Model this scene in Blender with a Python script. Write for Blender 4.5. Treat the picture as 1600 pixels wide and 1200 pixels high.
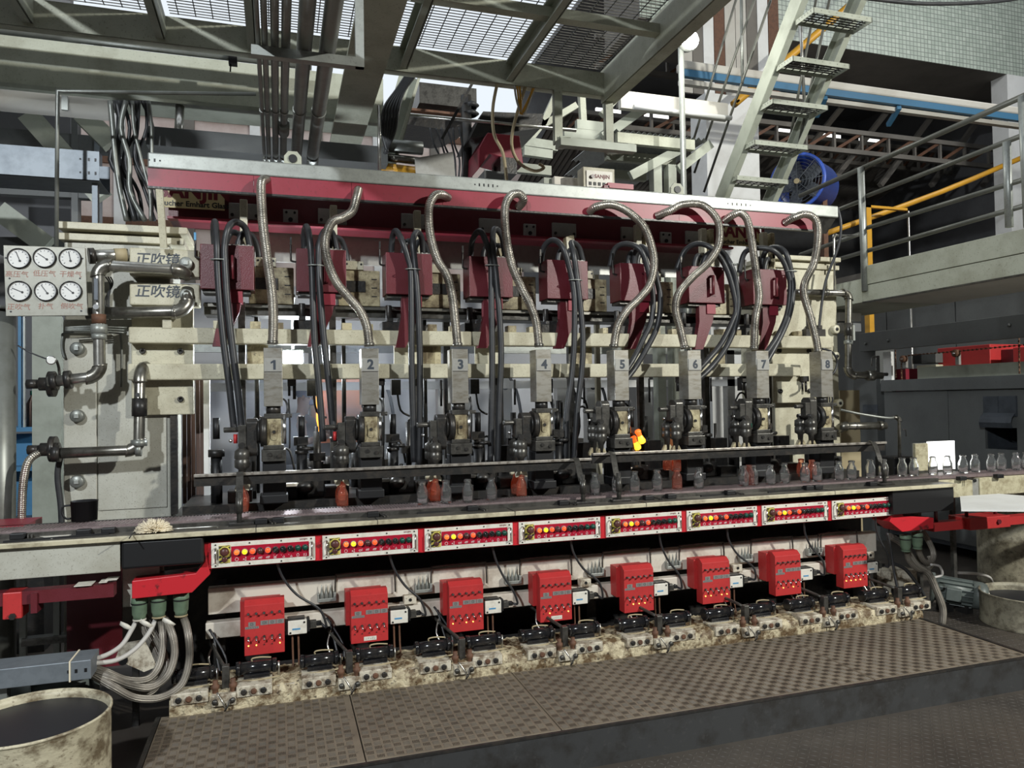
import bpy, bmesh, math, random
from mathutils import Vector, Matrix
random.seed(7)
PI = math.pi
for o in list(bpy.data.objects): bpy.data.objects.remove(o)
scene = bpy.context.scene
COL = scene.collection

# ------------------------------------------------------------------ camera
HC = 1.65                       # lens height above the shop floor
FPX = 1154.67                   # focal length in pixels of the 1600x1200 frame
EX = Vector((0.9532, -0.0084, 0.3024)).normalized()    # world X, Y, Z axes in lens axes (right, down, forward)
EY = Vector((-0.3021, 0.0264, 0.9529)).normalized()
EZ = EX.cross(EY); EZ = EZ if EZ.y < 0 else -EZ
EZ.normalize(); EY = EZ.cross(EX) if EZ.cross(EX).dot(EY) > 0 else EX.cross(EZ)
cam_d = bpy.data.cameras.new('camera'); cam = bpy.data.objects.new('camera', cam_d); COL.objects.link(cam)
right = Vector((EX.x, EY.x, EZ.x)); down = Vector((EX.y, EY.y, EZ.y)); fwd = Vector((EX.z, EY.z, EZ.z))
rot = Matrix((right, -down, -fwd)).transposed()
cam.matrix_world = Matrix.Translation((0, 0, HC)) @ rot.to_4x4()
cam_d.sensor_width = 36.0; cam_d.lens = FPX / 1600 * 36.0
cam_d.clip_start = 0.05; cam_d.clip_end = 200
scene.camera = cam
def at(px, py, X=None, Y=None, Z=None):
    """photo pixel -> world point on the plane X=, Y= or Z= that the thing touches"""
    c = Vector((px - 800, py - 600, FPX))
    r = Vector((EX.dot(c), EY.dot(c), EZ.dot(c)))
    if Y is not None: s = Y / r.y
    elif X is not None: s = X / r.x
    else: s = (Z - HC) / r.z
    return Vector((r.x * s, r.y * s, r.z * s + HC))

# ------------------------------------------------------------------ world, lights, exposure
w = bpy.data.worlds.new('sky'); scene.world = w; w.use_nodes = True
bg = w.node_tree.nodes['Background']
bg.inputs[0].default_value = (0.86, 0.93, 1.0, 1); bg.inputs[1].default_value = 0.95
vs = scene.view_settings
vs.view_transform = 'Standard'; vs.look = 'None'; vs.gamma = 1.0; vs.use_curve_mapping = False
vs.exposure = 0.08
def lamp(name, kind, loc, power, color=(1, 1, 1), size=0.3, target=None, spot=None):
    d = bpy.data.lights.new(name, kind); d.energy = power; d.color = color
    if kind == 'AREA': d.size = size
    else: d.shadow_soft_size = size
    if kind == 'SPOT': d.spot_size = spot or 2.2; d.spot_blend = 0.6
    o = bpy.data.objects.new(name, d); COL.objects.link(o); o.location = loc
    if target is not None:
        o.rotation_euler = (Vector(target) - Vector(loc)).to_track_quat('-Z', 'Y').to_euler()
    return o
# hall flood lights behind the photographer, left and right (their hard shadows show on the pillar, duct and switch boxes)
lamp('hall_flood_left_offscreen', 'SPOT', (-3.0, -2.4, 5.1), 1600, (0.90, 0.96, 1.0), 0.12, (0.6, 4.4, 1.2), 2.0)
lamp('hall_flood_right_offscreen', 'SPOT', (6.8, -2.2, 5.3), 2500, (1.0, 1.0, 0.93), 0.12, (2.8, 4.4, 1.4), 2.4)
# daylight strip in the roof above the tiled beam (its bright edge shows at the top right corner)
lamp('roof_skylight_right_offscreen', 'AREA', (10.5, 5.6, 8.8), 220, (0.95, 0.98, 1.0), 1.8, (9.8, 9.4, 5.6))
# the two burning flood lights seen in the picture
lamp('back_flood', 'POINT', tuple(at(458, 560, Y=5.25)), 60, (0.85, 0.93, 1.0), 0.06)
lamp('upper_flood', 'POINT', tuple(at(1078, 62, Y=5.7)), 40, (1.0, 1.0, 0.92), 0.08)

# ------------------------------------------------------------------ materials
MATS = {}
def _n(t, kind, **kw):
    n = t.nodes.new(kind)
    for k, v in kw.items(): setattr(n, k, v)
    return n
def mat(name, color, rough=0.5, metal=0.0, dirt=None, amt=0.5, scale=6.0, lo=0.45, hi=0.65, speck=None, speck_scale=60, speck_amt=0.5,
        bump=0.0, bump_scale=40, wear=None, coat=0.0, emit=None, estr=0.0, stretch=(1, 1, 1), trans=0.0, ior=1.45):
    m = bpy.data.materials.new(name); m.use_nodes = True; t = m.node_tree
    b = t.nodes['Principled BSDF']; MATS[name] = m
    b.inputs['Roughness'].default_value = rough; b.inputs['Metallic'].default_value = metal
    b.inputs['Base Color'].default_value = (*color, 1)
    if coat: b.inputs['Coat Weight'].default_value = coat
    if trans: b.inputs['Transmission Weight'].default_value = trans; b.inputs['IOR'].default_value = ior
    if emit:
        b.inputs['Emission Color'].default_value = (*emit, 1); b.inputs['Emission Strength'].default_value = estr
    src = None
    tc = None
    def coord():
        nonlocal tc
        if tc is None:
            g = _n(t, 'ShaderNodeNewGeometry'); mp = _n(t, 'ShaderNodeMapping')
            t.links.new(g.outputs['Position'], mp.inputs[0]); mp.inputs['Scale'].default_value = stretch
            tc = mp.outputs[0]
        return tc
    def layer(prev, col, sc, l, h, a, detail=6):
        nz = _n(t, 'ShaderNodeTexNoise'); nz.inputs['Scale'].default_value = sc; nz.inputs['Detail'].default_value = detail
        nz.inputs['Roughness'].default_value = 0.65
        t.links.new(coord(), nz.inputs['Vector'])
        mr = _n(t, 'ShaderNodeMapRange'); mr.inputs['From Min'].default_value = l; mr.inputs['From Max'].default_value = h
        mr.inputs['To Max'].default_value = a
        t.links.new(nz.outputs['Fac'], mr.inputs['Value'])
        mx = _n(t, 'ShaderNodeMix', data_type='RGBA'); mx.inputs['A'].default_value = (*color, 1); mx.inputs['B'].default_value = (*col, 1)
        if prev is not None: t.links.new(prev, mx.inputs['A'])
        t.links.new(mr.outputs[0], mx.inputs['Factor'])
        return mx.outputs['Result']
    if dirt: src = layer(src, dirt, scale, lo, hi, amt)
    if wear: src = layer(src, wear, scale * 3.1, 0.6, 0.68, 0.8)
    if speck: src = layer(src, speck, speck_scale, 0.60, 0.66, speck_amt, 3)
    if src is not None: t.links.new(src, b.inputs['Base Color'])
    if bump:
        nz = _n(t, 'ShaderNodeTexNoise'); nz.inputs['Scale'].default_value = bump_scale; nz.inputs['Detail'].default_value = 5
        t.links.new(coord(), nz.inputs['Vector'])
        bp = _n(t, 'ShaderNodeBump'); bp.inputs['Strength'].default_value = bump; bp.inputs['Distance'].default_value = 0.01
        t.links.new(nz.outputs['Fac'], bp.inputs['Height']); t.links.new(bp.outputs[0], b.inputs['Normal'])
    return m
CREAM, CREAMD = (0.56, 0.53, 0.40), (0.20, 0.16, 0.09)
mat('cream', CREAM, 0.45, dirt=CREAMD, amt=0.55, scale=5, lo=0.42, hi=0.75, speck=(0.14, 0.11, 0.06), speck_scale=130, speck_amt=0.5)
mat('board_grey', (0.29, 0.285, 0.245), 0.42, 0.25, dirt=(0.22, 0.21, 0.17), amt=0.5, scale=30)
mat('cream_pillar', (0.47, 0.465, 0.405), 0.5, dirt=(0.27, 0.25, 0.19), amt=0.5, scale=3, speck=(0.16, 0.14, 0.10), speck_scale=150, speck_amt=0.6)
mat('cream_oily', (0.50, 0.44, 0.28), 0.35, dirt=(0.09, 0.06, 0.03), amt=0.85, scale=9, lo=0.42, hi=0.62, speck=(0.03, 0.02, 0.02), speck_scale=60)
mat('beige_steel', (0.44, 0.45, 0.36), 0.55, dirt=(0.24, 0.23, 0.16), amt=0.5, scale=4, speck=(0.16, 0.15, 0.11), speck_scale=80, speck_amt=0.5)
mat('beige_channel', (0.38, 0.40, 0.33), 0.5, dirt=(0.20, 0.21, 0.16), amt=0.5, scale=4)
mat('red_paint', (0.27, 0.026, 0.045), 0.42, dirt=(0.22, 0.012, 0.02), amt=0.5, scale=3, speck=(0.10, 0.02, 0.02), speck_scale=60, speck_amt=0.3)
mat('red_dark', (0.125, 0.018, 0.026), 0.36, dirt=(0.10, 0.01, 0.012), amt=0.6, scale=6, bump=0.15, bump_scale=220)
mat('red_bright', (0.50, 0.034, 0.034), 0.45, dirt=(0.36, 0.024, 0.026), amt=0.4, scale=8, speck=(0.15, 0.02, 0.02), speck_scale=70, speck_amt=0.25)
mat('red_worn', (0.55, 0.020, 0.030), 0.4, dirt=(0.08, 0.015, 0.015), amt=0.85, scale=14, lo=0.56, hi=0.64)
mat('galvanised', (0.36, 0.375, 0.35), 0.45, 0.5, dirt=(0.26, 0.27, 0.25), amt=0.6, scale=16, speck=(0.14, 0.14, 0.12), speck_scale=90, speck_amt=0.4)
mat('galvanised_blue', (0.21, 0.235, 0.26), 0.5, 0.4, dirt=(0.15, 0.17, 0.19), amt=0.6, scale=16)
mat('stainless', (0.50, 0.48, 0.43), 0.32, 0.75, dirt=(0.26, 0.22, 0.15), amt=0.6, scale=14, stretch=(1, 1, 3))
mat('pipe_steel', (0.27, 0.26, 0.23), 0.32, 0.85, dirt=(0.10, 0.09, 0.07), amt=0.7, scale=14)
mat('pipe_bright', (0.55, 0.54, 0.50), 0.28, 0.9, dirt=(0.25, 0.23, 0.2), amt=0.5, scale=18)
mat('pipe_grey', (0.24, 0.25, 0.23), 0.4, 0.5, dirt=(0.13, 0.13, 0.11), amt=0.5, scale=7)
mat('rail_grey', (0.125, 0.125, 0.105), 0.42, 0.3, dirt=(0.07, 0.07, 0.06), amt=0.5, scale=9)
mat('chrome', (0.8, 0.8, 0.8), 0.18, 1.0)
mat('dark_steel', (0.030, 0.029, 0.028), 0.38, 0.35, dirt=(0.075, 0.062, 0.05), amt=0.5, scale=20, bump=0.15, bump_scale=60)
mat('mid_steel', (0.11, 0.105, 0.095), 0.35, 0.6, dirt=(0.03, 0.028, 0.025), amt=0.7, scale=18, bump=0.12, bump_scale=60)
mat('worn_edge', (0.50, 0.46, 0.41), 0.35, 0.6, dirt=(0.10, 0.08, 0.06), amt=0.8, scale=25)
mat('black', (0.006, 0.006, 0.007), 0.5)  # also fills small holes, slots and recesses in place of their shade
mat('black_gloss', (0.012, 0.012, 0.014), 0.16, 0.0, dirt=(0.04, 0.035, 0.03), amt=0.5, scale=22)
mat('rubber', (0.028, 0.029, 0.032), 0.42, dirt=(0.06, 0.06, 0.06), amt=0.5, scale=8)
mat('rust', (0.14, 0.065, 0.035), 0.7, dirt=(0.06, 0.03, 0.02), amt=0.6, scale=20)
mat('caked', (0.60, 0.52, 0.35), 0.55, dirt=(0.10, 0.055, 0.02), amt=0.95, scale=16, lo=0.40, hi=0.58, speck=(0.03, 0.02, 0.01), speck_scale=40, speck_amt=0.8, bump=0.9, bump_scale=55)
mat('block_white', (0.62, 0.57, 0.46), 0.42, dirt=(0.13, 0.08, 0.04), amt=0.85, scale=18, lo=0.44, hi=0.62, speck=(0.04, 0.03, 0.02), speck_scale=60, speck_amt=0.6)
mat('channel_white', (0.66, 0.61, 0.52), 0.45, dirt=(0.24, 0.17, 0.12), amt=0.65, scale=7, lo=0.48, hi=0.72)
mat('bench_top', (0.11, 0.10, 0.085), 0.36, 0.4, dirt=(0.34, 0.31, 0.25), amt=0.8, scale=7, lo=0.52, hi=0.7, stretch=(1, 2.5, 1))
mat('bench_edge', (0.56, 0.51, 0.36), 0.45, dirt=(0.20, 0.16, 0.10), amt=0.7, scale=12)
mat('belt', (0.30, 0.235, 0.235), 0.4, 0.5, dirt=(0.14, 0.10, 0.10), amt=0.5, scale=30)
mat('deck', (0.205, 0.168, 0.124), 0.55, 0.1, dirt=(0.115, 0.090, 0.066), amt=0.8, scale=3, lo=0.4, hi=0.7, wear=None, speck=(0.05, 0.04, 0.03), speck_scale=30, speck_amt=0.5)
mat('deck_bar', (0.108, 0.086, 0.063), 0.5, 0.15, dirt=(0.05, 0.043, 0.036), amt=0.6, scale=6)
mat('fascia', (0.062, 0.064, 0.066), 0.45, 0.4, dirt=(0.030, 0.026, 0.022), amt=0.8, scale=6, speck=(0.10, 0.10, 0.10), speck_scale=25, speck_amt=0.3)
mat('floor', (0.084, 0.071, 0.059), 0.45, 0.2, dirt=(0.048, 0.041, 0.035), amt=0.7, scale=2.5)
mat('floor_bar', (0.12, 0.108, 0.096), 0.38, 0.4)
mat('wall_white', (0.62, 0.63, 0.66), 0.7, dirt=(0.45, 0.45, 0.47), amt=0.4, scale=1.5)
mat('wall_pink', (0.60, 0.50, 0.46), 0.7, dirt=(0.42, 0.30, 0.26), amt=0.6, scale=2)
mat('wall_dark', (0.15, 0.15, 0.155), 0.8, dirt=(0.10, 0.10, 0.10), amt=0.5, scale=2)
mat('concrete', (0.17, 0.155, 0.135), 0.8, dirt=(0.10, 0.09, 0.08), amt=0.5, scale=2)
mat('white_paint', (0.72, 0.72, 0.70), 0.5, dirt=(0.5, 0.48, 0.44), amt=0.3, scale=4)
mat('white_plate', (0.74, 0.71, 0.63), 0.4, dirt=(0.34, 0.28, 0.2), amt=0.5, scale=25, lo=0.5, hi=0.75)
mat('panel_red', (0.40, 0.008, 0.030), 0.35, dirt=(0.28, 0.006, 0.02), amt=0.4, scale=20)
mat('print_white', (0.75, 0.70, 0.70), 0.5)
mat('print_black', (0.02, 0.02, 0.02), 0.5)
mat('print_num', (0.035, 0.045, 0.06), 0.5)
mat('print_red', (0.36, 0.17, 0.13), 0.6)
mat('print_maroon', (0.16, 0.01, 0.02), 0.5)
mat('print_blue', (0.08, 0.28, 0.50), 0.5)
mat('hazard_yellow', (0.62, 0.52, 0.10), 0.5, dirt=(0.3, 0.25, 0.08), amt=0.4, scale=30)
mat('label_grey', (0.30, 0.29, 0.28), 0.35, 0.3)
mat('plate_grey', (0.36, 0.355, 0.33), 0.4, 0.3, dirt=(0.26, 0.25, 0.22), amt=0.4, scale=30)
mat('sign_cream', (0.62, 0.52, 0.28), 0.5, dirt=(0.45, 0.36, 0.16), amt=0.4, scale=10)
mat('lamp_red', (0.8, 0.08, 0.02), 0.25, emit=(1.0, 0.055, 0.012), estr=1.3)
mat('lamp_orange', (0.9, 0.15, 0.02), 0.25, emit=(1.0, 0.10, 0.02), estr=1.4)
mat('lamp_yellow', (0.9, 0.6, 0.02), 0.25, emit=(1.0, 0.50, 0.01), estr=1.5)
mat('lens_dark', (0.085, 0.030, 0.030), 0.25)
mat('lens_green', (0.008, 0.075, 0.050), 0.25)
mat('mushroom', (0.10, 0.035, 0.03), 0.35)
mat('led', (0.9, 0.6, 0.1), 0.3, emit=(1.0, 0.65, 0.12), estr=2.5)
mat('gland_green', (0.16, 0.235, 0.155), 0.5, dirt=(0.10, 0.14, 0.10), amt=0.5, scale=30)
mat('grey_cable', (0.50, 0.48, 0.45), 0.5)
mat('oven_grey', (0.108, 0.113, 0.110), 0.55, dirt=(0.078, 0.080, 0.078), amt=0.5, scale=3, speck=(0.05, 0.05, 0.05), speck_scale=60, speck_amt=0.3)
mat('oven_blue', (0.075, 0.085, 0.10), 0.4, 0.3, dirt=(0.04, 0.045, 0.05), amt=0.6, scale=8)
mat('yellow_paint', (0.62, 0.32, 0.03), 0.45, dirt=(0.4, 0.2, 0.03), amt=0.4, scale=5)
mat('blue_paint', (0.03, 0.085, 0.42), 0.4, dirt=(0.02, 0.05, 0.25), amt=0.5, scale=6)
mat('blue_cabinet', (0.055, 0.20, 0.36), 0.45, dirt=(0.03, 0.10, 0.2), amt=0.4, scale=6)
mat('blue_gutter', (0.04, 0.14, 0.25), 0.5)
mat('gutter_white', (0.50, 0.48, 0.43), 0.6, dirt=(0.42, 0.38, 0.33), amt=0.5, scale=3)
mat('drum_cream', (0.55, 0.50, 0.36), 0.5, dirt=(0.10, 0.065, 0.03), amt=0.85, scale=9, lo=0.46, hi=0.62, speck=(0.10, 0.06, 0.03), speck_scale=40, bump=0.3, bump_scale=30, stretch=(1, 1, 1.6))
mat('drum_dull', (0.30, 0.275, 0.20), 0.55, dirt=(0.07, 0.055, 0.035), amt=0.85, scale=12, lo=0.45, hi=0.66, speck=(0.03, 0.025, 0.02), speck_scale=60, bump=0.3, bump_scale=30)
mat('oil', (0.010, 0.011, 0.016), 0.45)
mat('motor_green', (0.115, 0.135, 0.125), 0.45, dirt=(0.06, 0.07, 0.065), amt=0.5, scale=12)
mat('concrete_block', (0.48, 0.44, 0.30), 0.75, dirt=(0.22, 0.18, 0.10), amt=0.7, scale=18, speck=(0.15, 0.12, 0.07), speck_scale=60)
mat('mop', (0.78, 0.69, 0.52), 0.9)
mat('translucent_sheet', (0.9, 0.92, 0.9), 0.5, emit=(1.0, 1.0, 0.96), estr=1.6)
mat('flood_face', (1, 1, 1), 0.3, emit=(0.95, 0.98, 1.0), estr=30)
mat('flood_face_warm', (1, 1, 1), 0.3, emit=(1.0, 1.0, 0.93), estr=40)
mat('gob', (1, 0.5, 0.05), 0.3, emit=(1.0, 0.42, 0.03), estr=2.0)
mat('gob_dim', (1, 0.2, 0.03), 0.3, emit=(1.0, 0.13, 0.015), estr=1.1)
mat('orange_face', (0.72, 0.26, 0.10), 0.55, dirt=(0.5, 0.16, 0.06), amt=0.4, scale=4)  # mottled orange base colour for the furnace door and mould half
mat('skin', (0.20, 0.105, 0.07), 0.55)
mat('shirt', (0.09, 0.09, 0.11), 0.8)
mat('cap_blue', (0.09, 0.12, 0.24), 0.8)
mat('trousers', (0.30, 0.32, 0.36), 0.8)
mat('gold_brown', (0.40, 0.33, 0.20), 0.6)
mat('curtain_brown', (0.13, 0.075, 0.055), 0.6, dirt=(0.07, 0.045, 0.035), amt=0.7, scale=5, stretch=(4, 4, 0.6))
# clear and hot bottle glass
def glass(name, color, emit=None, estr=0):
    m = bpy.data.materials.new(name); m.use_nodes = True; t = m.node_tree; MATS[name] = m
    b = t.nodes['Principled BSDF']
    b.inputs['Base Color'].default_value = (*color, 1); b.inputs['Roughness'].default_value = 0.03
    b.inputs['Transmission Weight'].default_value = 0.975; b.inputs['IOR'].default_value = 1.47
    if emit: b.inputs['Emission Color'].default_value = (*emit, 1); b.inputs['Emission Strength'].default_value = estr
    return m
glass('glass', (0.97, 0.985, 0.985))
glass('glass_hot', (1.0, 0.74, 0.62), (1.0, 0.10, 0.02), 0.016)
glass('glass_pink', (0.95, 0.70, 0.62), (1.0, 0.12, 0.04), 0.01)
# corrugated flexible hose: rings as fine relief along the sweep (UV runs along the tube)
def hose_mat(name, base, rough, metal, rings, strength, along=True):
    m = bpy.data.materials.new(name); m.use_nodes = True; t = m.node_tree; MATS[name] = m
    b = t.nodes['Principled BSDF']; b.inputs['Roughness'].default_value = rough; b.inputs['Metallic'].default_value = metal
    uv = _n(t, 'ShaderNodeUVMap'); wv = _n(t, 'ShaderNodeTexWave', bands_direction='Y' if along else 'X')
    wv.inputs['Scale'].default_value = rings; wv.inputs['Distortion'].default_value = 0.0
    t.links.new(uv.outputs[0], wv.inputs['Vector'])
    bp = _n(t, 'ShaderNodeBump'); bp.inputs['Strength'].default_value = strength; bp.inputs['Distance'].default_value = 0.004
    t.links.new(wv.outputs['Fac'], bp.inputs['Height']); t.links.new(bp.outputs[0], b.inputs['Normal'])
    g = _n(t, 'ShaderNodeNewGeometry'); nz = _n(t, 'ShaderNodeTexNoise'); nz.inputs['Scale'].default_value = 9
    t.links.new(g.outputs['Position'], nz.inputs['Vector'])
    mx = _n(t, 'ShaderNodeMix', data_type='RGBA'); mx.inputs['A'].default_value = (*base, 1)
    mx.inputs['B'].default_value = (*[c * 0.35 for c in base], 1)
    mr = _n(t, 'ShaderNodeMapRange'); mr.inputs['From Min'].default_value = 0.4; mr.inputs['From Max'].default_value = 0.7
    t.links.new(nz.outputs['Fac'], mr.inputs['Value']); t.links.new(mr.outputs[0], mx.inputs['Factor'])
    t.links.new(mx.outputs['Result'], b.inputs['Base Color'])
    return m
hose_mat('flex_metal', (0.56, 0.52, 0.45), 0.30, 0.85, 31.0, 0.6)
hose_mat('flex_grey', (0.37, 0.335, 0.285), 0.4, 0.35, 3.8, 0.8, along=False)

# ------------------------------------------------------------------ mesh builder
ORG = {}          # world origin of every object (parts share their thing's origin)
CACHE = {}
class MB:
    def __init__(s): s.v = []; s.f = []; s.sm = []; s.uv = {}
    def add(s, vs, fs, smooth=False):
        b = len(s.v); s.v += [Vector(p) for p in vs]
        for f in fs: s.f.append([b + i for i in f]); s.sm.append(smooth)
        return s
    def box(s, x0, x1, y0, y1, z0, z1):
        return s.add([(x0,y0,z0),(x1,y0,z0),(x1,y1,z0),(x0,y1,z0),(x0,y0,z1),(x1,y0,z1),(x1,y1,z1),(x0,y1,z1)],
              [(0,3,2,1),(4,5,6,7),(0,1,5,4),(1,2,6,5),(2,3,7,6),(3,0,4,7)])
    def cbox(s, c, sx, sy, sz): return s.box(c[0]-sx/2, c[0]+sx/2, c[1]-sy/2, c[1]+sy/2, c[2]-sz/2, c[2]+sz/2)
    def obox(s, p0, p1, w, h, up=(0,0,1)):
        """bar from p0 to p1, w across, h along up"""
        p0, p1 = Vector(p0), Vector(p1); d = (p1-p0).normalized(); u = Vector(up); sd = d.cross(u)
        if sd.length < 1e-4: sd = d.cross(Vector((0,1,0)))
        sd.normalize(); u = sd.cross(d).normalized(); a = sd*w/2; b = u*h/2
        vs = [p0-a-b, p0+a-b, p0+a+b, p0-a+b, p1-a-b, p1+a-b, p1+a+b, p1-a+b]
        return s.add(vs, [(0,1,2,3)[::-1],(4,5,6,7),(0,1,5,4),(1,2,6,5),(2,3,7,6),(3,0,4,7)])
    def prism(s, poly, vec):
        vec = Vector(vec); n = len(poly); vs = [Vector(p) for p in poly]; vs += [p+vec for p in vs]
        return s.add(vs, [tuple(range(n))[::-1], tuple(range(n, 2*n))] + [(i,(i+1)%n,n+(i+1)%n,n+i) for i in range(n)])
    def ring(s, c, d, r, n, ph=0):
        d = Vector(d).normalized(); a = d.orthogonal().normalized() if abs(d.z) > 0.9 else d.cross(Vector((0,0,1))).normalized()
        b = d.cross(a); return [Vector(c) + (a*math.cos(2*PI*i/n+ph)+b*math.sin(2*PI*i/n+ph))*r for i in range(n)]
    def cyl(s, p0, p1, r0, r1=None, n=14, smooth=True):
        r1 = r0 if r1 is None else r1; p0, p1 = Vector(p0), Vector(p1); d = p1-p0
        vs = s.ring(p0, d, r0, n) + s.ring(p1, d, r1, n)
        s.add(vs, [(i,(i+1)%n,n+(i+1)%n,n+i) for i in range(n)], smooth)
        b = len(s.v)-2*n
        s.f.append([b+i for i in range(n)][::-1]); s.sm.append(False); s.f.append([b+n+i for i in range(n)]); s.sm.append(False)
        return s
    def tube(s, pts, r, n=10, res=6, smooth_path=True, caps=True):
        pts = [Vector(p) for p in pts]
        P = spline(pts, res) if smooth_path and len(pts) > 2 else pts
        rs = r if callable(r) else (lambda u: r)
        prev = None; rings = []; L = 0; base = len(s.v); vsall = []; lens = []
        for i, p in enumerate(P):
            d = (P[min(i+1, len(P)-1)] - P[max(i-1, 0)]).normalized()
            if prev is None:
                a = d.cross(Vector((0,1,0))); a = a if a.length > 0.1 else d.cross(Vector((1,0,0)))
            else: a = prev - d*prev.dot(d)
            a.normalize(); prev = a; b = d.cross(a)
            if i: L += (p - P[i-1]).length
            lens.append(L); rr = rs(i/(len(P)-1))
            vsall += [p + (a*math.cos(2*PI*k/n)+b*math.sin(2*PI*k/n))*rr for k in range(n)]
        fs = []
        for i in range(len(P)-1):
            for k in range(n):
                fs.append((i*n+k, i*n+(k+1)%n, (i+1)*n+(k+1)%n, (i+1)*n+k))
        f0 = len(s.f); s.add(vsall, fs, True)
        for j in range(len(fs)):
            i, k = divmod(j, n)
            s.uv[f0+j] = [(k/n, lens[i]), ((k+1)/n, lens[i]), ((k+1)/n, lens[i+1]), (k/n, lens[i+1])]
        if caps:
            m = len(P)-1
            s.f.append([base+k for k in range(n)][::-1]); s.sm.append(False)
            s.f.append([base+m*n+k for k in range(n)]); s.sm.append(False)
        return s
    def lathe(s, prof, c=(0,0,0), n=20, ax=(0,0,1), smooth=True):
        """prof: (radius, height along ax)"""
        c = Vector(c); ax = Vector(ax).normalized(); m = len(prof); vs = []
        for r, h in prof: vs += s.ring(c+ax*h, ax, max(r, 1e-4), n)
        return s.add(vs, [(i*n+k, i*n+(k+1)%n, (i+1)*n+(k+1)%n, (i+1)*n+k) for i in range(m-1) for k in range(n)], smooth)
    def sphere(s, c, rx, ry=None, rz=None, n=12, m=8):
        ry = ry or rx; rz = rz or rx; vs = []
        for i in range(m+1):
            th = PI*i/m
            vs += [(c[0]+rx*math.sin(th)*math.cos(2*PI*k/n), c[1]+ry*math.sin(th)*math.sin(2*PI*k/n), c[2]-rz*math.cos(th)) for k in range(n)]
        return s.add(vs, [(i*n+k, i*n+(k+1)%n, (i+1)*n+(k+1)%n, (i+1)*n+k) for i in range(m) for k in range(n)], True)
    def disc_hole(s, *a): return s
    def mesh(s, name, org):
        me = bpy.data.meshes.new(name); o = Vector(org)
        me.from_pydata([p-o for p in s.v], [], s.f); me.polygons.foreach_set('use_smooth', s.sm)
        if s.uv:
            ul = me.uv_layers.new(name='UVMap')
            for fi, co in s.uv.items():
                for li, c in zip(me.polygons[fi].loop_indices, co): ul.data[li].uv = c
        me.update(); return me
    def build(s, name, material, parent=None, bevel=0.0, org=None, key=None, kind=None, label=None):
        org = ORG[parent.name] if parent is not None else Vector(org if org is not None else (0,0,0))
        if key is not None and key in CACHE: me = CACHE[key]
        else:
            me = s.mesh(name, org); me.materials.append(MATS[material])
            if key is not None: CACHE[key] = me
        o = bpy.data.objects.new(name, me); COL.objects.link(o)
        if parent is not None: o.parent = parent
        else: o.location = org
        ORG[o.name] = org
        if bevel:
            b = o.modifiers.new('bevel', 'BEVEL'); b.width = bevel; b.segments = 2; b.limit_method = 'ANGLE'; b.angle_limit = 0.7
        if kind: o['kind'] = kind
        if label: o['label'] = label
        return o
def spline(pts, res=6):
    P = []; n = len(pts)
    for i in range(n-1):
        p0 = pts[max(i-1, 0)]; p1 = pts[i]; p2 = pts[i+1]; p3 = pts[min(i+2, n-1)]
        for k in range(res):
            t = k/res
            P.append(0.5*((2*p1)+(p2-p0)*t+(2*p0-5*p1+4*p2-p3)*t*t+(3*p1-p0-3*p2+p3)*t**3))
    P.append(pts[-1]); return P
def tag(o, label, cat, group=None, kind=None):
    if label: o['label'] = label
    if cat: o['category'] = cat
    if group: o['group'] = group
    if kind: o['kind'] = kind
    return o
def thing(name, loc, label, cat, group=None):
    o = bpy.data.objects.new(name, None); COL.objects.link(o); o.location = loc; o.empty_display_size = 0.05
    ORG[o.name] = Vector(loc); return tag(o, label, cat, group)
def struct(name, mb, material, org=(0,0,0), bevel=0.0):
    o = mb.build(name, material, None, bevel, org); o['kind'] = 'structure'; return o
def text(s_, size, name, material, parent, loc, rotx=PI/2, rotz=0, ext=0.0006, bold=0.0, align='CENTER', shear=0.0, roty=0.0):
    c = bpy.data.curves.new(name, 'FONT'); c.body = s_; c.size = size; c.extrude = ext; c.offset = bold; c.align_x = align; c.align_y = 'CENTER'; c.shear = shear
    c.resolution_u = 3
    t = bpy.data.objects.new(name, c); COL.objects.link(t)
    dg = bpy.context.evaluated_depsgraph_get(); me = bpy.data.meshes.new_from_object(t.evaluated_get(dg))
    bpy.data.objects.remove(t)
    me.materials.clear(); me.materials.append(MATS[material])
    o = bpy.data.objects.new(name, me); COL.objects.link(o)
    o.parent = parent; o.location = Vector(loc) - ORG[parent.name]
    o.rotation_euler = (rotx, roty, rotz); ORG[o.name] = ORG[parent.name]
    return o
ORD = ['first', 'second', 'third', 'fourth', 'fifth', 'sixth', 'seventh', 'eighth']
NW = ['one', 'two', 'three', 'four', 'five', 'six', 'seven', 'eight']
XS = [-0.023 + 0.533*k for k in range(8)]
# ================================================================== THE HALL
struct('floor', MB().box(-6, 15, -5, 16, -0.1, 0.0), 'floor')
struct('wall_left', MB().box(-6.2, -6, -5, 16, 0, 9), 'wall_dark')
struct('wall_right', MB().box(15, 15.2, -5, 16, 0, 9), 'wall_dark')
struct('wall_front', MB().box(-6, 15, -5.2, -5, 0, 9), 'wall_dark')
struct('wall_back', MB().box(5.4, 15, 16, 16.2, 0, 9), 'wall_dark')
wr = struct('wall_rear', MB().box(-6, 5.4, 16, 16.2, 0, 8.0), 'wall_pink')
for i in range(9): MB().box(-5.5+1.25*i, -5.3+1.25*i, 15.9, 16, 0, 8.0).build('pilaster', 'concrete' if i % 2 else 'white_paint', wr)
for z in (5.2, 6.4, 7.4): MB().box(-6, 5.4, 15.94, 16, z, z+0.14).build('girt', 'rust', wr)
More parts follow.
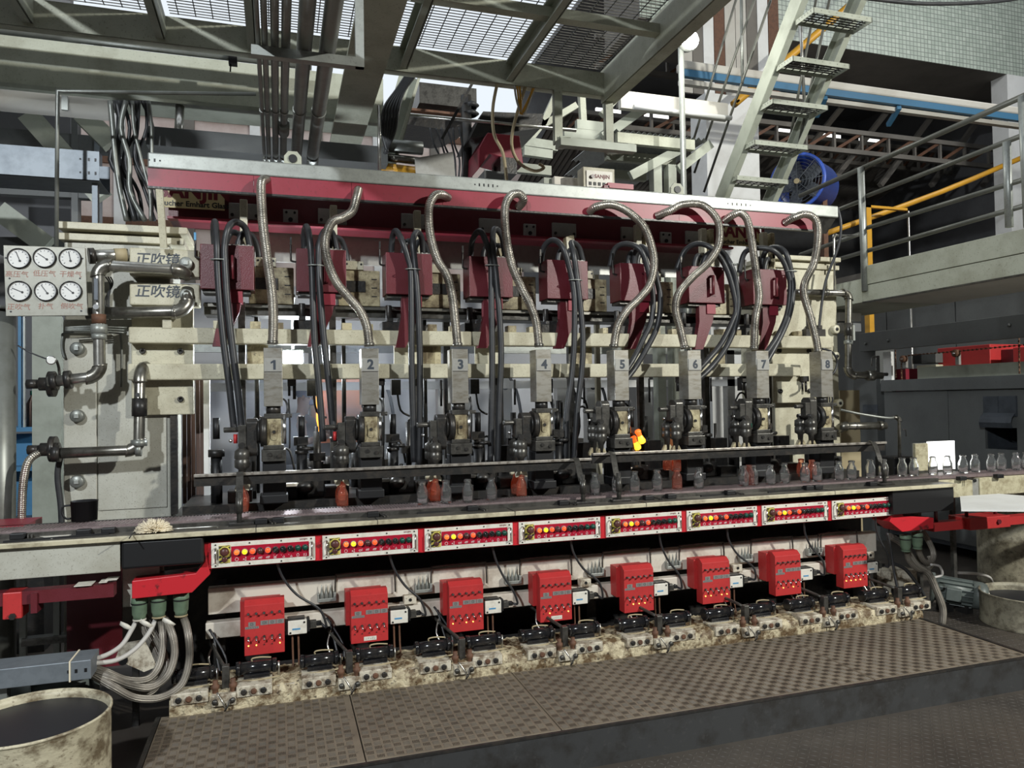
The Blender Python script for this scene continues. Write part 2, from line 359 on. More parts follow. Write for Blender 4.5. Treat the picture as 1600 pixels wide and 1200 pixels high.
# roof sheets with skylight strips left open to the sky
c = MB(); c.box(-6, 15, -5, 1.5, 9, 9.1); c.box(-6, -5, 1.5, 16, 9, 9.1); c.box(3.4, 15, 1.5, 9, 9, 9.1); c.box(5.4, 15, 9, 16, 9, 9.1); struct('ceiling', c, 'wall_dark')
# plaster wall behind the machine, lit by the hall behind
struct('wall_side', MB().box(-6, -1.55, 6.6, 6.7, 0, 5.2), 'wall_dark')  # dark wall added to cover the bright sky on the left
struct('wall_partition', MB().box(-6, 5.6, 11.4, 11.6, 0, 3.4), 'wall_white')

# floor tread: raised lens bars pressed in the plate
def lens(mb, x, y, z, L, wd, ang, h):
    d = Vector((math.cos(ang), math.sin(ang), 0)); s = Vector((-d.y, d.x, 0)); p = Vector((x, y, z))
    vs = [p-d*L/2, p+s*wd/2, p+d*L/2, p-s*wd/2, p+Vector((0,0,h))]
    mb.add(vs, [(3,2,4),(2,1,4),(1,0,4),(0,3,4)])
m = MB(); i = 0
x = -1.2
while x < 5.6:
    y = 1.9
    while y < 3.08:
        lens(m, x, y, 0.0, 0.030, 0.008, (PI/4 if (round(x/0.033)+round(y/0.033)) % 2 else -PI/4), 0.0025); y += 0.033
    x += 0.033
x = 4.02
while x < 6.2:
    y = 3.1
    while y < 5.2:
        lens(m, x, y, 0.0, 0.030, 0.009, (PI/4 if (round(x/0.04)+round(y/0.04)) % 2 else -PI/4), 0.0025); y += 0.04
    x += 0.04
fl = bpy.data.objects['floor']; m.build('floor_tread', 'floor_bar', fl, kind='stuff')

# ---- low work platform of tread plate
ZP = 0.182; PX0, PX1, PY0, PY1 = -0.54, 3.99, 3.095, 3.87
pl = thing('work_platform', (1.7, 3.5, 0), 'low work platform of worn five-bar tread plates in front of the machine', 'platform')
seams = [PX0, at(551, 1102, Z=ZP).x, at(809, 1062, Z=ZP).x, at(1241, 1004, Z=ZP).x, PX1]
seams[1] = at(561, 1145, Z=ZP).x
for a, b in zip(seams[:-1], seams[1:]):
    p = MB().box(a+0.0025, b-0.0025, PY0+0.012, PY1, ZP-0.010, ZP).build('deck_plate', 'deck', pl, bevel=0.002)
    t = MB(); cell = 0.040; nx = int((b-a-0.01)/cell); ny = int((PY1-PY0-0.03)/cell)
    for ix in range(nx):
        for iy in range(ny):
            cx = a+0.005+(ix+0.5)*cell; cy = PY0+0.02+(iy+0.5)*cell; odd = (ix+iy) % 2
            for k in range(5):
                off = (k-2)*0.0064
                if odd: t.add([(cx+off-0.0022,cy-0.0145,ZP),(cx+off+0.0022,cy-0.0145,ZP),(cx+off+0.0022,cy+0.0145,ZP),(cx+off-0.0022,cy+0.0145,ZP),
                       (cx+off,cy-0.011,ZP+0.0022),(cx+off,cy+0.011,ZP+0.0022)], [(0,1,4),(2,3,5),(1,2,5,4),(3,0,4,5)])
                else: t.add([(cx-0.0145,cy+off-0.0022,ZP),(cx+0.0145,cy+off-0.0022,ZP),(cx+0.0145,cy+off+0.0022,ZP),(cx-0.0145,cy+off+0.0022,ZP),
                       (cx-0.012,cy+off,ZP+0.0022),(cx+0.012,cy+off,ZP+0.0022)], [(3,0,4),(1,2,5),(0,1,5,4),(2,3,4,5)])
    t.build('tread_pattern', 'deck_bar', p, kind='stuff')
MB().box(PX0, PX1+0.02, PY0, PY0+0.010, 0.0, ZP-0.004).build('fascia', 'fascia', pl)
MB().box(PX0, PX1+0.02, PY0-0.004, PY0+0.03, ZP-0.012, ZP-0.002).build('edge_angle', 'dark_steel', pl)
MB().box(PX1, PX1+0.02, PY0+0.01, PY1, 0.0, ZP+0.004).build('end_plate', 'dark_steel', pl)
MB().box(PX0-0.02, PX0, PY0+0.01, PY1, 0.0, ZP+0.002).build('end_plate', 'dark_steel', pl)

# ================================================================== MEZZANINE ABOVE THE MACHINE
ZM = 3.9; MY = 4.96; MX = 2.33; MXL = -3.4; MYF = 2.6
mz = thing('mezzanine_deck', (0, MY, ZM), 'beige steel mezzanine with bar grating floor above the machine', 'platform')
def channel(mb, p0, p1, h, fl, t=0.012, side=1, up=(0,0,1)):
    """C channel: web p0->p1 of height h (p at web bottom), flanges fl towards side"""
    p0, p1 = Vector(p0), Vector(p1); u = Vector(up); d = (p1-p0).normalized(); s = d.cross(u).normalized()*side
    mb.obox(p0+u*h/2, p1+u*h/2, t, h, up); mb.obox(p0+s*fl/2+u*t/2, p1+s*fl/2+u*t/2, fl, t, up); mb.obox(p0+s*fl/2+u*(h-t/2), p1+s*fl/2+u*(h-t/2), fl, t, up)
    return mb
channel(MB(), (MXL, MY, ZM), (MX, MY, ZM), 0.17, 0.07, side=-1).build('edge_channel', 'beige_steel', mz)
channel(MB(), (MX, MYF, ZM-0.04), (MX, MY+0.05, ZM-0.04), 0.24, 0.09, side=1).build('edge_channel', 'beige_steel', mz)
MB().obox((MX+0.10, MYF, ZM+0.01), (MX+0.10, MY+0.2, ZM+0.01), 0.05, 0.05).build('kick_rail', 'beige_steel', mz)
jx = [at(45, 20, Z=ZM+0.05).x, at(250, 30, Z=ZM+0.05).x, at(398, 40, Z=ZM+0.05).x, at(655, 50, Z=ZM+0.05).x, at(845, 60, Z=ZM+0.05).x]
for x in jx:
    channel(MB(), (x, MYF, ZM+0.02), (x, MY, ZM+0.02), 0.14, 0.05, side=-1).build('joist', 'beige_channel', mz)
yb = at(700, 12, Z=ZM+0.02).y
MB().box(0.75, MX, yb, yb+0.07, ZM+0.06, ZM+0.12).build('cross_joist', 'beige_steel', mz)
gx = [MXL] + jx + [MX]
for a, b in zip(gx[:-1], gx[1:]):
    g = MB(); y = MYF
    while y < MY-0.01:
        g.box(a+0.03, b-0.03, y-0.002, y+0.002, ZM+0.184, ZM+0.189); y += 0.034
    x = a+0.08
    while x < b:
        g.box(x-0.003, x+0.003, MYF, MY-0.01, ZM+0.184, ZM+0.187); x += 0.10
    g.build('grating_panel', 'mid_steel', mz, kind='stuff')
# hung frame under the mezzanine corner
fr = MB(); cx0, cx1 = at(873, 220, Y=MY).x, at(953, 230, Y=MY).x
zb = at(873, 225, Y=MY).z
hf = thing('hanging_cradle', (cx0, MY, zb), 'beige channel frame hanging below the mezzanine corner', 'frame')
for x in (cx0, cx1):
    channel(MB(), (x-0.03, MY, zb), (x-0.03, MY, ZM), 0.06, 0.04, side=1, up=(1,0,0)).build('post', 'beige_steel', hf)
MB().box(cx0, cx1, MY-0.03, MY+0.03, zb-0.02, zb+0.05).build('cross_bar', 'beige_channel', hf)
MB().box(cx0-0.15, cx1, MY-0.42, MY-0.36, zb-0.16, zb-0.11).build('cross_bar', 'beige_channel', hf)
for x in (cx0, cx1): MB().obox((x, MY, zb-0.01), (x-0.1 if x == cx0 else x-0.03, MY-0.40, zb-0.13), 0.05, 0.06).build('side_bar', 'beige_channel', hf)
MB().obox(((cx0+cx1)/2-0.05, MY-0.02, zb-0.02), ((cx0+cx1)/2-0.1, MY-0.38, zb-0.13), cx1-cx0-0.06, 0.006).build('tray_plate', 'beige_steel', hf)

# big I-beam running away under the mezzanine
bx0, bx1 = at(560, 0, Z=3.66).x, at(637, 0, Z=3.66).x
ib = thing('roof_girder', (bx0, 4.2, 3.66), 'broad beige I-beam running under the mezzanine towards the back', 'beam')
g = MB(); g.box(bx0, bx1, 2.6, 5.9, 3.66, 3.68).build('bottom_flange', 'beige_steel', ib)
MB().box((bx0+bx1)/2-0.01, (bx0+bx1)/2+0.01, 2.6, 5.9, 3.68, 3.98).build('web', 'beige_steel', ib)
for y in (4.35, 5.6):
    MB().prism([((bx0+bx1)/2, y, 3.68), (bx1, y, 3.68), ((bx0+bx1)/2, y, 3.9)], (0, 0.01, 0)).build('stiffener', 'beige_channel', ib)
# left deep girder
YG = 5.7
lg = thing('deep_girder', (-2, YG, 3.6), 'deep plain beige plate girder behind the pipe bundle', 'beam')
za, zb_ = at(0, 54, Y=YG).z, at(0, 140, Y=YG).z
MB().box(-4, 0.80, YG, YG+0.02, zb_, za).build('web', 'beige_steel', lg)
MB().box(-4, 0.80, YG-0.14, YG+0.16, zb_-0.03, zb_).build('bottom_flange', 'beige_channel', lg)
p = MB(); zz = at(0, 42, Y=YG-0.3).z
p.cyl((-4, YG-0.3, zz), (0.25, YG-0.3, zz), 0.045).build('service_pipe', 'pipe_grey', None, org=(-1.8, YG-0.3, zz))
tag(bpy.data.objects['service_pipe'], 'long grey service pipe running just above the deep girder', 'pipe')
pc = at(364, 90, Y=YG-0.34)
t = thing('pipe_clip', tuple(pc), 'small burnt black clip box on the long service pipe', 'clip')
MB().cbox(pc, 0.055, 0.06, 0.10).build('body', 'black', t); MB().cyl(pc+Vector((-0.015,0,-0.05)), pc+Vector((-0.018,0,-0.10)), 0.005).build('prong', 'black', t)
# pipe bundle running under the mezzanine
ZB = 3.30
bund = [(402, 40, 0.011), (413, 40, 0.014), (429, 40, 0.019), (447, 40, 0.021), (478, 40, 0.036), (517, 40, 0.039)]
cols = ['thin dark', 'slim', 'slim grey', 'medium grey', 'thick', 'thickest grey']
for i, (px, py, r) in enumerate(bund):
    q = at(px, py, Z=ZB+r); yend = 5.15
    mb = MB().tube([(q.x, 2.4, ZB+r), (q.x, 4.9, ZB+r), (q.x, yend, ZB+r-0.02), (q.x, yend+0.10, ZB-0.10), (q.x, yend+0.11, 2.75)], r, 14, 5)
    o = mb.build('overhead_pipe', 'pipe_grey', None, org=(q.x, 4, ZB))
    tag(o, ['thinnest dark pipe at the left edge of the overhead bundle', 'second slim pipe of the overhead bundle beside the thinnest one', 'third slim grey pipe of the overhead bundle',
            'middle grey pipe of the overhead bundle with a coupling', 'thick pipe of the overhead bundle left of the thickest', 'thickest pipe of the overhead bundle beside the big I-beam'][i], 'pipe', 'pipe bundle under the mezzanine')
    if i == 3: MB().tube([(q.x, 4.55, ZB+r), (q.x, 4.72, ZB+r)], r+0.012, 14, smooth_path=False).build('coupling', 'pipe_grey', o)
    for yy in (4.36,): MB().tube([(q.x, yy-0.006, ZB+r), (q.x, yy+0.006, ZB+r)], r+0.004, 14, smooth_path=False).build('clamp', 'galvanised', o)
q0, q1 = at(400, 78, Z=ZB), at(571, 83, Z=ZB)
yS = (q0.y+q1.y)/2
t = thing('pipe_strut', (q0.x, yS, ZB), 'galvanised strut channel carrying the overhead pipe bundle', 'bracket')
channel(MB(), (q0.x-0.02, yS, ZB-0.045), (q1.x, yS, ZB-0.045), 0.045, 0.04, 0.004, side=-1).build('strut', 'galvanised', t)
MB().box(q1.x-0.04, q1.x, yS, yS+0.03, ZB-0.045, ZB+0.37).build('hanger', 'galvanised', t)
# bent trunk behind the pipes
q = at(420, 222, Y=5.35)
t = thing('cable_duct', (0.0, 5.35, q.z), 'dark galvanised cable trunk running behind the red duct', 'trunk')
za, zb_ = at(228, 196, Y=5.35).z, at(228, 226, Y=5.35).z
MB().box(at(228, 200, Y=5.35).x, at(606, 225, Y=5.35).x, 5.35, 5.55, zb_, za).build('body', 'oven_grey', t, bevel=0.004)
for i in range(2): MB().cbox((at(232+9*i, 208, Y=5.35).x, 5.348, (za+zb_)/2), 0.012, 0.004, 0.03).build('slot', 'black', t)
p0 = at(277, 190, Y=5.45)
MB().cyl((p0.x, 5.5, za-0.05), (p0.x, 5.6, za+0.24), 0.030).build('riser', 'pipe_bright', t)
# left white pipe, tray and small conduit
t = thing('white_pipe', tuple(at(80, 165, Y=5.3)), 'fat white pipe with open end below the deep girder', 'pipe')
a, b = at(0, 158, Y=5.3), at(172, 171, Y=5.3); zc = (a.z+b.z)/2
MB().lathe([(0.066, 0), (0.066, 3.0), (0.058, 3.0), (0.058, 2.6)], (b.x-3.0, 5.3, zc), 20, (1,0,0)).build('pipe', 'gutter_white', t)
MB().cbox((at(100, 170, Y=5.2).x, 5.22, zc-0.01), 0.035, 0.02, 0.09).build('clip', 'galvanised', t)
t = thing('cable_tray', tuple(at(80, 255, Y=4.9)), 'blue-grey galvanised cable tray left of the red duct', 'tray')
a, b = at(0, 228, Y=4.9), at(155, 237, Y=4.9); lo = at(155, 283, Y=4.9).z
MB().box(b.x-2.6, b.x, 4.9, 4.904, lo, b.z).build('side', 'galvanised_blue', t)
MB().box(b.x-2.6, b.x, 4.9, 5.2, lo, lo+0.004).build('bottom', 'galvanised_blue', t)
MB().box(b.x-2.6, b.x, 5.196, 5.2, lo, b.z).build('side', 'galvanised_blue', t)
for i in range(3):
    for j in range(2): MB().cbox((b.x-0.02-0.035*i-(0.01 if i == 2 else 0), 4.899, lo+0.045+0.08*j), 0.009, 0.004, 0.018 if i < 2 else 0.009).build('slot', 'black', t)
MB().box(b.x-0.05, b.x-0.02, 4.95, 5.0, 2.25, lo).build('leg', 'galvanised_blue', t)
a = at(90, 142, Y=4.62); lo = at(88, 385, Y=4.62)
MB().tube([(lo.x, 4.62, lo.z), (a.x, 4.62, a.z-0.03), (a.x, 4.62, a.z), (a.x+0.03, 4.62, a.z), tuple(at(400, 147, Y=4.62))], 0.011, 8, smooth_path=False).build('thin_conduit', 'pipe_grey', None, org=tuple(lo))
tag(bpy.data.objects['thin_conduit'], 'thin bare conduit rising behind the gauge panel and turning right', 'pipe')
# dark structure left behind: stair-like beams
t = thing('support_frame', (-1.9, 6.0, 0), 'dark blue-grey steel frame behind the gauge panel', 'frame')
for (x0, y0, x1, y1) in [(0, 95, 48, 150), (45, 180, 160, 310), (0, 330, 75, 385), (130, 180, 175, 225)]:
    MB().obox(at(x0, y0, Y=6.0), at(x1, y1, Y=6.0), 0.10, 0.14).build('brace', 'beige_channel', t)
for (x0, y0, x1, y1) in [(0, 215, 240, 235), (0, 292, 150, 300), (0, 385, 110, 385)]:
    MB().obox(at(x0, y0, Y=6.15), at(x1, y1, Y=6.15), 0.08, 0.12).build('rail', 'oven_grey', t)
MB().box(at(112, 500, Y=6.1).x, at(122, 500, Y=6.1).x, 6.1, 6.2, 0, 4.4).build('post', 'oven_grey', t)
MB().box(at(148, 500, Y=6.1).x, at(156, 500, Y=6.1).x, 6.1, 6.2, 0, 4.4).build('post', 'galvanised_blue', t)
# dark cable bundle rising left of the duct
for i in range(13):
    a = 172 + i*5; q = []
    for (px, py) in [(a+6*math.sin(i*2.1), 158), (a+4+8*math.sin(i*1.3), 200), (a+10*math.sin(i*1.7+1), 250), (a+16+6*math.sin(i), 300), (a+26+9*math.sin(i*2), 345)]:
        q.append(at(px, py, Y=5.05+0.05*(i % 4)))
    o = MB().tube(q, 0.016 if i < 5 else 0.011, 8, 4).build('power_cable', 'rubber' if i % 4 else 'pipe_grey', None, org=tuple(q[-1]))
    tag(o, ('thick black power cable in the bundle left of the red duct' if i % 4 else 'grey braided cable in the bundle left of the red duct'), 'cable', 'cable bundle left of the duct' + ('' if i % 4 else ' grey'))

# ================================================================== STAIR, WALKWAY, ROOF STEEL ON THE RIGHT
SXR = 5.0; SXL = 4.36
st = thing('steel_stair', (4.7, 6.6, 3.6), 'steep steel stair with grating treads rising to the upper deck', 'stair')
top, bot = at(1340, 10, X=SXR), at(1205, 318, X=SXR)
dv = (top-bot).normalized()
top2 = top+dv*1.2
for x, sd in ((SXR, -1), (SXL, 1)):
    a, b = Vector((x, bot.y, bot.z)), Vector((x, top2.y, top2.z))
    nrm = dv.cross(Vector((1,0,0))).normalized(); nrm = nrm if nrm.z > 0 else -nrm
    mb = MB(); mb.obox(a, b, 0.008, 0.16, nrm)
    for s in (-1, 1): mb.obox(a+nrm*s*0.08+Vector((sd*0.03,0,0)), b+nrm*s*0.08+Vector((sd*0.03,0,0)), 0.06, 0.008, nrm)
    mb.build('stringer', 'beige_channel', st)
tr = [(1335, 48), (1302, 118), (1270, 180), (1241, 240), (1212, 292)]
for px, py in tr + [(1375, -35)]:
    q = at(px, py, X=SXR); d = 0.22
    p = MB(); p.box(SXL+0.01, SXR-0.01, q.y-0.0, q.y+0.006, q.z-0.035, q.z+0.01)
    p.box(SXL+0.01, SXR-0.01, q.y-d, q.y-d+0.006, q.z-0.035, q.z+0.01)
    for s in (SXL+0.012, SXR-0.018): p.box(s, s+0.006, q.y-d, q.y, q.z-0.035, q.z+0.01)
    k = p.build('tread', 'beige_channel', st)
    g = MB()
    for j in range(1, 6): g.box(SXL+0.01, SXR-0.01, q.y-d+j*d/6-0.002, q.y-d+j*d/6+0.002, q.z-0.010, q.z)
    for j in range(1, 8): g.box(SXL+0.01+j*0.08, SXL+0.016+j*0.08, q.y-d, q.y, q.z-0.012, q.z-0.004)
    g.build('grating', 'mid_steel', k, kind='stuff')
for (x0, y0, x1, y1, X) in [(1062, 290, 1150, 0, SXL), (1085, 270, 1182, -10, SXL), (1100, 300, 1204, 0, SXL), (1247, 230, 1296, 0, SXR), (1230, 240, 1275, 0, SXR)]:
    MB().cyl(at(x0, y0, X=X-0.03), at(x1, y1, X=X-0.03), 0.013, n=8).build('hand_rail', 'rail_grey', st)
MB().cyl(at(1160, 130, X=SXL-0.03), at(1158, -20, X=SXL-0.03), 0.015, n=8).build('baluster', 'pipe_grey', st)
MB().cyl(at(1257, 165, X=SXR), at(1248, -20, X=SXR), 0.015, n=8).build('baluster', 'pipe_bright', st)
# yellow gas pipe far behind
o = MB().tube([at(1152, 158, Y=8.2), at(1162, 150, Y=8.2), at(1328, 8, Y=8.2), at(1400, -60, Y=8.2)], 0.05, 10, 4).build('yellow_pipe', 'yellow_paint', None, org=tuple(at(1250, 80, Y=8.2)))
tag(o, 'yellow pipe slanting up behind the steel stair', 'pipe')
# post carrying the flood light
q = at(1064, 85, Y=6.1); b_ = at(1067, 300, Y=6.1)
o = MB().cyl((q.x, 6.1, 0.0), (q.x, 6.1, q.z+0.1), 0.027).build('lamp_post', 'galvanised', None, org=(q.x, 6.1, 0.0))
tag(o, 'thin galvanised pole under the flood light beside the stair', 'pole')
q = at(1078, 62, Y=6.0)
t = thing('flood_light', tuple(q), 'burning round flood light on the pole beside the stair', 'light')
MB().lathe([(0.09, 0), (0.10, 0.02), (0.085, 0.10), (0.03, 0.16), (0.0, 0.165)], q, 20, (0.1, 1, 0.1)).build('housing', 'galvanised', t)
MB().obox(q+Vector((0.02,0.05,0)), (at(1064, 62, Y=6.1).x, 6.1, q.z), 0.03, 0.03).build('arm', 'galvanised', t)
MB().lathe([(0.0, -0.005), (0.088, -0.003), (0.088, 0.01)], q, 20, (0.1, 1, 0.1)).build('lens', 'flood_face_warm', t)
# walkway with railing, runs to the right of the machine
WX = 4.8; y0, y1 = 3.0, at(1348, 475, X=WX).y
zt, zb_ = at(1354, 415, X=WX).z, at(1345, 472, X=WX).z
wk = thing('side_walkway', (WX, 4.2, zb_), 'cream raised walkway right of the machine', 'walkway')
MB().box(WX, WX+0.012, y0, y1, (zt+zb_)/2-0.01, zt).build('kick_plate', 'beige_steel', wk, bevel=0.003)
MB().box(WX+0.005, WX+0.02, y0, y1, zb_, (zt+zb_)/2-0.015).build('fascia', 'beige_steel', wk)
MB().box(WX+0.02, WX+0.85, y0, y1, zb_+0.0, zb_+0.02).build('underside', 'gutter_white', wk)
MB().box(WX+0.02, WX+0.85, y0, y1, zb_+0.16, zb_+0.17).build('deck', 'beige_channel', wk)
MB().box(WX-0.004, WX+0.02, y0, y1, zb_-0.012, zb_).build('drip_edge', 'mid_steel', wk)
MB().box(WX, WX+0.85, y1, y1+0.012, zb_, zt).build('end_plate', 'beige_steel', wk)
MB().box(WX+0.02, WX+0.85, y1, y1+0.9, zb_, zt-0.1).build('landing', 'beige_steel', wk)
rail = thing('walkway_railing', (WX, 4.2, zt), 'grey tube railing with four rails along the raised walkway', 'railing')
def rl(pa, pb, r=0.018): MB().cyl(at(*pa, X=WX+0.03), at(*pb, X=WX+0.03), r, n=10).build('rail', 'rail_grey', rail)
rl((1250, 306), (1640, 132), 0.021); rl((1355, 306), (1640, 195)); rl((1355, 356), (1640, 268)); rl((1310, 405), (1640, 310))
rl((1345, 314), (1250, 350)); rl((1345, 365), (1250, 398))
for (a, b, r) in [((1345, 262), (1352, 455), 0.028), ((1573, 222), (1577, 355), 0.026), ((1597, 150), (1606, 355), 0.026)]:
    MB().cyl(at(*a, X=WX+0.0), at(*b, X=WX+0.0), r, n=12).build('post', 'galvanised', rail)
# yellow post with bracket behind the walkway
YX = 7.3
t = thing('yellow_post', tuple(at(1360, 510, Y=YX)), 'yellow painted channel post with short top arm behind the walkway railing', 'post')
a, b = at(1354, 320, Y=YX), at(1365, 515, Y=YX)
MB().box(a.x, a.x+0.07, YX, YX+0.08, 0, a.z).build('post', 'yellow_paint', t)
MB().box(a.x, at(1418, 325, Y=YX).x, YX, YX+0.05, a.z-0.03, a.z).build('arm', 'yellow_paint', t)
o = MB().cyl(at(1419, 330, Y=YX), (at(1419, 330, Y=YX).x, YX, 0.0), 0.012, n=8).build('hanging_rod', 'pipe_bright', None, org=tuple(at(1419, 330, Y=YX)))
tag(o, 'thin bright rod hanging from the yellow arm', 'rod')
o = MB().tube([at(1290, 365, Y=7.6), at(1470, 300, Y=7.6), at(1600, 245, Y=7.6), at(1660, 220, Y=7.6)], 0.035, 10, 3).build('yellow_pipe', 'yellow_paint', None, org=tuple(at(1450, 300, Y=7.6)))
tag(o, 'yellow pipe running behind the walkway railing', 'pipe')
# tiled concrete beam
TY = 9.4
t = struct('trim_1', MB().box(5.0, 15, TY+0.02, TY+1.2, at(1322, 76, Y=TY).z, at(1322, 76, Y=TY).z+2.4), 'concrete')
z0 = at(1322, 76, Y=TY).z
tm = mat('mosaic', (0.40, 0.46, 0.40), 0.4)
nt = tm.node_tree; g = _n(nt, 'ShaderNodeNewGeometry'); br = _n(nt, 'ShaderNodeTexBrick'); mp = _n(nt, 'ShaderNodeMapping')
mp.inputs['Rotation'].default_value = (PI/2, 0, 0); nt.links.new(g.outputs['Position'], mp.inputs[0]); nt.links.new(mp.outputs[0], br.inputs['Vector'])
br.offset = 0.0; br.inputs['Scale'].default_value = 1.0; br.inputs['Brick Width'].default_value = 0.075; br.inputs['Row Height'].default_value = 0.075
br.inputs['Mortar Size'].default_value = 0.006; br.inputs['Color1'].default_value = (0.36, 0.41, 0.35, 1); br.inputs['Color2'].default_value = (0.47, 0.52, 0.45, 1)
br.inputs['Mortar'].default_value = (0.17, 0.19, 0.17, 1); nt.links.new(br.outputs['Color'], nt.nodes['Principled BSDF'].inputs['Base Color'])
MB().box(5.0, 15, TY, TY+0.02, z0, z0+2.4).build('mosaic_facing', 'mosaic', bpy.data.objects['trim_1'])
xc = at(1562, 300, Y=TY).x
struct('trim_2', MB().box(xc+0.25, xc+1.4, TY, TY+0.3, 0, z0), 'white_paint')
# white wall piece and column behind the stair
xa, xb = at(1105, 260, Y=8.8).x, at(1186, 230, Y=8.8).x
struct('trim_3', MB().box(xa, xb, 8.8, 9.2, 0, at(1150, 150, Y=8.8).z), 'white_paint')
t = thing('upper_cabin', (xa, 8.9, 4.0), 'old boarded cabin wall behind the flood light', 'cabin')
for i in range(9):
    x0 = at(1065+i*17, 60, Y=9.3).x; x1 = at(1082+i*17, 60, Y=9.3).x
    MB().box(x0, x1-0.01, 9.3, 9.34, at(1120, 150, Y=9.3).z, at(1120, -30, Y=9.3).z).build('board', ['gutter_white', 'concrete', 'white_paint', 'rust', 'gutter_white'][i % 5], t)
# blue and white gutter
GY = 7.2
t = thing('long_gutter', tuple(at(1400, 165, Y=GY)), 'long white gutter over a blue rail crossing behind the stair', 'gutter')
zz = at(1590, 178, Y=GY).z; xl, xr = at(1068, 130, Y=GY).x, 13
MB().box(xl, xr, GY, GY+0.16, zz, zz+0.10).build('gutter', 'gutter_white', t, bevel=0.02)
MB().box(xl, xr, GY-0.01, GY+0.05, zz-0.09, zz-0.01).build('blue_rail', 'blue_gutter', t)
MB().box(xl, xr, GY+0.05, GY+0.12, zz-0.15, zz-0.10).build('lower_rail', 'gutter_white', t)
for px in (1290, 1405): MB().obox((at(px, 160, Y=GY).x, GY, zz-0.12), (at(px, 160, Y=GY).x+0.12, GY+0.3, zz-0.22), 0.05, 0.05).build('bracket', 'blue_gutter', t)
# roof trusses in the dark hall
def truss(Y, za, zb_, x0, x1, n, lab):
    t = thing('roof_truss', (x0, Y, za), lab, 'truss')
    for z in (za, zb_): MB().box(x0, x1, Y-0.04, Y+0.04, z-0.04, z+0.04).build('chord', 'concrete', t)
    for i in range(n):
        xa = x0+(x1-x0)*i/n; xb = x0+(x1-x0)*(i+1)/n
        MB().obox((xa, Y, za), (xb, Y, zb_) if i % 2 else (xb, Y, zb_), 0.04, 0.05).build('diagonal', 'rust', t)
        MB().obox((xb, Y, za), (xb, Y, zb_), 0.04, 0.05).build('vertical', 'concrete', t)
truss(10.6, at(1400, 245, Y=10.6).z, at(1400, 215, Y=10.6).z, 5.2, 14.8, 16, 'brown lattice roof truss low behind the blue fan')
truss(13.0, at(1400, 262, Y=13).z, at(1400, 230, Y=13).z, 5.2, 14.8, 20, 'farther brown lattice roof truss behind the first one')
truss(11.4, at(1400, 165, Y=11.4).z, at(1400, 125, Y=11.4).z, 5.2, 14.8, 14, 'high dark roof truss below the tiled beam')
for i in range(5):
    a, b = at(1215+80*i, 290, Y=11.8), at(1330+75*i, 150, Y=11.8)
    o = MB().obox(a, b, 0.09, 0.09).build('roof_rafter', 'concrete', None, org=tuple(a)); tag(o, 'dark rafter slanting between the roof trusses', 'rafter', 'slanting rafters')
m = MB(); x = 5.2
rz = at(1400, 258, Y=14).z
while x < 14.9:
    m.add([(x, 13.2, rz+0.10), (x+0.06, 13.2, rz+0.16), (x+0.12, 13.2, rz+0.10), (x, 15.9, rz-0.6), (x+0.06, 15.9, rz-0.54), (x+0.12, 15.9, rz-0.6)], [(0,1,4,3),(1,2,5,4)]); x += 0.12
o = m.build('corrugated_roof', 'concrete', None, org=(9, 14, rz)); tag(o, 'corrugated low roof sheet at the far end of the dark hall', 'roof')
sl = MB()
for i in range(7): sl.box(6.2+1.1*i, 6.75+1.1*i, 13.6, 13.65, rz+0.16, rz+0.34)
sl = thing('clerestory', (9, 13.6, rz), 'row of bright clerestory gaps behind the trusses', 'window')
for i in range(7): MB().box(6.2+1.1*i, 6.75+1.1*i, 13.6, 13.65, rz+0.18, rz+0.40).build('pane', 'translucent_sheet', sl)
# blue drum fan
FY = 6.9; q = at(1262, 278, Y=FY); r = 0.30
fan = thing('drum_fan', tuple(q), 'round blue industrial drum fan beside the stair', 'fan')
ax = (-0.86, -0.5, 0.0); axv = Vector(ax).normalized(); fc = at(1245, 283, Y=FY)
MB().lathe([(r-0.02, 0), (r, 0), (r, 0.46), (r+0.02, 0.46), (r+0.02, 0.48), (r-0.02, 0.48), (r-0.02, 0)], fc-axv*0.48, 36, ax).build('drum', 'blue_paint', fan)
g = MB()
for k in range(1, 9): g.tube(g.ring(fc, axv, r*k/8.5, 32)+[g.ring(fc, axv, r*k/8.5, 32)[0]], 0.003, 4, smooth_path=False, caps=False)
for k in range(4):
    e = g.ring(fc, axv, r, 8); g.cyl(e[k], e[k+4], 0.004, n=5)
g.build('guard', 'oven_blue', fan); MB().cyl(fc-axv*0.05, fc+axv*0.012, 0.03).build('boss', 'gold_brown', fan)
for k in range(5):
    e = MB().ring(fc-axv*0.12, axv, r*0.85, 5)[k]; MB().obox(fc-axv*0.12, e, 0.14, 0.01, axv).build('blade', 'oven_blue', fan)
MB().box(q.x+0.16, q.x+0.22, FY-0.05, FY+0.05, 0.0, q.z+0.05).build('stand', 'rust', fan)
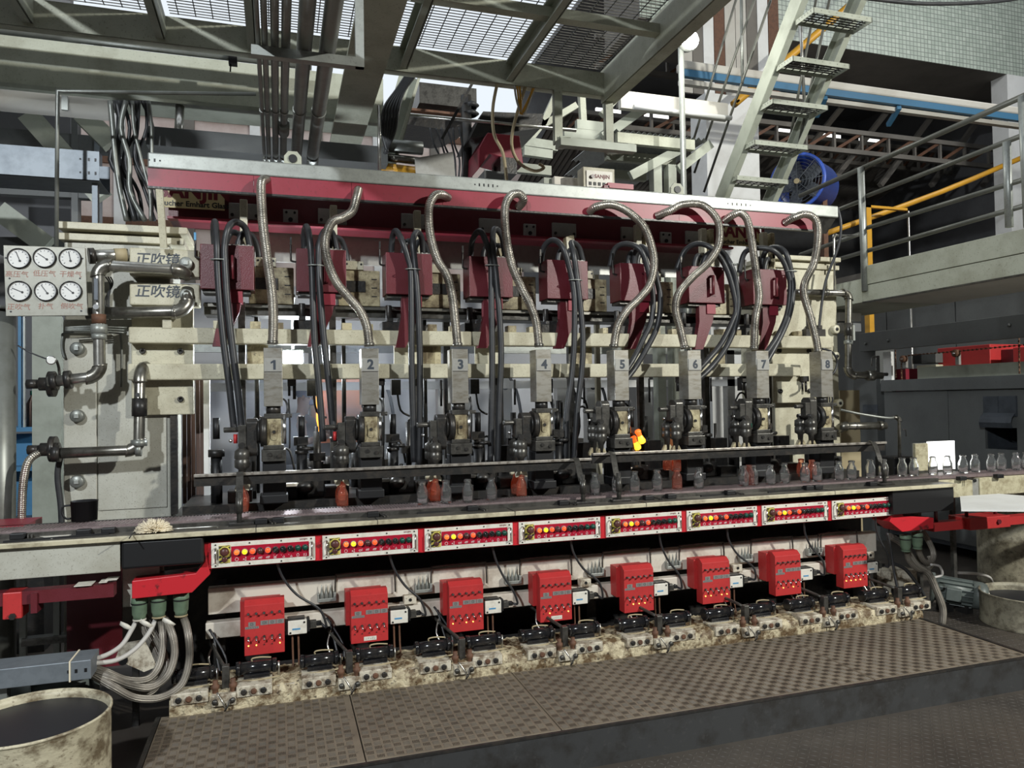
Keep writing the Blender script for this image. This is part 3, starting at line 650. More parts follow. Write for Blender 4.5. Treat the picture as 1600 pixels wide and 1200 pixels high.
# ================================================================== MACHINE FRAME
mf = thing('machine_frame', (1.6, 4.9, 0), 'dirty cream cast frame of the eight-section glass forming machine', 'machine')
lp = MB().box(-1.15, -0.60, 4.75, 5.25, 0.2, 2.62).build('pillar', 'cream_pillar', mf, bevel=0.01)
MB().box(-1.152, -0.985, 4.735, 4.76, 0.2, 2.15).build('pillar_cover', 'cream_pillar', lp, bevel=0.006)
MB().box(-0.98, -0.62, 4.742, 4.752, 1.06, 2.10).build('pillar_cover', 'cream_pillar', lp, bevel=0.006)
MB().box(-1.17, -0.50, 4.70, 5.20, 2.66, 2.70).build('cap_plate', 'cream', mf, bevel=0.004)
MB().box(-1.17, -0.52, 4.72, 5.15, 2.60, 2.64).build('cap_plate', 'cream', mf, bevel=0.004)
rp = MB().box(3.62, 4.22, 4.78, 5.2, 0.2, 2.70).build('pillar', 'cream', mf, bevel=0.01)
MB().box(3.95, 4.21, 4.765, 4.785, 0.3, 2.6).build('pillar_cover', 'cream', rp, bevel=0.006)
MB().box(3.60, 4.24, 4.74, 5.2, 2.70, 2.735).build('cap_plate', 'cream', mf, bevel=0.004)
MB().box(3.60, 4.24, 4.76, 5.2, 2.64, 2.675).build('cap_plate', 'cream', mf, bevel=0.004)
MB().box(-0.80, 4.03, 4.62, 4.70, 2.010, 2.102).build('cross_bar', 'cream', mf, bevel=0.008)
MB().box(-0.805, 3.74, 4.62, 4.70, 1.800, 1.893).build('cross_bar', 'cream', mf, bevel=0.008)
for x in (-0.6, -0.33, 3.35, 3.6): MB().cbox((x, 4.64, 2.12), 0.05, 0.05, 0.05).build('lug', 'cream', mf, bevel=0.004)
# base plates behind the bars
for (x0, x1, z0, z1) in [(-0.80, -0.47, 1.60, 2.30), (3.55, 3.95, 1.60, 2.35)]:
    bp = MB().box(x0, x1, 4.705, 4.75, z0, z1).build('bolt_plate', 'cream', mf, bevel=0.006)
    for xx in (x0+0.06, x1-0.07):
        for zz in (z0+0.09, (z0+z1)/2+0.02, z1-0.04): MB().lathe([(0.0, 0.0), (0.008, 0.0), (0.008, -0.012), (0.017, -0.012), (0.017, 0.01)], (xx, 4.70, zz), 12, (0,1,0)).build('socket_bolt', 'dark_steel', bp)
# upper blocks behind the red boxes
for k in range(8):
    x = XS[k]; b = MB().box(x-0.14, x+0.125, 4.78, 4.98, 2.27, 2.50).build('upper_block', 'cream_oily', mf, bevel=0.006)
    MB().box(x-0.10, x+0.03, 4.772, 4.785, 2.36, 2.43).build('inset_plate', 'dark_steel', b)
    MB().box(x-0.10, x+0.02, 4.765, 4.80, 2.50, 2.555).build('top_lug', 'cream', b, bevel=0.003)
    for xx in (x-0.085, x+0.005): MB().cyl((xx, 4.763, 2.535), (xx, 4.77, 2.535), 0.007, n=10).build('hole', 'black', b)
    for zz in (2.33, 2.385, 2.44): MB().box(x+0.07, x+0.105, 4.777, 4.785, zz, zz+0.006).build('slot', 'black', b)
MB().box(-0.42, 4.0, 4.80, 5.00, 2.20, 2.275).build('lower_channel', 'mid_steel', mf, bevel=0.004)
MB().box(-0.42, 4.0, 4.76, 4.80, 2.245, 2.262).build('lower_lip', 'pipe_steel', mf)
# lettered plates on the left end
for i, (z0, z1, s) in enumerate([(2.40, 2.56, '正吹镜'), (2.23, 2.36, '正吹镜')]):
    pz = MB().box(-0.80, -0.43, 4.655, 4.76, z0, z1).build('lettered_plate', 'cream', mf, bevel=0.008)
    text(s, 0.078, 'hand_lettering', 'print_num', pz, (-0.655, 4.653, (z0+z1)/2+0.012), bold=0.0008, shear=0.15)
    kx = -0.50
    b = MB().lathe([(0.036, 0.0), (0.036, -0.03), (0.030, -0.036), (0.0, -0.036)], (kx, 4.655, (z0+z1)/2-0.003), 20, (0,1,0)).build('plug', 'galvanised', pz)
    MB().cbox((kx, 4.615, (z0+z1)/2-0.003), 0.026, 0.012, 0.026).build('square_head', 'galvanised', b, bevel=0.002)
for (px, py) in [(122, 545), (122, 650), (122, 752)]:
    q = at(px, py, Y=4.73)
    b = MB().lathe([(0.036, 0.02), (0.036, -0.03), (0.030, -0.036), (0.0, -0.036)], q, 20, (0,1,0)).build('plug', 'pipe_grey', mf)
    MB().cbox(q+Vector((0,-0.04,0)), 0.024, 0.012, 0.024).build('square_head', 'galvanised', b, bevel=0.002)
for (px, py) in [(1227, 455), (1303, 515), (1303, 557), (1308, 630)]:
    q = at(px, py, Y=4.755)
    b = MB().lathe([(0.034, 0.02), (0.034, -0.03), (0.026, -0.034), (0.0, -0.034)], q, 20, (0,1,0)).build('plug', 'cream', mf)
    MB().lathe([(0.014, -0.034), (0.014, -0.038), (0.0, -0.038)], q, 6, (0,1,0)).build('socket', 'black', b)
# second red beam with drop posts
MB().box(-0.62, 3.30, 4.86, 5.10, 2.785, 3.02).build('rear_beam', 'red_dark', mf)  # darker red carries the duct's shadow in the beam's colour
MB().box(-0.62, 3.30, 4.80, 4.86, 2.772, 2.787).build('rear_beam_flange', 'red_paint', mf)
for k in range(8):
    x = XS[k]-0.165
    if k in (3, 4):
        p = MB().prism([(x-0.03, 4.74, 2.78), (x+0.03, 4.74, 2.80), (x+0.045, 4.74, 2.70), (x+0.03, 4.74, 2.56), (x-0.0, 4.74, 2.60), (x-0.03, 4.74, 2.70)], (0, 0.06, 0)).build('drop_post', 'cream_oily', mf, bevel=0.006)
        MB().box(x-0.025, x+0.005, 4.735, 4.742, 2.68, 2.75).build('inset_plate', 'cream', p)
    else:
        MB().box(x-0.022, x+0.022, 4.74, 4.79, 2.50, 2.90).build('drop_post', 'cream', mf, bevel=0.005)
        if k > 4: MB().box(x+0.05, x+0.085, 4.74, 4.79, 2.50, 2.90).build('drop_post', 'cream_oily', mf, bevel=0.005)
    MB().box(x-0.09, x+0.09, 4.84, 4.862, 2.80, 2.90).build('bracket_plate', 'plate_grey', mf, bevel=0.003)
    for xx in (x-0.07, x+0.07): MB().cyl((xx, 4.832, 2.825), (xx, 4.842, 2.825), 0.010, n=8).build('bolt', 'dark_steel', mf)
    if k in (0, 3, 5):
        xx = XS[k]+0.11; bp = MB().box(xx-0.045, xx+0.045, 4.84, 4.862, 2.79, 2.88).build('bolt_plate', 'plate_grey', mf, bevel=0.003)
        for dx, dz, r in ((-0.025, 0.025, 0.008), (0.025, 0.025, 0.008), (0, -0.02, 0.014)): MB().cyl((xx+dx, 4.834, 2.835+dz), (xx+dx, 4.842, 2.835+dz), r, n=10).build('hole', 'black', bp)
# blow-mould mechanics seen above the cross bars
for k in range(8):
    x = XS[k]
    m = MB(); m.box(x+0.12, x+0.30, 4.66, 4.80, 2.10, 2.16); m.box(x+0.15, x+0.19, 4.66, 4.78, 2.16, 2.185); m.box(x+0.23, x+0.27, 4.66, 4.78, 2.16, 2.19)
    m.cyl((x+0.17, 4.72, 2.18), (x+0.17, 4.72, 2.27), 0.020); m.build('blow_mechanism', 'dark_steel', mf, bevel=0.003)
    MB().box(x-0.13, x-0.07, 4.63, 4.70, 2.102, 2.145).build('lug', 'cream_oily', mf, bevel=0.003)
    MB().box(x+0.02, x+0.06, 4.63, 4.70, 2.102, 2.14).build('lug', 'cream_oily', mf, bevel=0.003)
    MB().box(x-0.20, x-0.16, 4.72, 4.76, 1.10, 2.27).build('guide_post', 'mid_steel', mf)
    m = MB(); m.box(x+0.08, x+0.13, 4.655, 4.70, 1.76, 1.80); m.cyl((x+0.09, 4.68, 1.70), (x+0.09, 4.68, 1.78), 0.008, n=6); m.cyl((x+0.12, 4.68, 1.68), (x+0.12, 4.68, 1.78), 0.010, n=6)
    m.build('nozzle_bracket', 'dark_steel', mf)
    if k % 2 == 0: MB().box(x-0.15, x-0.03, 4.71, 4.73, 1.80, 2.05).build('cover_plate', 'cream_oily', mf)
    if k in (1, 2, 4, 6): MB().box(x+0.20, x+0.36, 4.71, 4.73, 1.89, 2.02).build('cover_plate', 'cream', mf)
# bed of the machine, dark under and behind the bench
MB().box(-0.60, 4.10, 4.45, 5.2, 0.19, 1.00).build('bed', 'dark_steel', mf)
MB().box(-0.50, 4.05, 4.40, 5.0, 1.00, 1.10).build('bed_top', 'dark_steel', mf)
for k in range(8):
    x = XS[k]; m = MB()
    m.box(x+0.05, x+0.28, 4.50, 4.60, 1.10, 1.20); m.cyl((x-0.02, 4.48, 1.10), (x-0.02, 4.48, 1.30), 0.04); m.box(x-0.25, x-0.12, 4.46, 4.56, 1.10, 1.17)
    m.cyl((x+0.20, 4.48, 1.18), (x+0.20, 4.48, 1.28), 0.012, n=8); m.sphere((x+0.17, 4.46, 1.17), 0.05, 0.04, 0.04); m.box(x-0.20, x-0.10, 4.60, 4.66, 1.1, 1.36)
    m.build('mould_mechanism', 'dark_steel', mf, bevel=0.004)
    m = MB(); m.box(x+0.06, x+0.20, 4.45, 4.54, 1.175, 1.195); m.build('worn_cap', 'channel_white' if k in (0, 4, 5) else 'mid_steel', mf, bevel=0.004)
MB().box(-0.40, 3.40, 5.14, 5.16, 2.60, 2.80).build('rear_shield', 'plate_grey', mf)
# brown curtain strip beside the left pillar
o = MB()
for i in range(5): o.box(-0.56+i*0.025, -0.538+i*0.025, 4.95+0.01*(i % 2), 4.96+0.01*(i % 2), 1.05, 1.82)
o = o.build('curtain_strip', 'curtain_brown', mf)
MB().box(-0.60, -0.565, 4.72, 4.78, 1.02, 1.8).build('dark_post', 'dark_steel', mf)
MB().box(-0.435, -0.40, 4.9, 4.95, 1.1, 1.82).build('light_post', 'white_paint', mf)

# ---- sign plates
def sign(name, x0, x1, z0, z1, y, label):
    t = thing(name, ((x0+x1)/2, y, z0), label, 'sign')
    MB().box(x0, x1, y, y+0.006, z0, z1).build('plate', 'sign_cream', t)
    h = z1-z0
    text('SANJIN', h*0.74, 'lettering', 'print_maroon', t, ((x0+x1)/2, y-0.001, z0+h*0.60), bold=0.005)
    text('Bucher Emhart Glass', h*0.265, 'small_lettering', 'print_black', t, ((x0+x1)/2, y-0.001, z0+h*0.15), bold=0.0012)
a, b = at(256, 284, Y=4.83), at(351, 329, Y=4.83)
sign('maker_sign', a.x, b.x, b.z, a.z+0.02, 4.83, 'cream maker sign with maroon lettering below the left end of the duct')
a, b = at(1130, 351, Y=4.83), at(1188, 386, Y=4.83)
sign('maker_sign', a.x, b.x, b.z, a.z+0.02, 4.83, 'cream maker sign with maroon lettering behind the seventh hose')

# ================================================================== OVERHEAD DUCT
DX0, DX1, DY = -0.68, 4.015, 4.50
z_t, z_m, z_b = at(230, 237, Y=DY).z, at(230, 262, Y=DY).z, at(230, 290, Y=DY).z
du = thing('exhaust_duct', (1.6, DY, z_b), 'long red duct capped with a galvanised trunk above the columns', 'duct')
MB().box(DX0, DX1, DY, DY+0.13, z_m+0.002, z_t).build('galvanised_trunk', 'galvanised', du, bevel=0.008)
xr = at(1270, 350, Y=DY).x
for i in range(8):
    a = DX0+(xr-DX0)*i/8; b = DX0+(xr-DX0)*(i+1)/8
    MB().box(a+0.001, b-0.001, DY+0.004, DY+0.03, z_b, z_m).build('red_panel', 'red_paint', du)
MB().box(DX0, xr, DY+0.03, DY+0.07, z_b, z_b+0.01).build('underside', 'mid_steel', du)
MB().box(DX0, xr, DY, DY+0.03, z_b-0.012, z_b).build('bottom_angle', 'dark_steel', du)
MB().prism([(xr+0.02, DY+0.02, z_m), (DX1-0.01, DY+0.02, z_m), (DX1-0.03, DY+0.1, z_m-0.1), (xr+0.05, DY+0.1, z_m-0.1)], (0, 0, 0.006)).build('end_chute', 'mid_steel', du)
for (px, n) in [(233, 3), (742, 6), (1137, 6)]:
    for i in range(n):
        q = at(px+ (8.5 if px < 700 else 7)*i, 245+ (px-230)*0.062+ (2 if px > 300 else 0), Y=DY)
        MB().cbox((q.x, DY-0.0, (z_t+z_m)/2), 0.008, 0.004, 0.018 if 0 < i < n-1 else 0.008).build('slot', 'black', du)
for px in (457, 1048):
    q = at(px, 245 if px == 457 else 292, Y=DY+0.15)
    l = MB().prism([(q.x-0.05, DY+0.06, z_t), (q.x+0.05, DY+0.06, z_t), (q.x+0.05, DY+0.06, z_t+0.06), (q.x+0.025, DY+0.06, z_t+0.09), (q.x-0.025, DY+0.06, z_t+0.09), (q.x-0.05, DY+0.06, z_t+0.06)], (0, 0.02, 0)).build('lifting_lug', 'beige_steel', du)
    MB().cyl((q.x, DY+0.052, z_t+0.045), (q.x, DY+0.061, z_t+0.045), 0.025).build('hole', 'black', l)
# support hanger at the left end
q0, q1 = at(252, 292, Y=4.52), at(262, 388, Y=4.6)
MB().obox((q0.x-0.01, 4.52, q0.z), (q1.x-0.02, 4.6, q1.z-0.0), 0.035, 0.035, (0,1,0)).build('hanger', 'cream', du)

# ================================================================== TAKE-OUT COLUMNS
def column(k):
    x = XS[k]; raised = k in (4, 5, 6, 7)
    t = thing('takeout_column', (x, 4.36, 1.0), 'take-out column with number plate %s' % NW[k] + (' and lifted tongs' if raised else ''), 'column', 'numbered take-out columns')
    B = lambda mb, n, m, **kw: mb.build(n, m, kw.pop('parent', t), key=('col', n, kw.pop('v', ''), raised), **kw)
    B(MB().box(x-0.05, x+0.05, 4.31, 4.43, 1.640, 1.965), 'housing', 'stainless', bevel=0.003)
    pln = MB().box(x-0.048, x+0.048, 4.303, 4.31, 1.833, 1.908).build('number_plate', 'plate_grey', t, bevel=0.001)
    if k == 0: MB().prism([(x+0.001, 4.3025, 1.843), (x+0.014, 4.3025, 1.843), (x+0.014, 4.3025, 1.897), (x+0.003, 4.3025, 1.897), (x-0.013, 4.3025, 1.886), (x-0.013, 4.3025, 1.876), (x+0.001, 4.3025, 1.882)][::-1], (0, 0.001, 0)).build('digit', 'print_num', pln)
    else: text(str(k+1), 0.076, 'digit', 'print_num', pln, (x+0.002, 4.3025, 1.870), bold=0.0030)
    B(MB().cyl((x, 4.365, 1.595), (x, 4.365, 1.645), 0.040, n=20), 'neck', 'dark_steel')
    c = MB(); c.box(x-0.05, x+0.05, 4.32, 4.41, 1.572, 1.600); c.box(x+0.04, x+0.085, 4.325, 4.36, 1.575, 1.598); c.cyl((x+0.085, 4.34, 1.586), (x+0.10, 4.34, 1.586), 0.012, n=10)
    B(c, 'collar', 'mid_steel', bevel=0.003)
    B(MB().box(x-0.037, x+0.042, 4.325, 4.41, 1.42, 1.575), 'body', 'cream_oily', bevel=0.006)
    cap = [(x+0.002+0.017*math.cos(a), 4.325, 1.495+(0.028 if a < PI else -0.028)+0.017*math.sin(a)) for a in [i*PI/8 for i in range(16)]]
    bs = B(MB().prism(cap[::-1], (0, -0.006, 0)), 'boss', 'cream_oily', bevel=0.001)
    B(MB().cyl((x+0.002, 4.312, 1.498), (x+0.002, 4.32, 1.498), 0.010, n=6), 'boss_bolt', 'dark_steel', parent=bs)
    B(MB().cyl((x+0.056, 4.335, 1.43), (x+0.056, 4.335, 1.59), 0.0115), 'slide_rod', 'chrome')
    c = MB(); c.box(x-0.065, x+0.065, 4.30, 4.43, 1.335, 1.40); c.box(x-0.055, x+0.055, 4.315, 4.42, 1.40, 1.425)
    bb = B(c, 'base_block', 'mid_steel', bevel=0.004)
    for i, (dx, dz) in enumerate(((-0.02, 1.375), (0.03, 1.365))): B(MB().cyl((x+dx, 4.292, dz), (x+dx, 4.30, dz), 0.011, n=8), 'bolt', 'dark_steel', parent=bb, v=i)
    B(MB().box(x-0.06, x+0.065, 4.33, 4.45, 1.10, 1.335).box(x-0.075, x+0.075, 4.315, 4.45, 1.10, 1.15), 'foot', 'black', bevel=0.006)
    B(MB().tube([(x+0.065, 4.36, 1.58), (x+0.075, 4.345, 1.62), (x+0.07, 4.36, 1.66), (x+0.055, 4.40, 1.68)], 0.006, 6, 4), 'air_line', 'rubber')
    B(MB().tube([(x+0.085, 4.40, 1.40), (x+0.088, 4.39, 1.55), (x+0.082, 4.39, 1.68)], 0.005, 6, 4), 'air_line', 'rubber', v=2)
    # rotary hub
    h = MB(); h.cyl((x-0.037, 4.365, 1.50), (x-0.070, 4.365, 1.50), 0.084, n=28); h.cyl((x-0.070, 4.365, 1.50), (x-0.085, 4.365, 1.50), 0.066, n=24)
    B(h, 'rotary_hub', 'dark_steel')
    zt = 0.105 if raised else 0.0
    tilt = {5: 0.10, 6: 0.04}.get(k, 0)
    # swing arm
    if raised:
        arm = [(4.315, 1.43), (4.335, 1.41), (4.395, 1.41), (4.415, 1.43), (4.415, 1.62), (4.395, 1.64), (4.335, 1.64), (4.315, 1.62)]
    else:
        arm = [(4.315, 1.385), (4.335, 1.365), (4.395, 1.365), (4.415, 1.385), (4.415, 1.555), (4.395, 1.575), (4.335, 1.575), (4.315, 1.555)]
    B(MB().prism([(x-0.085, a, b) for a, b in arm], (-0.058, 0, 0)), 'swing_arm', 'mid_steel' if raised else 'dark_steel', bevel=0.006)
    xc = x-0.165
    c = MB(); c.cyl((x-0.26, 4.33, 1.515+zt*0.6), (x-0.13, 4.36, 1.515+zt*0.6), 0.015, n=10); c.box(xc-0.02, xc+0.02, 4.315, 4.37, 1.42+zt*0.8, 1.54+zt*0.6)
    B(c, 'spindle_clevis', 'mid_steel', bevel=0.003)
    for j, yy in enumerate((4.29, 4.40)):
        hd = B(MB().lathe([(0.0, 1.435), (0.014, 1.43), (0.020, 1.41), (0.038, 1.40), (0.040, 1.36), (0.034, 1.355), (0.039, 1.35), (0.039, 1.312), (0.020, 1.30), (0.014, 1.22), (0.0, 1.22)], (xc, yy, zt*0.75), 16), 'tong_head', 'mid_steel', v=j)
        zz = 1.205+zt
        for s, sd in enumerate((-1, 1)):
            jaw = [(xc+sd*0.004, yy-0.012, zz+0.03), (xc+sd*0.020, yy-0.012, zz+0.03), (xc+sd*0.038, yy-0.012, zz-0.005), (xc+sd*0.034, yy-0.012, zz-0.022), (xc+sd*0.012, yy-0.012, zz-0.012)]
            B(MB().prism(jaw if sd < 0 else jaw[::-1], (0, 0.024, 0)), 'tong_jaw', 'cream_oily' if raised else 'cream', parent=hd, v=(j, s), bevel=0.002)
    B(MB().cyl((xc, 4.27, 1.43+zt*0.75), (xc, 4.42, 1.43+zt*0.75), 0.016), 'tong_bridge', 'dark_steel')
    B(MB().sphere((x-0.225, 4.33, 1.455+zt*0.6), 0.010), 'grease_ball', 'chrome')
    if not raised and k in (0, 1): MB().cyl((x-0.20, 4.34, 1.44), (x-0.20, 4.34, 1.49), 0.011).build('red_cap', 'red_bright', t)
    if k == 6: MB().cyl((x-0.105, 4.33, 1.44), (x-0.105, 4.33, 1.47), 0.02).build('green_cap', 'lens_green', t)
for k in range(8): column(k)
# black plunger posts between the columns
for k in range(8):
    x = XS[k]+0.155; t = thing('plunger_post', (x, 4.50, 1.1), 'black stepped plunger post right of column %s' % NW[k], 'post', 'plunger posts between columns')
    MB().cyl((x, 4.5, 1.1), (x, 4.5, 1.36), 0.031).build('lower_barrel', 'black', t, key='pl1')
    MB().cyl((x, 4.5, 1.46), (x, 4.5, 1.58), 0.019).build('upper_barrel', 'black', t, key='pl2')
    c = MB(); c.cyl((x, 4.5, 1.36), (x, 4.5, 1.38), 0.038); c.box(x-0.045, x+0.035, 4.47, 4.53, 1.41, 1.46); c.cyl((x, 4.5, 1.38), (x, 4.5, 1.41), 0.028); c.cyl((x, 4.47, 1.39), (x+0.065, 4.47, 1.39), 0.012, n=8)
    c.build('collar', 'dark_steel', t, key='pl3')
x = XS[0]-0.31; t = thing('plunger_post', (x, 4.50, 1.1), 'black stepped plunger post by the brown curtain', 'post', 'plunger posts between columns')
MB().cyl((x, 4.5, 1.1), (x, 4.5, 1.36), 0.031).build('lower_barrel', 'black', t); MB().cyl((x, 4.5, 1.46), (x, 4.5, 1.58), 0.019).build('upper_barrel', 'black', t)
MB().cyl((x, 4.5, 1.36), (x, 4.5, 1.40), 0.045).build('collar', 'dark_steel', t)

# ================================================================== FLEXIBLE METAL HOSES
FH = [
 [(416,280),(409,284),(408,303),(411,350),(417,400),(424,450),(427,490),(426,538)],
 [(560,296),(556,312),(550,330),(535,340),(518,348),(508,375),(511,405),(525,440),(545,465),(562,485),(573,510),(577,541)],
 [(700,309),(690,304),(678,307),(670,326),(672,365),(683,405),(698,430),(706,460),(711,500),(715,541)],
 [(810,324),(818,313),(811,303),(798,306),(789,325),(791,370),(800,415),(815,450),(830,480),(838,505),(842,542)],
 [(921,331),(932,323),(955,320),(980,330),(1005,353),(1018,385),(1022,415),(1015,445),(1000,465),(980,485),(965,510),(959,543)],
 [(1025,338),(1045,330),(1065,320),(1095,320),(1115,335),(1124,355),(1122,385),(1105,412),(1080,435),(1060,460),(1056,485),(1062,510),(1070,545)],
 [(1132,345),(1145,336),(1157,333),(1168,345),(1175,380),(1182,430),(1186,465),(1180,500),(1178,546)],
 [(1226,349),(1240,340),(1260,335),(1275,345),(1278,370),(1272,410),(1258,440),(1256,460),(1266,495),(1275,530),(1278,550)]]
SHAPE = ['nearly straight', 'sharply kinked S-shaped', 'gently S-shaped hooked', 'hook-topped S-shaped', 'wide looping', 'tallest looping', 'short-hooked nearly straight', 'square-shouldered']
for k, path in enumerate(FH):
    n = len(path); pts = []
    for i, (px, py) in enumerate(path):
        Y = DY+0.01 if i == 0 else (DY-0.055 if i == 1 else 4.43 - 0.06*(i-1)/(n-2))
        pts.append(at(px, py, Y=Y))
    t = thing('flexible_hose', tuple(pts[-1]), '%s ribbed metal hose from the red duct to column %s' % (SHAPE[k], NW[k]), 'hose', 'ribbed metal hoses')
    MB().tube(pts, 0.0265, 16, 7).build('hose', 'flex_metal', t)
    MB().cyl(pts[0]+Vector((0,-0.004,0)), pts[0]+Vector((0,0.01,0)), 0.036, n=18).build('flange', 'dark_steel', t)
    e = pts[-1]; MB().cyl(e+Vector((0,0,0.02)), e+Vector((0,0,0.0)), 0.030, n=16).build('cuff', 'pipe_steel', t)

# ================================================================== RED COVER BOXES
for k in range(8):
    x1 = -0.127+0.533*k; x0 = x1-0.293; xc = (x0+x1)/2; yf = 4.585; z0, z1 = 2.325, 2.585
    t = thing('cover_box', (xc, yf, z0), 'dark red cover box with handle hung left of column %s' % NW[k], 'box', 'dark red cover boxes')
    B = lambda mb, n, m, **kw: mb.build(n, m, kw.pop('parent', t), key=('cov', n, kw.pop('v', '')), **kw)
    B(MB().box(x0, x1, yf, yf+0.17, z0, z1), 'box', 'red_dark', bevel=0.003)
    h = MB(); hx = xc+0.03; h.box(hx-0.02, hx+0.045, yf-0.003, yf, z0+0.05, z0+0.20)
    B(h, 'recess', 'red_dark')
    B(MB().tube([(hx, yf, z0+0.19), (hx, yf-0.035, z0+0.19), (hx, yf-0.035, z0+0.06), (hx, yf, z0+0.06)], 0.011, 8, smooth_path=False), 'handle', 'red_dark')
    B(MB().box(x1-0.135, x1-0.065, yf+0.02, yf+0.10, z0-0.075, z0), 'outlet', 'red_paint')
    B(MB().prism([(x0+0.10, yf+0.03, z0-0.0), (x1-0.06, yf+0.03, z0-0.0), (x1-0.085, yf+0.03, z0-0.13), (x1-0.17, yf+0.03, z0-0.33), (x0+0.06, yf+0.03, z0-0.33), (x0+0.10, yf+0.03, z0-0.13)][::-1], (0, 0.05, 0)), 'chute', 'red_dark')
    B(MB().box(x0+0.01, x1-0.02, yf+0.03, yf+0.16, z0-0.02, z0), 'bottom_rail', 'mid_steel')
    c = MB()
    for i in range(4): c.cyl((x1-0.12+0.03*i, yf+0.03, z1), (x1-0.12+0.03*i, yf+0.03, z1+0.012), 0.008, n=8)
    c.box(x1-0.14, x1-0.01, yf+0.02, yf+0.05, z1, z1+0.006)
    B(c, 'hose_plate', 'plate_grey')
    # small drain cock at the left
    cx = x0-0.03
    c = MB().tube([(cx, yf+0.05, z1+0.06), (cx, yf+0.05, z1-0.05), (cx+0.004, yf+0.05, z1-0.07), (cx+0.03, yf+0.05, z1-0.075)], 0.006, 6, 3)
    B(c, 'drain_pipe', 'dark_steel'); B(MB().cbox((cx, yf+0.045, z1+0.05), 0.012, 0.012, 0.045), 'drain_lever', 'print_blue' if k == 0 else 'dark_steel', v=(k == 0))

# ================================================================== BLACK RUBBER HOSES
RH = [
 ([(336,385),(334,360),(336,347),(339,380),(340,420),(344,480),(350,540),(358,600),(366,672)], [(392,386),(384,358),(369,347),(357,356),(351,385),(352,420),(356,480),(364,550),(372,610),(379,684)]),
 ([(476,395),(475,368),(479,354),(484,375),(487,412),(489,470),(492,540),(498,600),(505,690)], [(528,392),(520,366),(509,360),(500,378),(498,415),(501,470),(507,540),(514,600),(522,690)]),
 ([(611,398),(613,372),(619,361),(629,378),(638,405),(642,424),(643,480),(643,560),(645,640),(647,722)], [(661,398),(659,373),(651,363),(645,378),(648,410),(653,470),(656,550),(656,640),(655,726)]),
 ([(735,404),(738,376),(750,361),(761,383),(767,412),(768,480),(769,560),(768,640),(766,722)], [(790,404),(784,370),(772,358),(770,385),(775,430),(781,500),(783,560),(780,640),(778,726)]),
 ([(845,412),(850,386),(865,375),(880,388),(890,420),(896,450),(898,480),(897,540),(893,590),(885,650),(883,722)], [(912,412),(905,388),(893,379),(896,395),(901,430),(907,480),(911,530),(909,580),(902,640),(897,722)]),
 ([(953,417),(960,390),(978,381),(1000,390),(1012,420),(1020,460),(1018,500),(1005,530),(990,560),(972,588)], [(990,415),(994,392),(1005,386),(1018,405),(1027,440),(1032,470),(1027,510),(1010,545),(992,575),(974,598)]),
 ([(1057,420),(1070,392),(1090,381),(1112,388),(1130,410),(1142,440),(1150,480),(1145,500),(1128,535),(1108,560),(1084,586)], [(1095,418),(1105,398),(1125,392),(1140,410),(1150,440),(1154,480),(1149,510),(1133,545),(1110,575),(1086,597)]),
 ([(1155,424),(1163,396),(1180,388),(1205,390),(1222,405),(1232,430),(1235,450),(1230,490),(1215,525),(1190,562)], [(1188,420),(1195,395),(1212,386),(1228,396),(1237,430),(1239,455),(1234,490),(1220,525),(1194,572)])]
for k, pair in enumerate(RH):
    for s, path in enumerate(pair):
        n = len(path); pts = []
        for i, (px, py) in enumerate(path):
            Y = 4.70 if i == 0 else (4.67 if i == 1 else (4.60 if i == 2 else 4.535 - 0.03*(i/n) - 0.012*s))
            if i >= n-1 and k >= 5: Y = 4.47
            pts.append(at(px, py, Y=Y))
        pts[0].z = 2.575
        w_ = 'looping right' if k >= 5 else 'hanging straight down'
        o = MB().tube(pts, 0.0195, 12, 6).build('rubber_hose', 'rubber', None, org=tuple(pts[0]))
        tag(o, 'black hose %s from the cover box by column %s, %s strand' % (w_, NW[k], 'right' if s == 1 else 'left'), 'hose', 'black rubber hoses')
    # hose tie
    ci = {0: (343, 406), 1: (493, 415), 2: (645, 421), 3: (769, 415), 4: (899, 438), 5: (1024, 440), 6: (1146, 413), 7: (1236, 424)}[k]
    q = at(*ci, Y=4.515)
    if k not in (5,):
        o = MB().tube([q+Vector((0.045*math.cos(a), 0.026*math.sin(a), 0)) for a in [i*PI/8 for i in range(17)]], 0.004, 6, smooth_path=False, caps=False).build('hose_tie', 'galvanised', None, org=tuple(q))
        tag(o, 'small metal tie around the hose pair left of column %s' % NW[k], 'tie', 'hose ties')
    # second, partly hidden pair of arcs behind
    for s in range(2):
        x1 = -0.127+0.533*k
        xa = x1-0.16+0.07*s
        o = MB().tube([(xa, 4.72, 2.56), (xa, 4.72, 2.63), (xa+0.03, 4.73, 2.69), (xa+0.08, 4.77, 2.68), (xa+0.11, 4.80, 2.60), (xa+0.115, 4.80, 2.52)], 0.019, 10, 6).build('rubber_hose', 'rubber', None, org=(xa, 4.72, 2.56))
        tag(o, 'short black hose arching behind the cover box by column %s, %s strand' % (NW[k], ['left', 'right'][s]), 'hose', 'short arched hoses of box ' + NW[k])

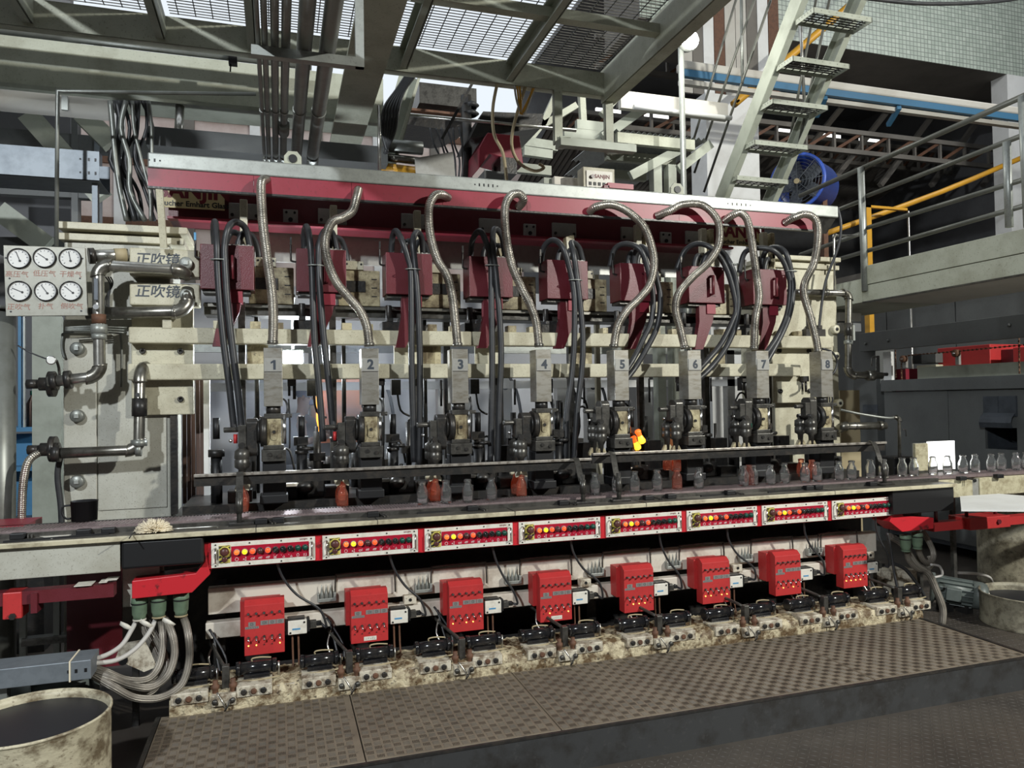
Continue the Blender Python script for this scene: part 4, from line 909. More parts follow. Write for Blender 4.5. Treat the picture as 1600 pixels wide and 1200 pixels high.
# dark mechanism standing deeper between the columns
for k in range(8):
    x = XS[k]; R = random.Random(40+k)
    for i in range(6):
        m = MB()
        xx = x+R.uniform(-0.22, 0.28); yy = R.uniform(4.88, 5.25); h = R.uniform(0.18, 0.55); r = R.uniform(0.010, 0.028)
        m.cyl((xx, yy, 1.10), (xx, yy, 1.10+h), r, n=10)
        if i % 2: m.box(xx-0.05, xx+0.05, yy-0.03, yy+0.03, 1.10+h*0.5, 1.10+h*0.5+0.05)
        if i % 3 == 0: m.tube([(xx, yy, 1.1+h), (xx+0.04, yy, 1.16+h), (xx+0.09, yy, 1.14+h), (xx+0.12, yy, 1.0+h)], 0.008, 6, 3)
        m.build('mould_side_gear', 'dark_steel', mf)
    m = MB(); yy = 5.0
    m.cyl((x+0.03, yy, 1.62), (x+0.03, yy, 1.80), 0.008, n=6); m.box(x+0.2, x+0.26, 4.84, 4.9, 1.70, 1.80); m.tube([(x+0.24, 4.86, 1.72), (x+0.26, 4.86, 1.6), (x+0.32, 4.86, 1.56)], 0.007, 6, 3)
    m.cyl((x-0.10, 4.9, 1.10), (x-0.10, 4.9, 2.25), 0.014, n=8); m.build('hanging_gear', 'dark_steel', mf)
# ================================================================== BENCH AND CONVEYOR
BZ = 1.04; BY0, BY1 = 3.88, 4.035
BXL, BXR = -2.2, at(1497, 760, Y=BY0).x
bn = thing('conveyor_bench', (1.5, 4.0, BZ), 'long oily steel bench carrying the bottle conveyor in front of the columns', 'bench')
MB().box(BXL, BXR, BY0+0.02, BY1, BZ-0.012, BZ).build('top_plate', 'bench_top', bn)
MB().box(BXL, BXR, BY0, BY0+0.022, BZ-0.022, BZ+0.001).build('front_lip', 'bench_edge', bn, bevel=0.003)
MB().box(BXL, BXR, BY1, BY1+0.03, BZ-0.02, BZ+0.022).build('belt_rail', 'mid_steel', bn)
MB().box(BXL, 6.44, BY1+0.03, BY1+0.19, BZ+0.01, BZ+0.031).build('conveyor_belt', 'belt', bn)
m = MB(); x = BXL
while x < 6.43:
    m.box(x, x+0.008, BY1+0.03, BY1+0.19, BZ+0.031, BZ+0.0335); x += 0.0165
m.build('belt_links', 'belt', bn, kind='stuff')
MB().box(BXL, 6.44, BY1+0.19, BY1+0.21, BZ-0.02, BZ+0.035).build('belt_rail', 'dark_steel', bn)
MB().box(BXL, BXR, BY1+0.03, BY1+0.2, BZ-0.12, BZ-0.02).build('under_beam', 'dark_steel', bn)
for px, py in [(400, 826), (590, 815), (805, 803), (1010, 790), (1305, 772)]:
    q = at(px, py, Y=BY0); MB().box(q.x-0.0015, q.x+0.0015, BY0-0.001, BY1, BZ-0.02, BZ+0.0022).build('joint', 'black', bn)
# left cream carrier beam and black bin front
a, b = at(0, 860, Y=BY0+0.03), at(188, 893, Y=BY0+0.03)
MB().box(BXL, b.x, BY0+0.03, BY0+0.12, at(188, 893, Y=BY0+0.03).z, BZ-0.022).build('carrier_beam', 'cream_pillar', bn, bevel=0.004)
a, b = at(189, 847, Y=BY0+0.02), at(318, 880, Y=BY0+0.02)
MB().box(a.x, b.x, BY0+0.02, BY0+0.2, b.z-0.003, BZ-0.025).build('bin_front', 'black', bn, bevel=0.012)
a, b = at(192, 880, Y=4.05), at(250, 980, Y=4.05)
MB().box(a.x, b.x, 4.05, 4.2, at(200, 948, Y=4.05).z, a.z).build('leg_plate', 'cream_pillar', bn)
# right end: black skirt
a = at(1395, 800, Y=BY0+0.03)
MB().box(at(1388, 790, Y=3.95).x, BXR-0.005, BY0+0.03, BY1+0.15, at(1494, 797, Y=BY0+0.03).z, BZ-0.024).build('end_skirt', 'black', bn, bevel=0.004)
# small clamps lying on the bench
for i, (px, py, kind) in enumerate([(28, 838, 0), (131, 826, 1), (170, 822, 1), (435, 808, 1), (408, 812, 0), (583, 800, 0), (738, 790, 0), (880, 780, 0), (1013, 772, 0), (1048, 769, 1), (1140, 764, 0), (1263, 759, 0), (1277, 756, 1), (1362, 752, 0), (1502, 744, 0), (1560, 738, 1)]):
    q = at(px, py, Z=BZ+0.01); q.z = BZ
    if q.y > BY1-0.01: q.y = BY1-0.02; q.x = at(px, py, Y=q.y).x
    t = thing('belt_guide_clamp', tuple(q), ['dark two-rod guide clamp on the bench', 'plain dark guide block on the bench'][kind] + ' ' + ['at its far left end', 'beside the papers', 'beside the black mug', 'right of the white brush', 'near the first bracket post', 'below column two', 'below column three', 'left of the paired bracket posts', 'below column five', 'between columns five and six', 'below column six', 'between columns seven and eight', 'just left of column eight', 'by the last bracket post', 'in front of the white screen', 'right of the white screen'][i], 'clamp')
    MB().box(q.x-0.03, q.x+0.03, q.y-0.02, q.y+0.02, BZ, BZ+0.028).build('block', 'black', t, bevel=0.004)
    if kind == 0:
        for s in (0.045, 0.06): MB().obox((q.x+s-0.01, q.y+0.02, BZ+0.012), (q.x+s+0.01, q.y-0.05, BZ+0.006), 0.007, 0.007).build('rod', 'mid_steel', t)
# long wear strips lying on the plate
for i, (x0, y0, x1, y1) in enumerate([(5, 848, 170, 835), (652, 803, 742, 796), (1095, 776, 1150, 772), (1200, 770, 1262, 765)]):
    a, b = at(x0, y0, Z=BZ), at(x1, y1, Z=BZ); a.y = max(a.y, BY0+0.03); b.y = max(b.y, BY0+0.03)
    o = MB().obox(Vector((a.x, a.y, BZ+0.004)), Vector((b.x, b.y, BZ+0.004)), 0.012, 0.008).build('steel_rod', 'black', None, org=(a.x, a.y, BZ))
    tag(o, 'dark steel rod lying on the bench ' + ['at its left end', 'below column three', 'below column six', 'below column seven'][i], 'rod')
o = MB().prism([at(60, 838, Z=BZ+0.002), at(105, 830, Z=BZ+0.002), at(112, 836, Z=BZ+0.002), at(80, 842, Z=BZ+0.002)], (0,0,0.001)).build('paper_scrap', 'white_plate', None, org=tuple(at(85, 836, Z=BZ))); tag(o, 'crumpled pale paper scrap on the bench end', 'paper')
# black mug and white brush
q = at(132, 818, Y=4.27)
t = thing('black_mug', (q.x, 4.27, q.z), 'black tin mug standing behind the conveyor belt', 'mug')
MB().lathe([(0.0, 0.0), (0.058, 0.0), (0.062, 0.10), (0.064, 0.10), (0.058, 0.10), (0.055, 0.01), (0.0, 0.01)], (q.x, 4.27, BZ+0.035), 24).build('cup', 'black', t)
MB().tube([(q.x-0.06, 4.27, BZ+0.115), (q.x-0.095, 4.27, BZ+0.11), (q.x-0.10, 4.27, BZ+0.08), (q.x-0.085, 4.27, BZ+0.05), (q.x-0.06, 4.27, BZ+0.048)], 0.005, 8, 4).build('handle', 'black', t)
q = at(240, 829, Z=BZ+0.01)
t = thing('brush_mop', (q.x, q.y, BZ), 'fluffy cream cotton swab brush lying on the bench', 'brush')
m = MB(); R = random.Random(3)
for i in range(900):
    th = R.uniform(0, PI); ph = R.uniform(-PI*0.1, PI*1.1); d = Vector((math.cos(th)*1.35, math.sin(th)*math.cos(ph), abs(math.sin(th)*math.sin(ph)))); p = Vector((q.x, q.y, BZ+0.006))
    e = p+d*R.uniform(0.040, 0.066); s = p+d*0.02; m.cyl(s, e, 0.0026, 0.0018, n=4)
m.build('strands', 'mop', t, kind='stuff')
MB().tube([(q.x+0.06, q.y, BZ+0.012), at(330, 823, Z=BZ+0.012), at(340, 824, Z=BZ+0.012)], 0.004, 6, 3).build('handle', 'pipe_bright', t)
MB().tube([(q.x-0.05, q.y, BZ+0.02), (q.x-0.08, q.y-0.03, BZ+0.012), at(202, 841, Z=BZ+0.006)], 0.003, 6, 3).build('wire', 'black', t)

# ---- guard rail above the bottles
RY = 4.225
def grail(a, b, label):
    p, q = at(*a, Y=RY), at(*b, Y=RY); z = (p.z+q.z)/2
    t = thing('guard_rail', (p.x, RY, z), label, 'rail')
    MB().box(p.x, q.x, RY, RY+0.012, z-0.05, z).build('web', 'dark_steel', t)
    MB().box(p.x, q.x, RY-0.018, RY+0.012, z, z+0.015).build('worn_top', 'worn_edge', t, bevel=0.002)
    return z
z1 = grail((303, 747), (923, 718), 'black angle guard rail with worn top edge along columns one to four')
z2 = grail((925, 713), (1383, 692), 'black angle guard rail with worn top edge along columns five to eight')
for i, (px, py, bx, by) in enumerate([(375, 742, 374, 812), (900, 720, 911, 778), (957, 712, 967, 773), (1364, 694, 1382, 750)]):
    p = at(px, py, Y=RY-0.02); b = at(bx, by, Z=BZ); b.y = BY1-0.02; b.x = at(bx, by, Y=b.y).x
    t = thing('rail_bracket', (b.x, b.y, BZ), 'clamp post with curved strap holding the guard rail ' + ['at column one', 'just right of column four', 'left of column five', 'at its far right end'][i], 'bracket', 'guard rail brackets')
    MB().cyl((b.x, b.y, BZ), (b.x, b.y, BZ+0.17), 0.013, n=10).build('post', 'mid_steel', t)
    MB().cyl((b.x, b.y, BZ+0.06), (b.x, b.y, BZ+0.14), 0.018, n=10).build('sleeve', 'mid_steel', t)
    MB().box(b.x-0.05, b.x+0.07, b.y-0.02, b.y+0.02, BZ, BZ+0.014).build('foot', 'dark_steel', t, bevel=0.002)
    z = z1 if i < 2 else z2
    arc = [Vector((p.x, RY, z+0.014)), Vector((p.x+(b.x-p.x)*0.3, RY-0.05, z+0.018)), Vector((p.x+(b.x-p.x)*0.7, RY-0.11, z-0.01)), Vector((b.x, b.y+0.02, BZ+0.13))]
    A = spline(arc, 5); mb = MB()
    for u, v in zip(A[:-1], A[1:]): mb.obox(u, v+(v-u)*0.15, 0.035, 0.006, (0, -0.6, 0.8))
    mb.build('strap', 'mid_steel', t)

# ================================================================== BOTTLES
PROF = [(0.0, 0.004), (0.026, 0.0), (0.031, 0.004), (0.032, 0.012), (0.032, 0.070), (0.029, 0.083), (0.021, 0.100), (0.0185, 0.108), (0.0185, 0.116), (0.0215, 0.118), (0.0215, 0.127), (0.019, 0.130),
        (0.0165, 0.129), (0.0160, 0.108), (0.0180, 0.099), (0.0255, 0.083), (0.0285, 0.070), (0.0285, 0.014), (0.024, 0.009), (0.0, 0.010)]
def bottle(p, material, label, group):
    k = ('bottle', material)
    o = MB().lathe(PROF, p, 20).build('glass_bottle', material, None, org=tuple(p), key=k); o.location = p
    return tag(o, label, 'bottle', group)
YB = BY1+0.105; ZBT = BZ+0.0335
clear = [(660, 786), (697, 785), (731, 783), (768, 779), (930, 769), (964, 768), (992, 766), (1027, 764), (1092, 760), (1162, 756), (1177, 757), (1204, 754), (1226, 752), (1258, 751), (1277, 749), (1311, 747), (1331, 745), (1360, 745), (1381, 743), (1410, 743), (1428, 741), (1458, 740), (1481, 739), (1505, 738), (1524, 737), (1549, 736), (1565, 735), (1588, 734), (1604, 734)]
where = ['left of column three, last on the belt', 'just below column three', 'right of column three', 'left of the bottle hung at column four', 'by the paired bracket posts', 'behind the second paired bracket post', 'left below the glowing gobs', 'below the glowing gobs', 'below column six', 'left in the cluster below column seven', 'front of the cluster below column seven', 'between columns seven and eight', 'left of the red-hot pair at column eight', 'before the red-hot pair at column eight', 'just below column eight', 'right of column eight', 'near the right pillar foot', 'left of the last bracket post', 'behind the last bracket post', 'left of the white screen', 'touching the left edge of the white screen', 'against the white screen, left', 'against the white screen, right', 'first beyond the white screen', 'second beyond the white screen', 'third beyond the white screen', 'fourth beyond the white screen', 'fifth beyond the white screen', 'sixth beyond the white screen']
for i, (px, py) in enumerate(clear):
    dy = 0.012*math.sin(i*2.7); q = at(px, py, Y=YB+dy); q = Vector((q.x, YB+dy, ZBT))
    bottle(q, 'glass', 'clear milk bottle on the conveyor ' + where[i], 'clear bottles on the conveyor')
pink = [(1058, 758), (1171, 752)]
for i, (px, py) in enumerate(pink):
    q = at(px, py, Y=YB+0.03); bottle(Vector((q.x, YB+0.03, ZBT)), 'glass_pink', 'faintly pink warm bottle on the conveyor ' + ['left of column six foot', 'at the back of the cluster below column seven'][i], 'warm bottles on the conveyor')
for k in range(8):
    x = XS[k]-0.165
    for j, yy in enumerate((4.29, 4.40)):
        if k in (4, 6): continue
        if k == 5: z = 1.205+0.105-0.138
        elif k == 7: z = 1.075
        else: z = 1.205-0.138
        bottle(Vector((x, yy, z)), 'glass_hot', 'red-hot bottle hanging in the tongs of column %s, %s of the pair' % (['one', 'two', 'three', 'four', 'five', 'six', 'seven', 'eight'][k], 'front' if j == 0 else 'rear'), 'red-hot bottles in tongs')
# glowing gobs dropping left of column six
for i, (px, py) in enumerate([(1000, 682), (993, 692)]):
    q = at(px, py, Y=4.42+0.05*i)
    o = thing('glass_gob', tuple(q), '', 'gob')
    MB().lathe([(0.0, -0.055), (0.020, -0.048), (0.025, -0.032), (0.018, -0.005), (0.016, 0.005)], q, 16, (-0.42, 0, 0.9)).build('hot_bulb', 'gob', o)
    MB().lathe([(0.016, 0.005), (0.018, 0.022), (0.022, 0.036), (0.016, 0.048), (0.0, 0.051)], q, 16, (-0.42, 0, 0.9)).build('cooler_neck', 'gob_dim', o)
    tag(o, 'glowing yellow-orange glass gob ' + ['higher', 'lower'][i] + ' of the pair left of column six', 'gob', 'glowing gobs')

# ================================================================== RED PANEL HOUSING AND CONTROL PANELS

PY = 3.955; PC = 0.908; PW = 0.497; PH = 0.122
hs = thing('panel_housing', (1.7, PY, 0.84), 'long red sheet-steel housing under the bench lip holding the control panels', 'housing')
hx0, hx1 = XS[0]-0.048-PW/2-0.035, XS[7]-0.048+PW/2+0.035
MB().box(hx0, hx1, PY+0.002, PY+0.10, PC-PH/2-0.005, PC+PH/2+0.004).build('body', 'red_worn', hs)
for side, xe in (('l', hx0), ('r', hx1)):
    if side == 'l':
        pts = [(320, 862), (320, 878), (306, 896), (206, 908), (206, 936), (300, 926), (330, 897)]
        q = [at(px, py, Y=PY-0.005) for px, py in pts]; q[-1].x = hx0+0.03
    else:
        pts = [(1388, 790), (1397, 778), (1400, 812), (1410, 832), (1459, 825), (1459, 808), (1412, 806), (1399, 790)]
        q = [at(px, py, Y=PY-0.005) for px, py in [(1388, 800), (1390, 815), (1410, 831), (1459, 826), (1459, 809), (1412, 806), (1400, 790)]]
        q[0].x = hx1-0.03
    q = [Vector((p.x, PY-0.005, p.z)) for p in q]
    MB().prism(q, (0, 0.16, 0)).build('end_box', 'red_worn', hs, bevel=0.003)
LX = [0.238, 0.314, 0.389, 0.461, 0.535, 0.607, 0.680, 0.753, 0.827, 0.897]
def glyph(j):
    g = MB(); w_ = 0.0015
    def seg(a, b): g.obox(Vector((a[0], 0, a[1])), Vector((b[0], 0, b[1])), w_, 0.0012, (0,1,0))
    def loop(pts):
        for a, b in zip(pts, pts[1:]+pts[:1]): seg(a, b)
    r = 0.008
    if j == 0: loop([(r*math.cos(i*PI/5), r*math.sin(i*PI/5)) for i in range(10)])
    elif j == 1: seg((-0.008, -0.004), (-0.002, -0.004)); loop([(0.003*math.cos(i*PI/3)-0.004, 0.003*math.sin(i*PI/3)-0.002) for i in range(6)]); seg((0.002, 0.008), (0.008, 0.006)); seg((0.005, 0.007), (0.005, -0.007)); seg((0.0, -0.008), (0.008, -0.008))
    elif j == 2: loop([(0.006*math.cos(i*PI/4)-0.003, 0.004*math.sin(i*PI/4)-0.002) for i in range(8)]); seg((0.002, -0.004), (0.009, 0.006)); seg((0.005, -0.006), (0.010, 0.0))
    elif j in (3, 4): loop([(-0.009, -0.004), (0.006, -0.004), (0.009, 0.004), (-0.006, 0.002)]); seg((-0.003, -0.001), (0.004, 0.001))
    elif j == 5: loop([(-0.007, -0.008), (0.004, -0.008), (0.004, 0.0), (-0.007, 0.0)]); seg((-0.009, 0.006), (-0.006, 0.008)); seg((0.004, 0.004), (0.009, 0.008)); seg((-0.005, -0.004), (0.002, -0.004))
    elif j in (6, 7): seg((-0.009, 0.006), (-0.006, 0.004)); seg((0.0, -0.007), (0.009, -0.007)); seg((0.004, 0.002), (0.009, -0.007)); seg((0.0, -0.007), (0.0, -0.003))
    elif j == 8: loop([(-0.005, -0.007), (0.005, -0.007), (0.005, 0.003), (0.0, 0.008), (-0.005, 0.003)])
    else: seg((-0.008, -0.006), (-0.003, -0.006)); seg((-0.003, -0.006), (-0.003, 0.006)); seg((0.002, -0.006), (0.008, -0.006)); seg((0.008, -0.006), (0.005, 0.006)); seg((-0.008, 0.0), (-0.006, 0.003))
    return g
def control_panel(k):
    x = XS[k]-0.048; x0 = x-PW/2; t = thing('control_station', (x, PY, PC), 'push-button control panel with lit lamps below column %s' % NW[k], 'control panel', 'control panels under the bench')
    B = lambda mb, n, m, v='', **kw: mb.build(n, m, kw.pop('parent', t), key=('cp', n, v), **kw)
    pl_ = B(MB().box(x0, x0+PW, PY-0.006, PY, PC-PH/2, PC+PH/2), 'face_plate', 'white_plate', bevel=0.001)
    red = B(MB().box(x0+0.186*PW, x0+0.937*PW, PY-0.008, PY-0.006, PC-PH*0.30, PC+PH*0.32), 'red_field', 'panel_red')
    for j in range(10):
        g = glyph(j)
        o = g; cx = x0+LX[j]*PW
        for i in range(len(o.v)): o.v[i] = o.v[i]+Vector((cx, PY-0.0085, PC-0.026))
        B(o, 'pictogram', 'print_white', v=j, parent=red)
    for i, f in enumerate((0.04, 0.36, 0.665, 0.96)):
        for s in (-1, 1): B(MB().cyl((x0+f*PW, PY-0.009, PC+s*PH*0.42), (x0+f*PW, PY-0.005, PC+s*PH*0.42), 0.004, n=8), 'screw', 'dark_steel', v=(i, s))
    for i, f in enumerate((0.042, 0.965)):
        hx = x0+f*PW; B(MB().tube([(hx, PY-0.006, PC+0.036), (hx, PY-0.026, PC+0.036), (hx, PY-0.026, PC-0.036), (hx, PY-0.006, PC-0.036)], 0.0042, 8, smooth_path=False), 'handle', 'chrome', v=i)
    e0, e1 = x0+0.072*PW, x0+0.178*PW; ec = (e0+e1)/2
    hz = B(MB().box(e0, e1, PY-0.009, PY-0.006, PC-0.040, PC+0.046), 'hazard_plate', 'hazard_yellow')
    s = MB()
    for i in range(4):
        zz = PC-0.040+i*0.024; s.prism([(e0, PY-0.0095, zz), (e0, PY-0.0095, zz+0.011), (e1, PY-0.0095, min(zz+0.033, PC+0.046)), (e1, PY-0.0095, min(zz+0.022, PC+0.046))], (0, 0.0004, 0))
    B(s, 'black_stripes', 'print_black', parent=hz)
    es = B(MB().lathe([(0.026, 0), (0.026, -0.012), (0.023, -0.014), (0.021, -0.012), (0.021, 0)], (ec, PY-0.009, PC+0.017), 20, (0,1,0)), 'stop_guard', 'hazard_yellow')
    B(MB().lathe([(0.012, 0), (0.012, -0.014), (0.020, -0.016), (0.020, -0.026), (0.012, -0.031), (0.0, -0.032)], (ec, PY-0.009, PC+0.017), 20, (0,1,0)), 'stop_button', 'mushroom')
    B(MB().lathe([(0.014, 0), (0.014, -0.010), (0.010, -0.013), (0.0, -0.013)], (ec, PY-0.009, PC-0.022), 16, (0,1,0)), 'reset_button', 'lens_dark')
    for j in range(10):
        cx = x0+LX[j]*PW; cz = PC+0.010
        b = B(MB().lathe([(0.0155, 0), (0.0155, -0.010), (0.0125, -0.012), (0.0125, -0.006)], (cx, PY-0.008, cz), 16, (0,1,0)), 'bezel', 'galvanised' if j in (0, 1, 2, 4) else 'mid_steel', v=j)
        if j < 5:
            lm = ['lamp_orange', 'lamp_yellow', 'lamp_red', 'lens_dark', 'lamp_red'][j]
            B(MB().lathe([(0.012, -0.004), (0.012, -0.018), (0.009, -0.022), (0.0, -0.023)], (cx, PY-0.008, cz), 16, (0,1,0)), 'indicator_lamp', lm, v=j)
        elif j < 8:
            s_ = B(MB().lathe([(0.012, -0.004), (0.012, -0.018), (0.0, -0.019)], (cx, PY-0.008, cz), 16, (0,1,0)), 'selector_switch', 'black_gloss', v=j)
            B(MB().obox((cx-0.008, PY-0.030, cz-0.008), (cx+0.008, PY-0.030, cz+0.008), 0.008, 0.006, (0,1,0)), 'selector_grip', 'mid_steel' if j == 5 else 'black', v=j, parent=s_)
        else: B(MB().lathe([(0.012, -0.004), (0.012, -0.016), (0.0, -0.017)], (cx, PY-0.008, cz), 16, (0,1,0)), 'push_button', 'lens_green', v=j)
    text('SANJIN', 0.012, 'maker_lettering', 'print_maroon', pl_, (x0+0.885*PW, PY-0.0062, PC+0.051), bold=0.0003, ext=0.0003)
for k in range(8): control_panel(k)

# ================================================================== LOWER VALVE GEAR
lc = thing('valve_carrier', (1.6, 4.2, 0.4), 'stained white steel channels carrying the red valve boxes under the bench', 'frame')
zt, zb_ = at(640, 893, Y=4.2).z, at(640, 931, Y=4.2).z
CX0, CX1 = at(325, 960, Y=4.2).x, at(1370, 870, Y=4.2).x
MB().box(CX0, CX1, 4.20, 4.26, zb_, zt).build('upper_channel', 'channel_white', lc, bevel=0.004)
z3, z4 = at(640, 943, Y=4.17).z, at(640, 966, Y=4.17).z
MB().box(CX0-0.01, CX1-0.05, 4.17, 4.23, z4, z3).build('lower_channel', 'channel_white', lc, bevel=0.004)
for x in (CX0+0.02, (CX0+CX1)/2, CX1-0.15): MB().box(x, x+0.06, 4.27, 4.40, 0.19, zt).build('upright', 'dark_steel', lc)
ZV = 0.504
for k in range(8):
    x = XS[k]-0.051; t = thing('valve_box', (x, 4.05, ZV-0.13), 'bright red valve switch box with ten toggles under the panel of column %s' % NW[k], 'switch box', 'red valve switch boxes')
    B = lambda mb, n, m, v='', **kw: mb.build(n, m, kw.pop('parent', t), key=('vb', n, v), **kw)
    w_, h_ = 0.098, 0.132; yf = 4.03
    B(MB().prism([(x-w_, yf, ZV-h_), (x-w_, yf, ZV+h_-0.012), (x-w_, yf+0.03, ZV+h_+0.012), (x-w_, yf+0.07, ZV+h_+0.012), (x-w_, yf+0.07, ZV-h_)][::-1], (2*w_, 0, 0)), 'box', 'red_bright', bevel=0.002)
    B(MB().box(x-w_-0.022, x+w_-0.02, yf+0.06, yf+0.145, ZV-0.05, ZV+h_), 'back_box', 'red_bright', bevel=0.002)
    for r, f in enumerate((0.30, -0.155)):
        for j in range(5):
            cx = x-w_+2*w_*(0.10+0.195*j); cz = ZV+h_*2*f
            tg = B(MB().cyl((cx, yf, cz), (cx, yf-0.010, cz), 0.0065, n=8), 'toggle', 'mid_steel', v=(r, j))
            B(MB().cyl((cx, yf-0.008, cz), (cx, yf-0.030, cz+(0.006 if r == 0 else -0.010)), 0.003, 0.0045, n=8), 'toggle_lever', 'chrome', v=(r, j), parent=tg)
    for j in range(5):
        cx = x-w_+2*w_*(0.10+0.195*j)
        lit = ((k*3+j*j) % 5 < 2) or (k > 3 and j in (1, 3))
        MB().cyl((cx, yf+0.001, ZV-h_*0.62), (cx, yf-0.004, ZV-h_*0.62), 0.0035, n=8).build('led', 'led' if lit else 'lens_dark', t, key=('vbled', j, lit))
    for i, (a, b, c, d) in enumerate([(0.10, 0.28, 0.12, 0.28), (0.02, 0.36, 0.02, 0.11), (0.40, 0.59, 0.13, 0.30), (0.60, 0.79, 0.13, 0.30), (0.80, 0.99, 0.13, 0.30)] + ([(0.34, 0.68, -0.92, -0.76)] if k in (1, 3) else [])):
        p_ = B(MB().box(x-w_+2*w_*a, x-w_+2*w_*b, yf-0.0015, yf, ZV+h_*c, ZV+h_*d), 'legend_plate', 'label_grey' if i < 5 else 'white_plate', v=i)
        cx, cz = x-w_+w_*(a+b), ZV+h_*(c+d)/2; g = MB()
        def sg(p0, p1): g.obox(Vector((cx+p0[0], yf-0.0016, cz+p0[1])), Vector((cx+p1[0], yf-0.0016, cz+p1[1])), 0.0014, 0.0008, (0,1,0))
        if i == 1:
            for q in range(7): sg((-0.026+q*0.0085, -0.004), (-0.026+q*0.0085+0.003, 0.004))
        elif i == 5:
            for q in range(5): sg((-0.024+q*0.011, -0.003), (-0.018+q*0.011, 0.003 if q % 2 else -0.001))
        else:
            for pt in ([(-0.007, -0.006), (-0.007, 0.006), (0.004, 0.006), (0.006, 0.0), (0.004, -0.006), (-0.007, -0.006)],):
                for p0, p1 in zip(pt[:-1], pt[1:]): sg(p0, p1)
            sg((-0.003, 0), (0.003, 0))
            if i == 2: sg((0.010, -0.008), (0.010, 0.008))
        B(g, 'legend_marks', 'print_black', v=i, parent=p_)
    # solenoid valve
    sx0 = x+0.115; zc = at(576+55, 961, Y=4.08).z
    sv = thing('solenoid_valve', (sx0+0.05, 4.08, zc), 'silver solenoid valve with blue label right of the red box under column %s' % NW[k], 'valve', 'solenoid valves')
    B2 = lambda mb, n, m, v='', **kw: mb.build(n, m, kw.pop('parent', sv), key=('sv', n, v), **kw)
    bd = B2(MB().box(sx0, sx0+0.095, 4.055, 4.12, zc-0.036, zc+0.036), 'body', 'white_plate', bevel=0.003)
    B2(MB().box(sx0+0.022, sx0+0.062, 4.0535, 4.056, zc-0.012, zc-0.004), 'blue_label', 'print_blue', parent=bd)
    B2(MB().box(sx0-0.014, sx0, 4.06, 4.115, zc-0.036, zc+0.034), 'end_cap', 'black', v=0, bevel=0.003); B2(MB().box(sx0+0.095, sx0+0.11, 4.06, 4.115, zc-0.030, zc+0.038), 'end_cap', 'black', v=1, bevel=0.003)
    B2(MB().box(sx0-0.002, sx0+0.085, 4.062, 4.11, zc+0.036, zc+0.048), 'manual_cover', 'dark_steel', bevel=0.003)
    B2(MB().box(sx0+0.11, sx0+0.145, 4.07, 4.105, zc-0.016, zc+0.020), 'coil', 'mid_steel', bevel=0.003)
    B2(MB().box(sx0+0.145, sx0+0.170, 4.07, 4.10, zc-0.008, zc+0.014), 'plug', 'black', bevel=0.003)
    for i, (dx, dz) in enumerate(((0.012, -0.026), (0.082, 0.024))): B2(MB().cyl((sx0+dx, 4.052, zc+dz), (sx0+dx, 4.056, zc+dz), 0.005, n=8), 'screw', 'black', v=i, parent=bd)
    for i, dx in enumerate((0.022, 0.052)): B2(MB().tube([(sx0+dx, 4.09, zc-0.036), (sx0+dx+0.002, 4.09, zc-0.15), (sx0+dx+0.004, 4.07, 0.26)], 0.0055, 6, 3), 'drain_tube', 'rust', v=i)
    # cable from panel to the solenoid
    e = Vector((sx0+0.165, 4.085, zc+0.004)); r_ = 0.02*((k*7) % 5)
    pts = [(x+0.06+r_, 3.99, PC-PH/2+0.01), (x+0.09+r_, 4.02, 0.76), (x+0.16+r_*0.7, 4.03, 0.66), (sx0+0.16, 4.035, 0.57), tuple(e+Vector((0.03, -0.02, -0.02+0.01*(k % 3)))), tuple(e)]
    o = MB().tube(pts, 0.0065, 8, 6).build('black_cable', 'rubber', None, org=tuple(e)); tag(o, 'black cable dropping from the control panel to the solenoid valve under column %s' % NW[k], 'cable', 'solenoid cables')
    # terminal comb with three glands on the channel
    mx = x+0.32 if k < 7 else x-0.19
    if k == 0:
        pass
    zz = zb_+0.035
    tc_ = thing('gland_comb', (mx, 4.18, zz), 'bracket with three grey nozzles right of the red box under column %s' % NW[k] if k < 7 else 'steel bracket with three grey nozzles left of the red box under column eight', 'bracket', 'nozzle brackets')
    B3 = lambda mb, n, m, v='', **kw: mb.build(n, m, kw.pop('parent', tc_), key=('gc', n, v), **kw)
    c = MB(); c.box(mx-0.05, mx+0.05, 4.165, 4.20, zz-0.016, zz+0.002); c.box(mx-0.05, mx-0.04, 4.165, 4.20, zz, zz+0.03); c.box(mx+0.035, mx+0.05, 4.165, 4.20, zz, zz+0.03)
    B3(c, 'rack', 'galvanised', bevel=0.002)
    for i in range(3): B3(MB().lathe([(0.011, 0), (0.013, 0.015), (0.008, 0.032), (0.004, 0.05), (0.0015, 0.075), (0.0, 0.076)], (mx-0.026+0.023*i, 4.18, zz), 10), 'nozzle', 'pipe_grey', v=i)
    # bent conduit over the box
    o = MB().tube([(mx+0.045, 4.185, zz), (mx+0.05, 4.185, zt+0.005), (mx+0.08, 4.185, zt+0.022), (mx+0.34, 4.185, zt+0.022), (mx+0.37, 4.185, zt+0.005), (mx+0.375, 4.185, zz)] if k < 7 else [(mx+0.045, 4.185, zz), (mx+0.05, 4.185, zt+0.01), (mx+0.08, 4.185, zt+0.022), (mx+0.12, 4.185, zt+0.03)], 0.005, 8, 4).build('bent_conduit', 'mid_steel', None, org=(mx, 4.185, zz))
    tag(o, 'thin bent conduit arching over the red box right of column %s' % NW[k], 'conduit', 'bent conduits')
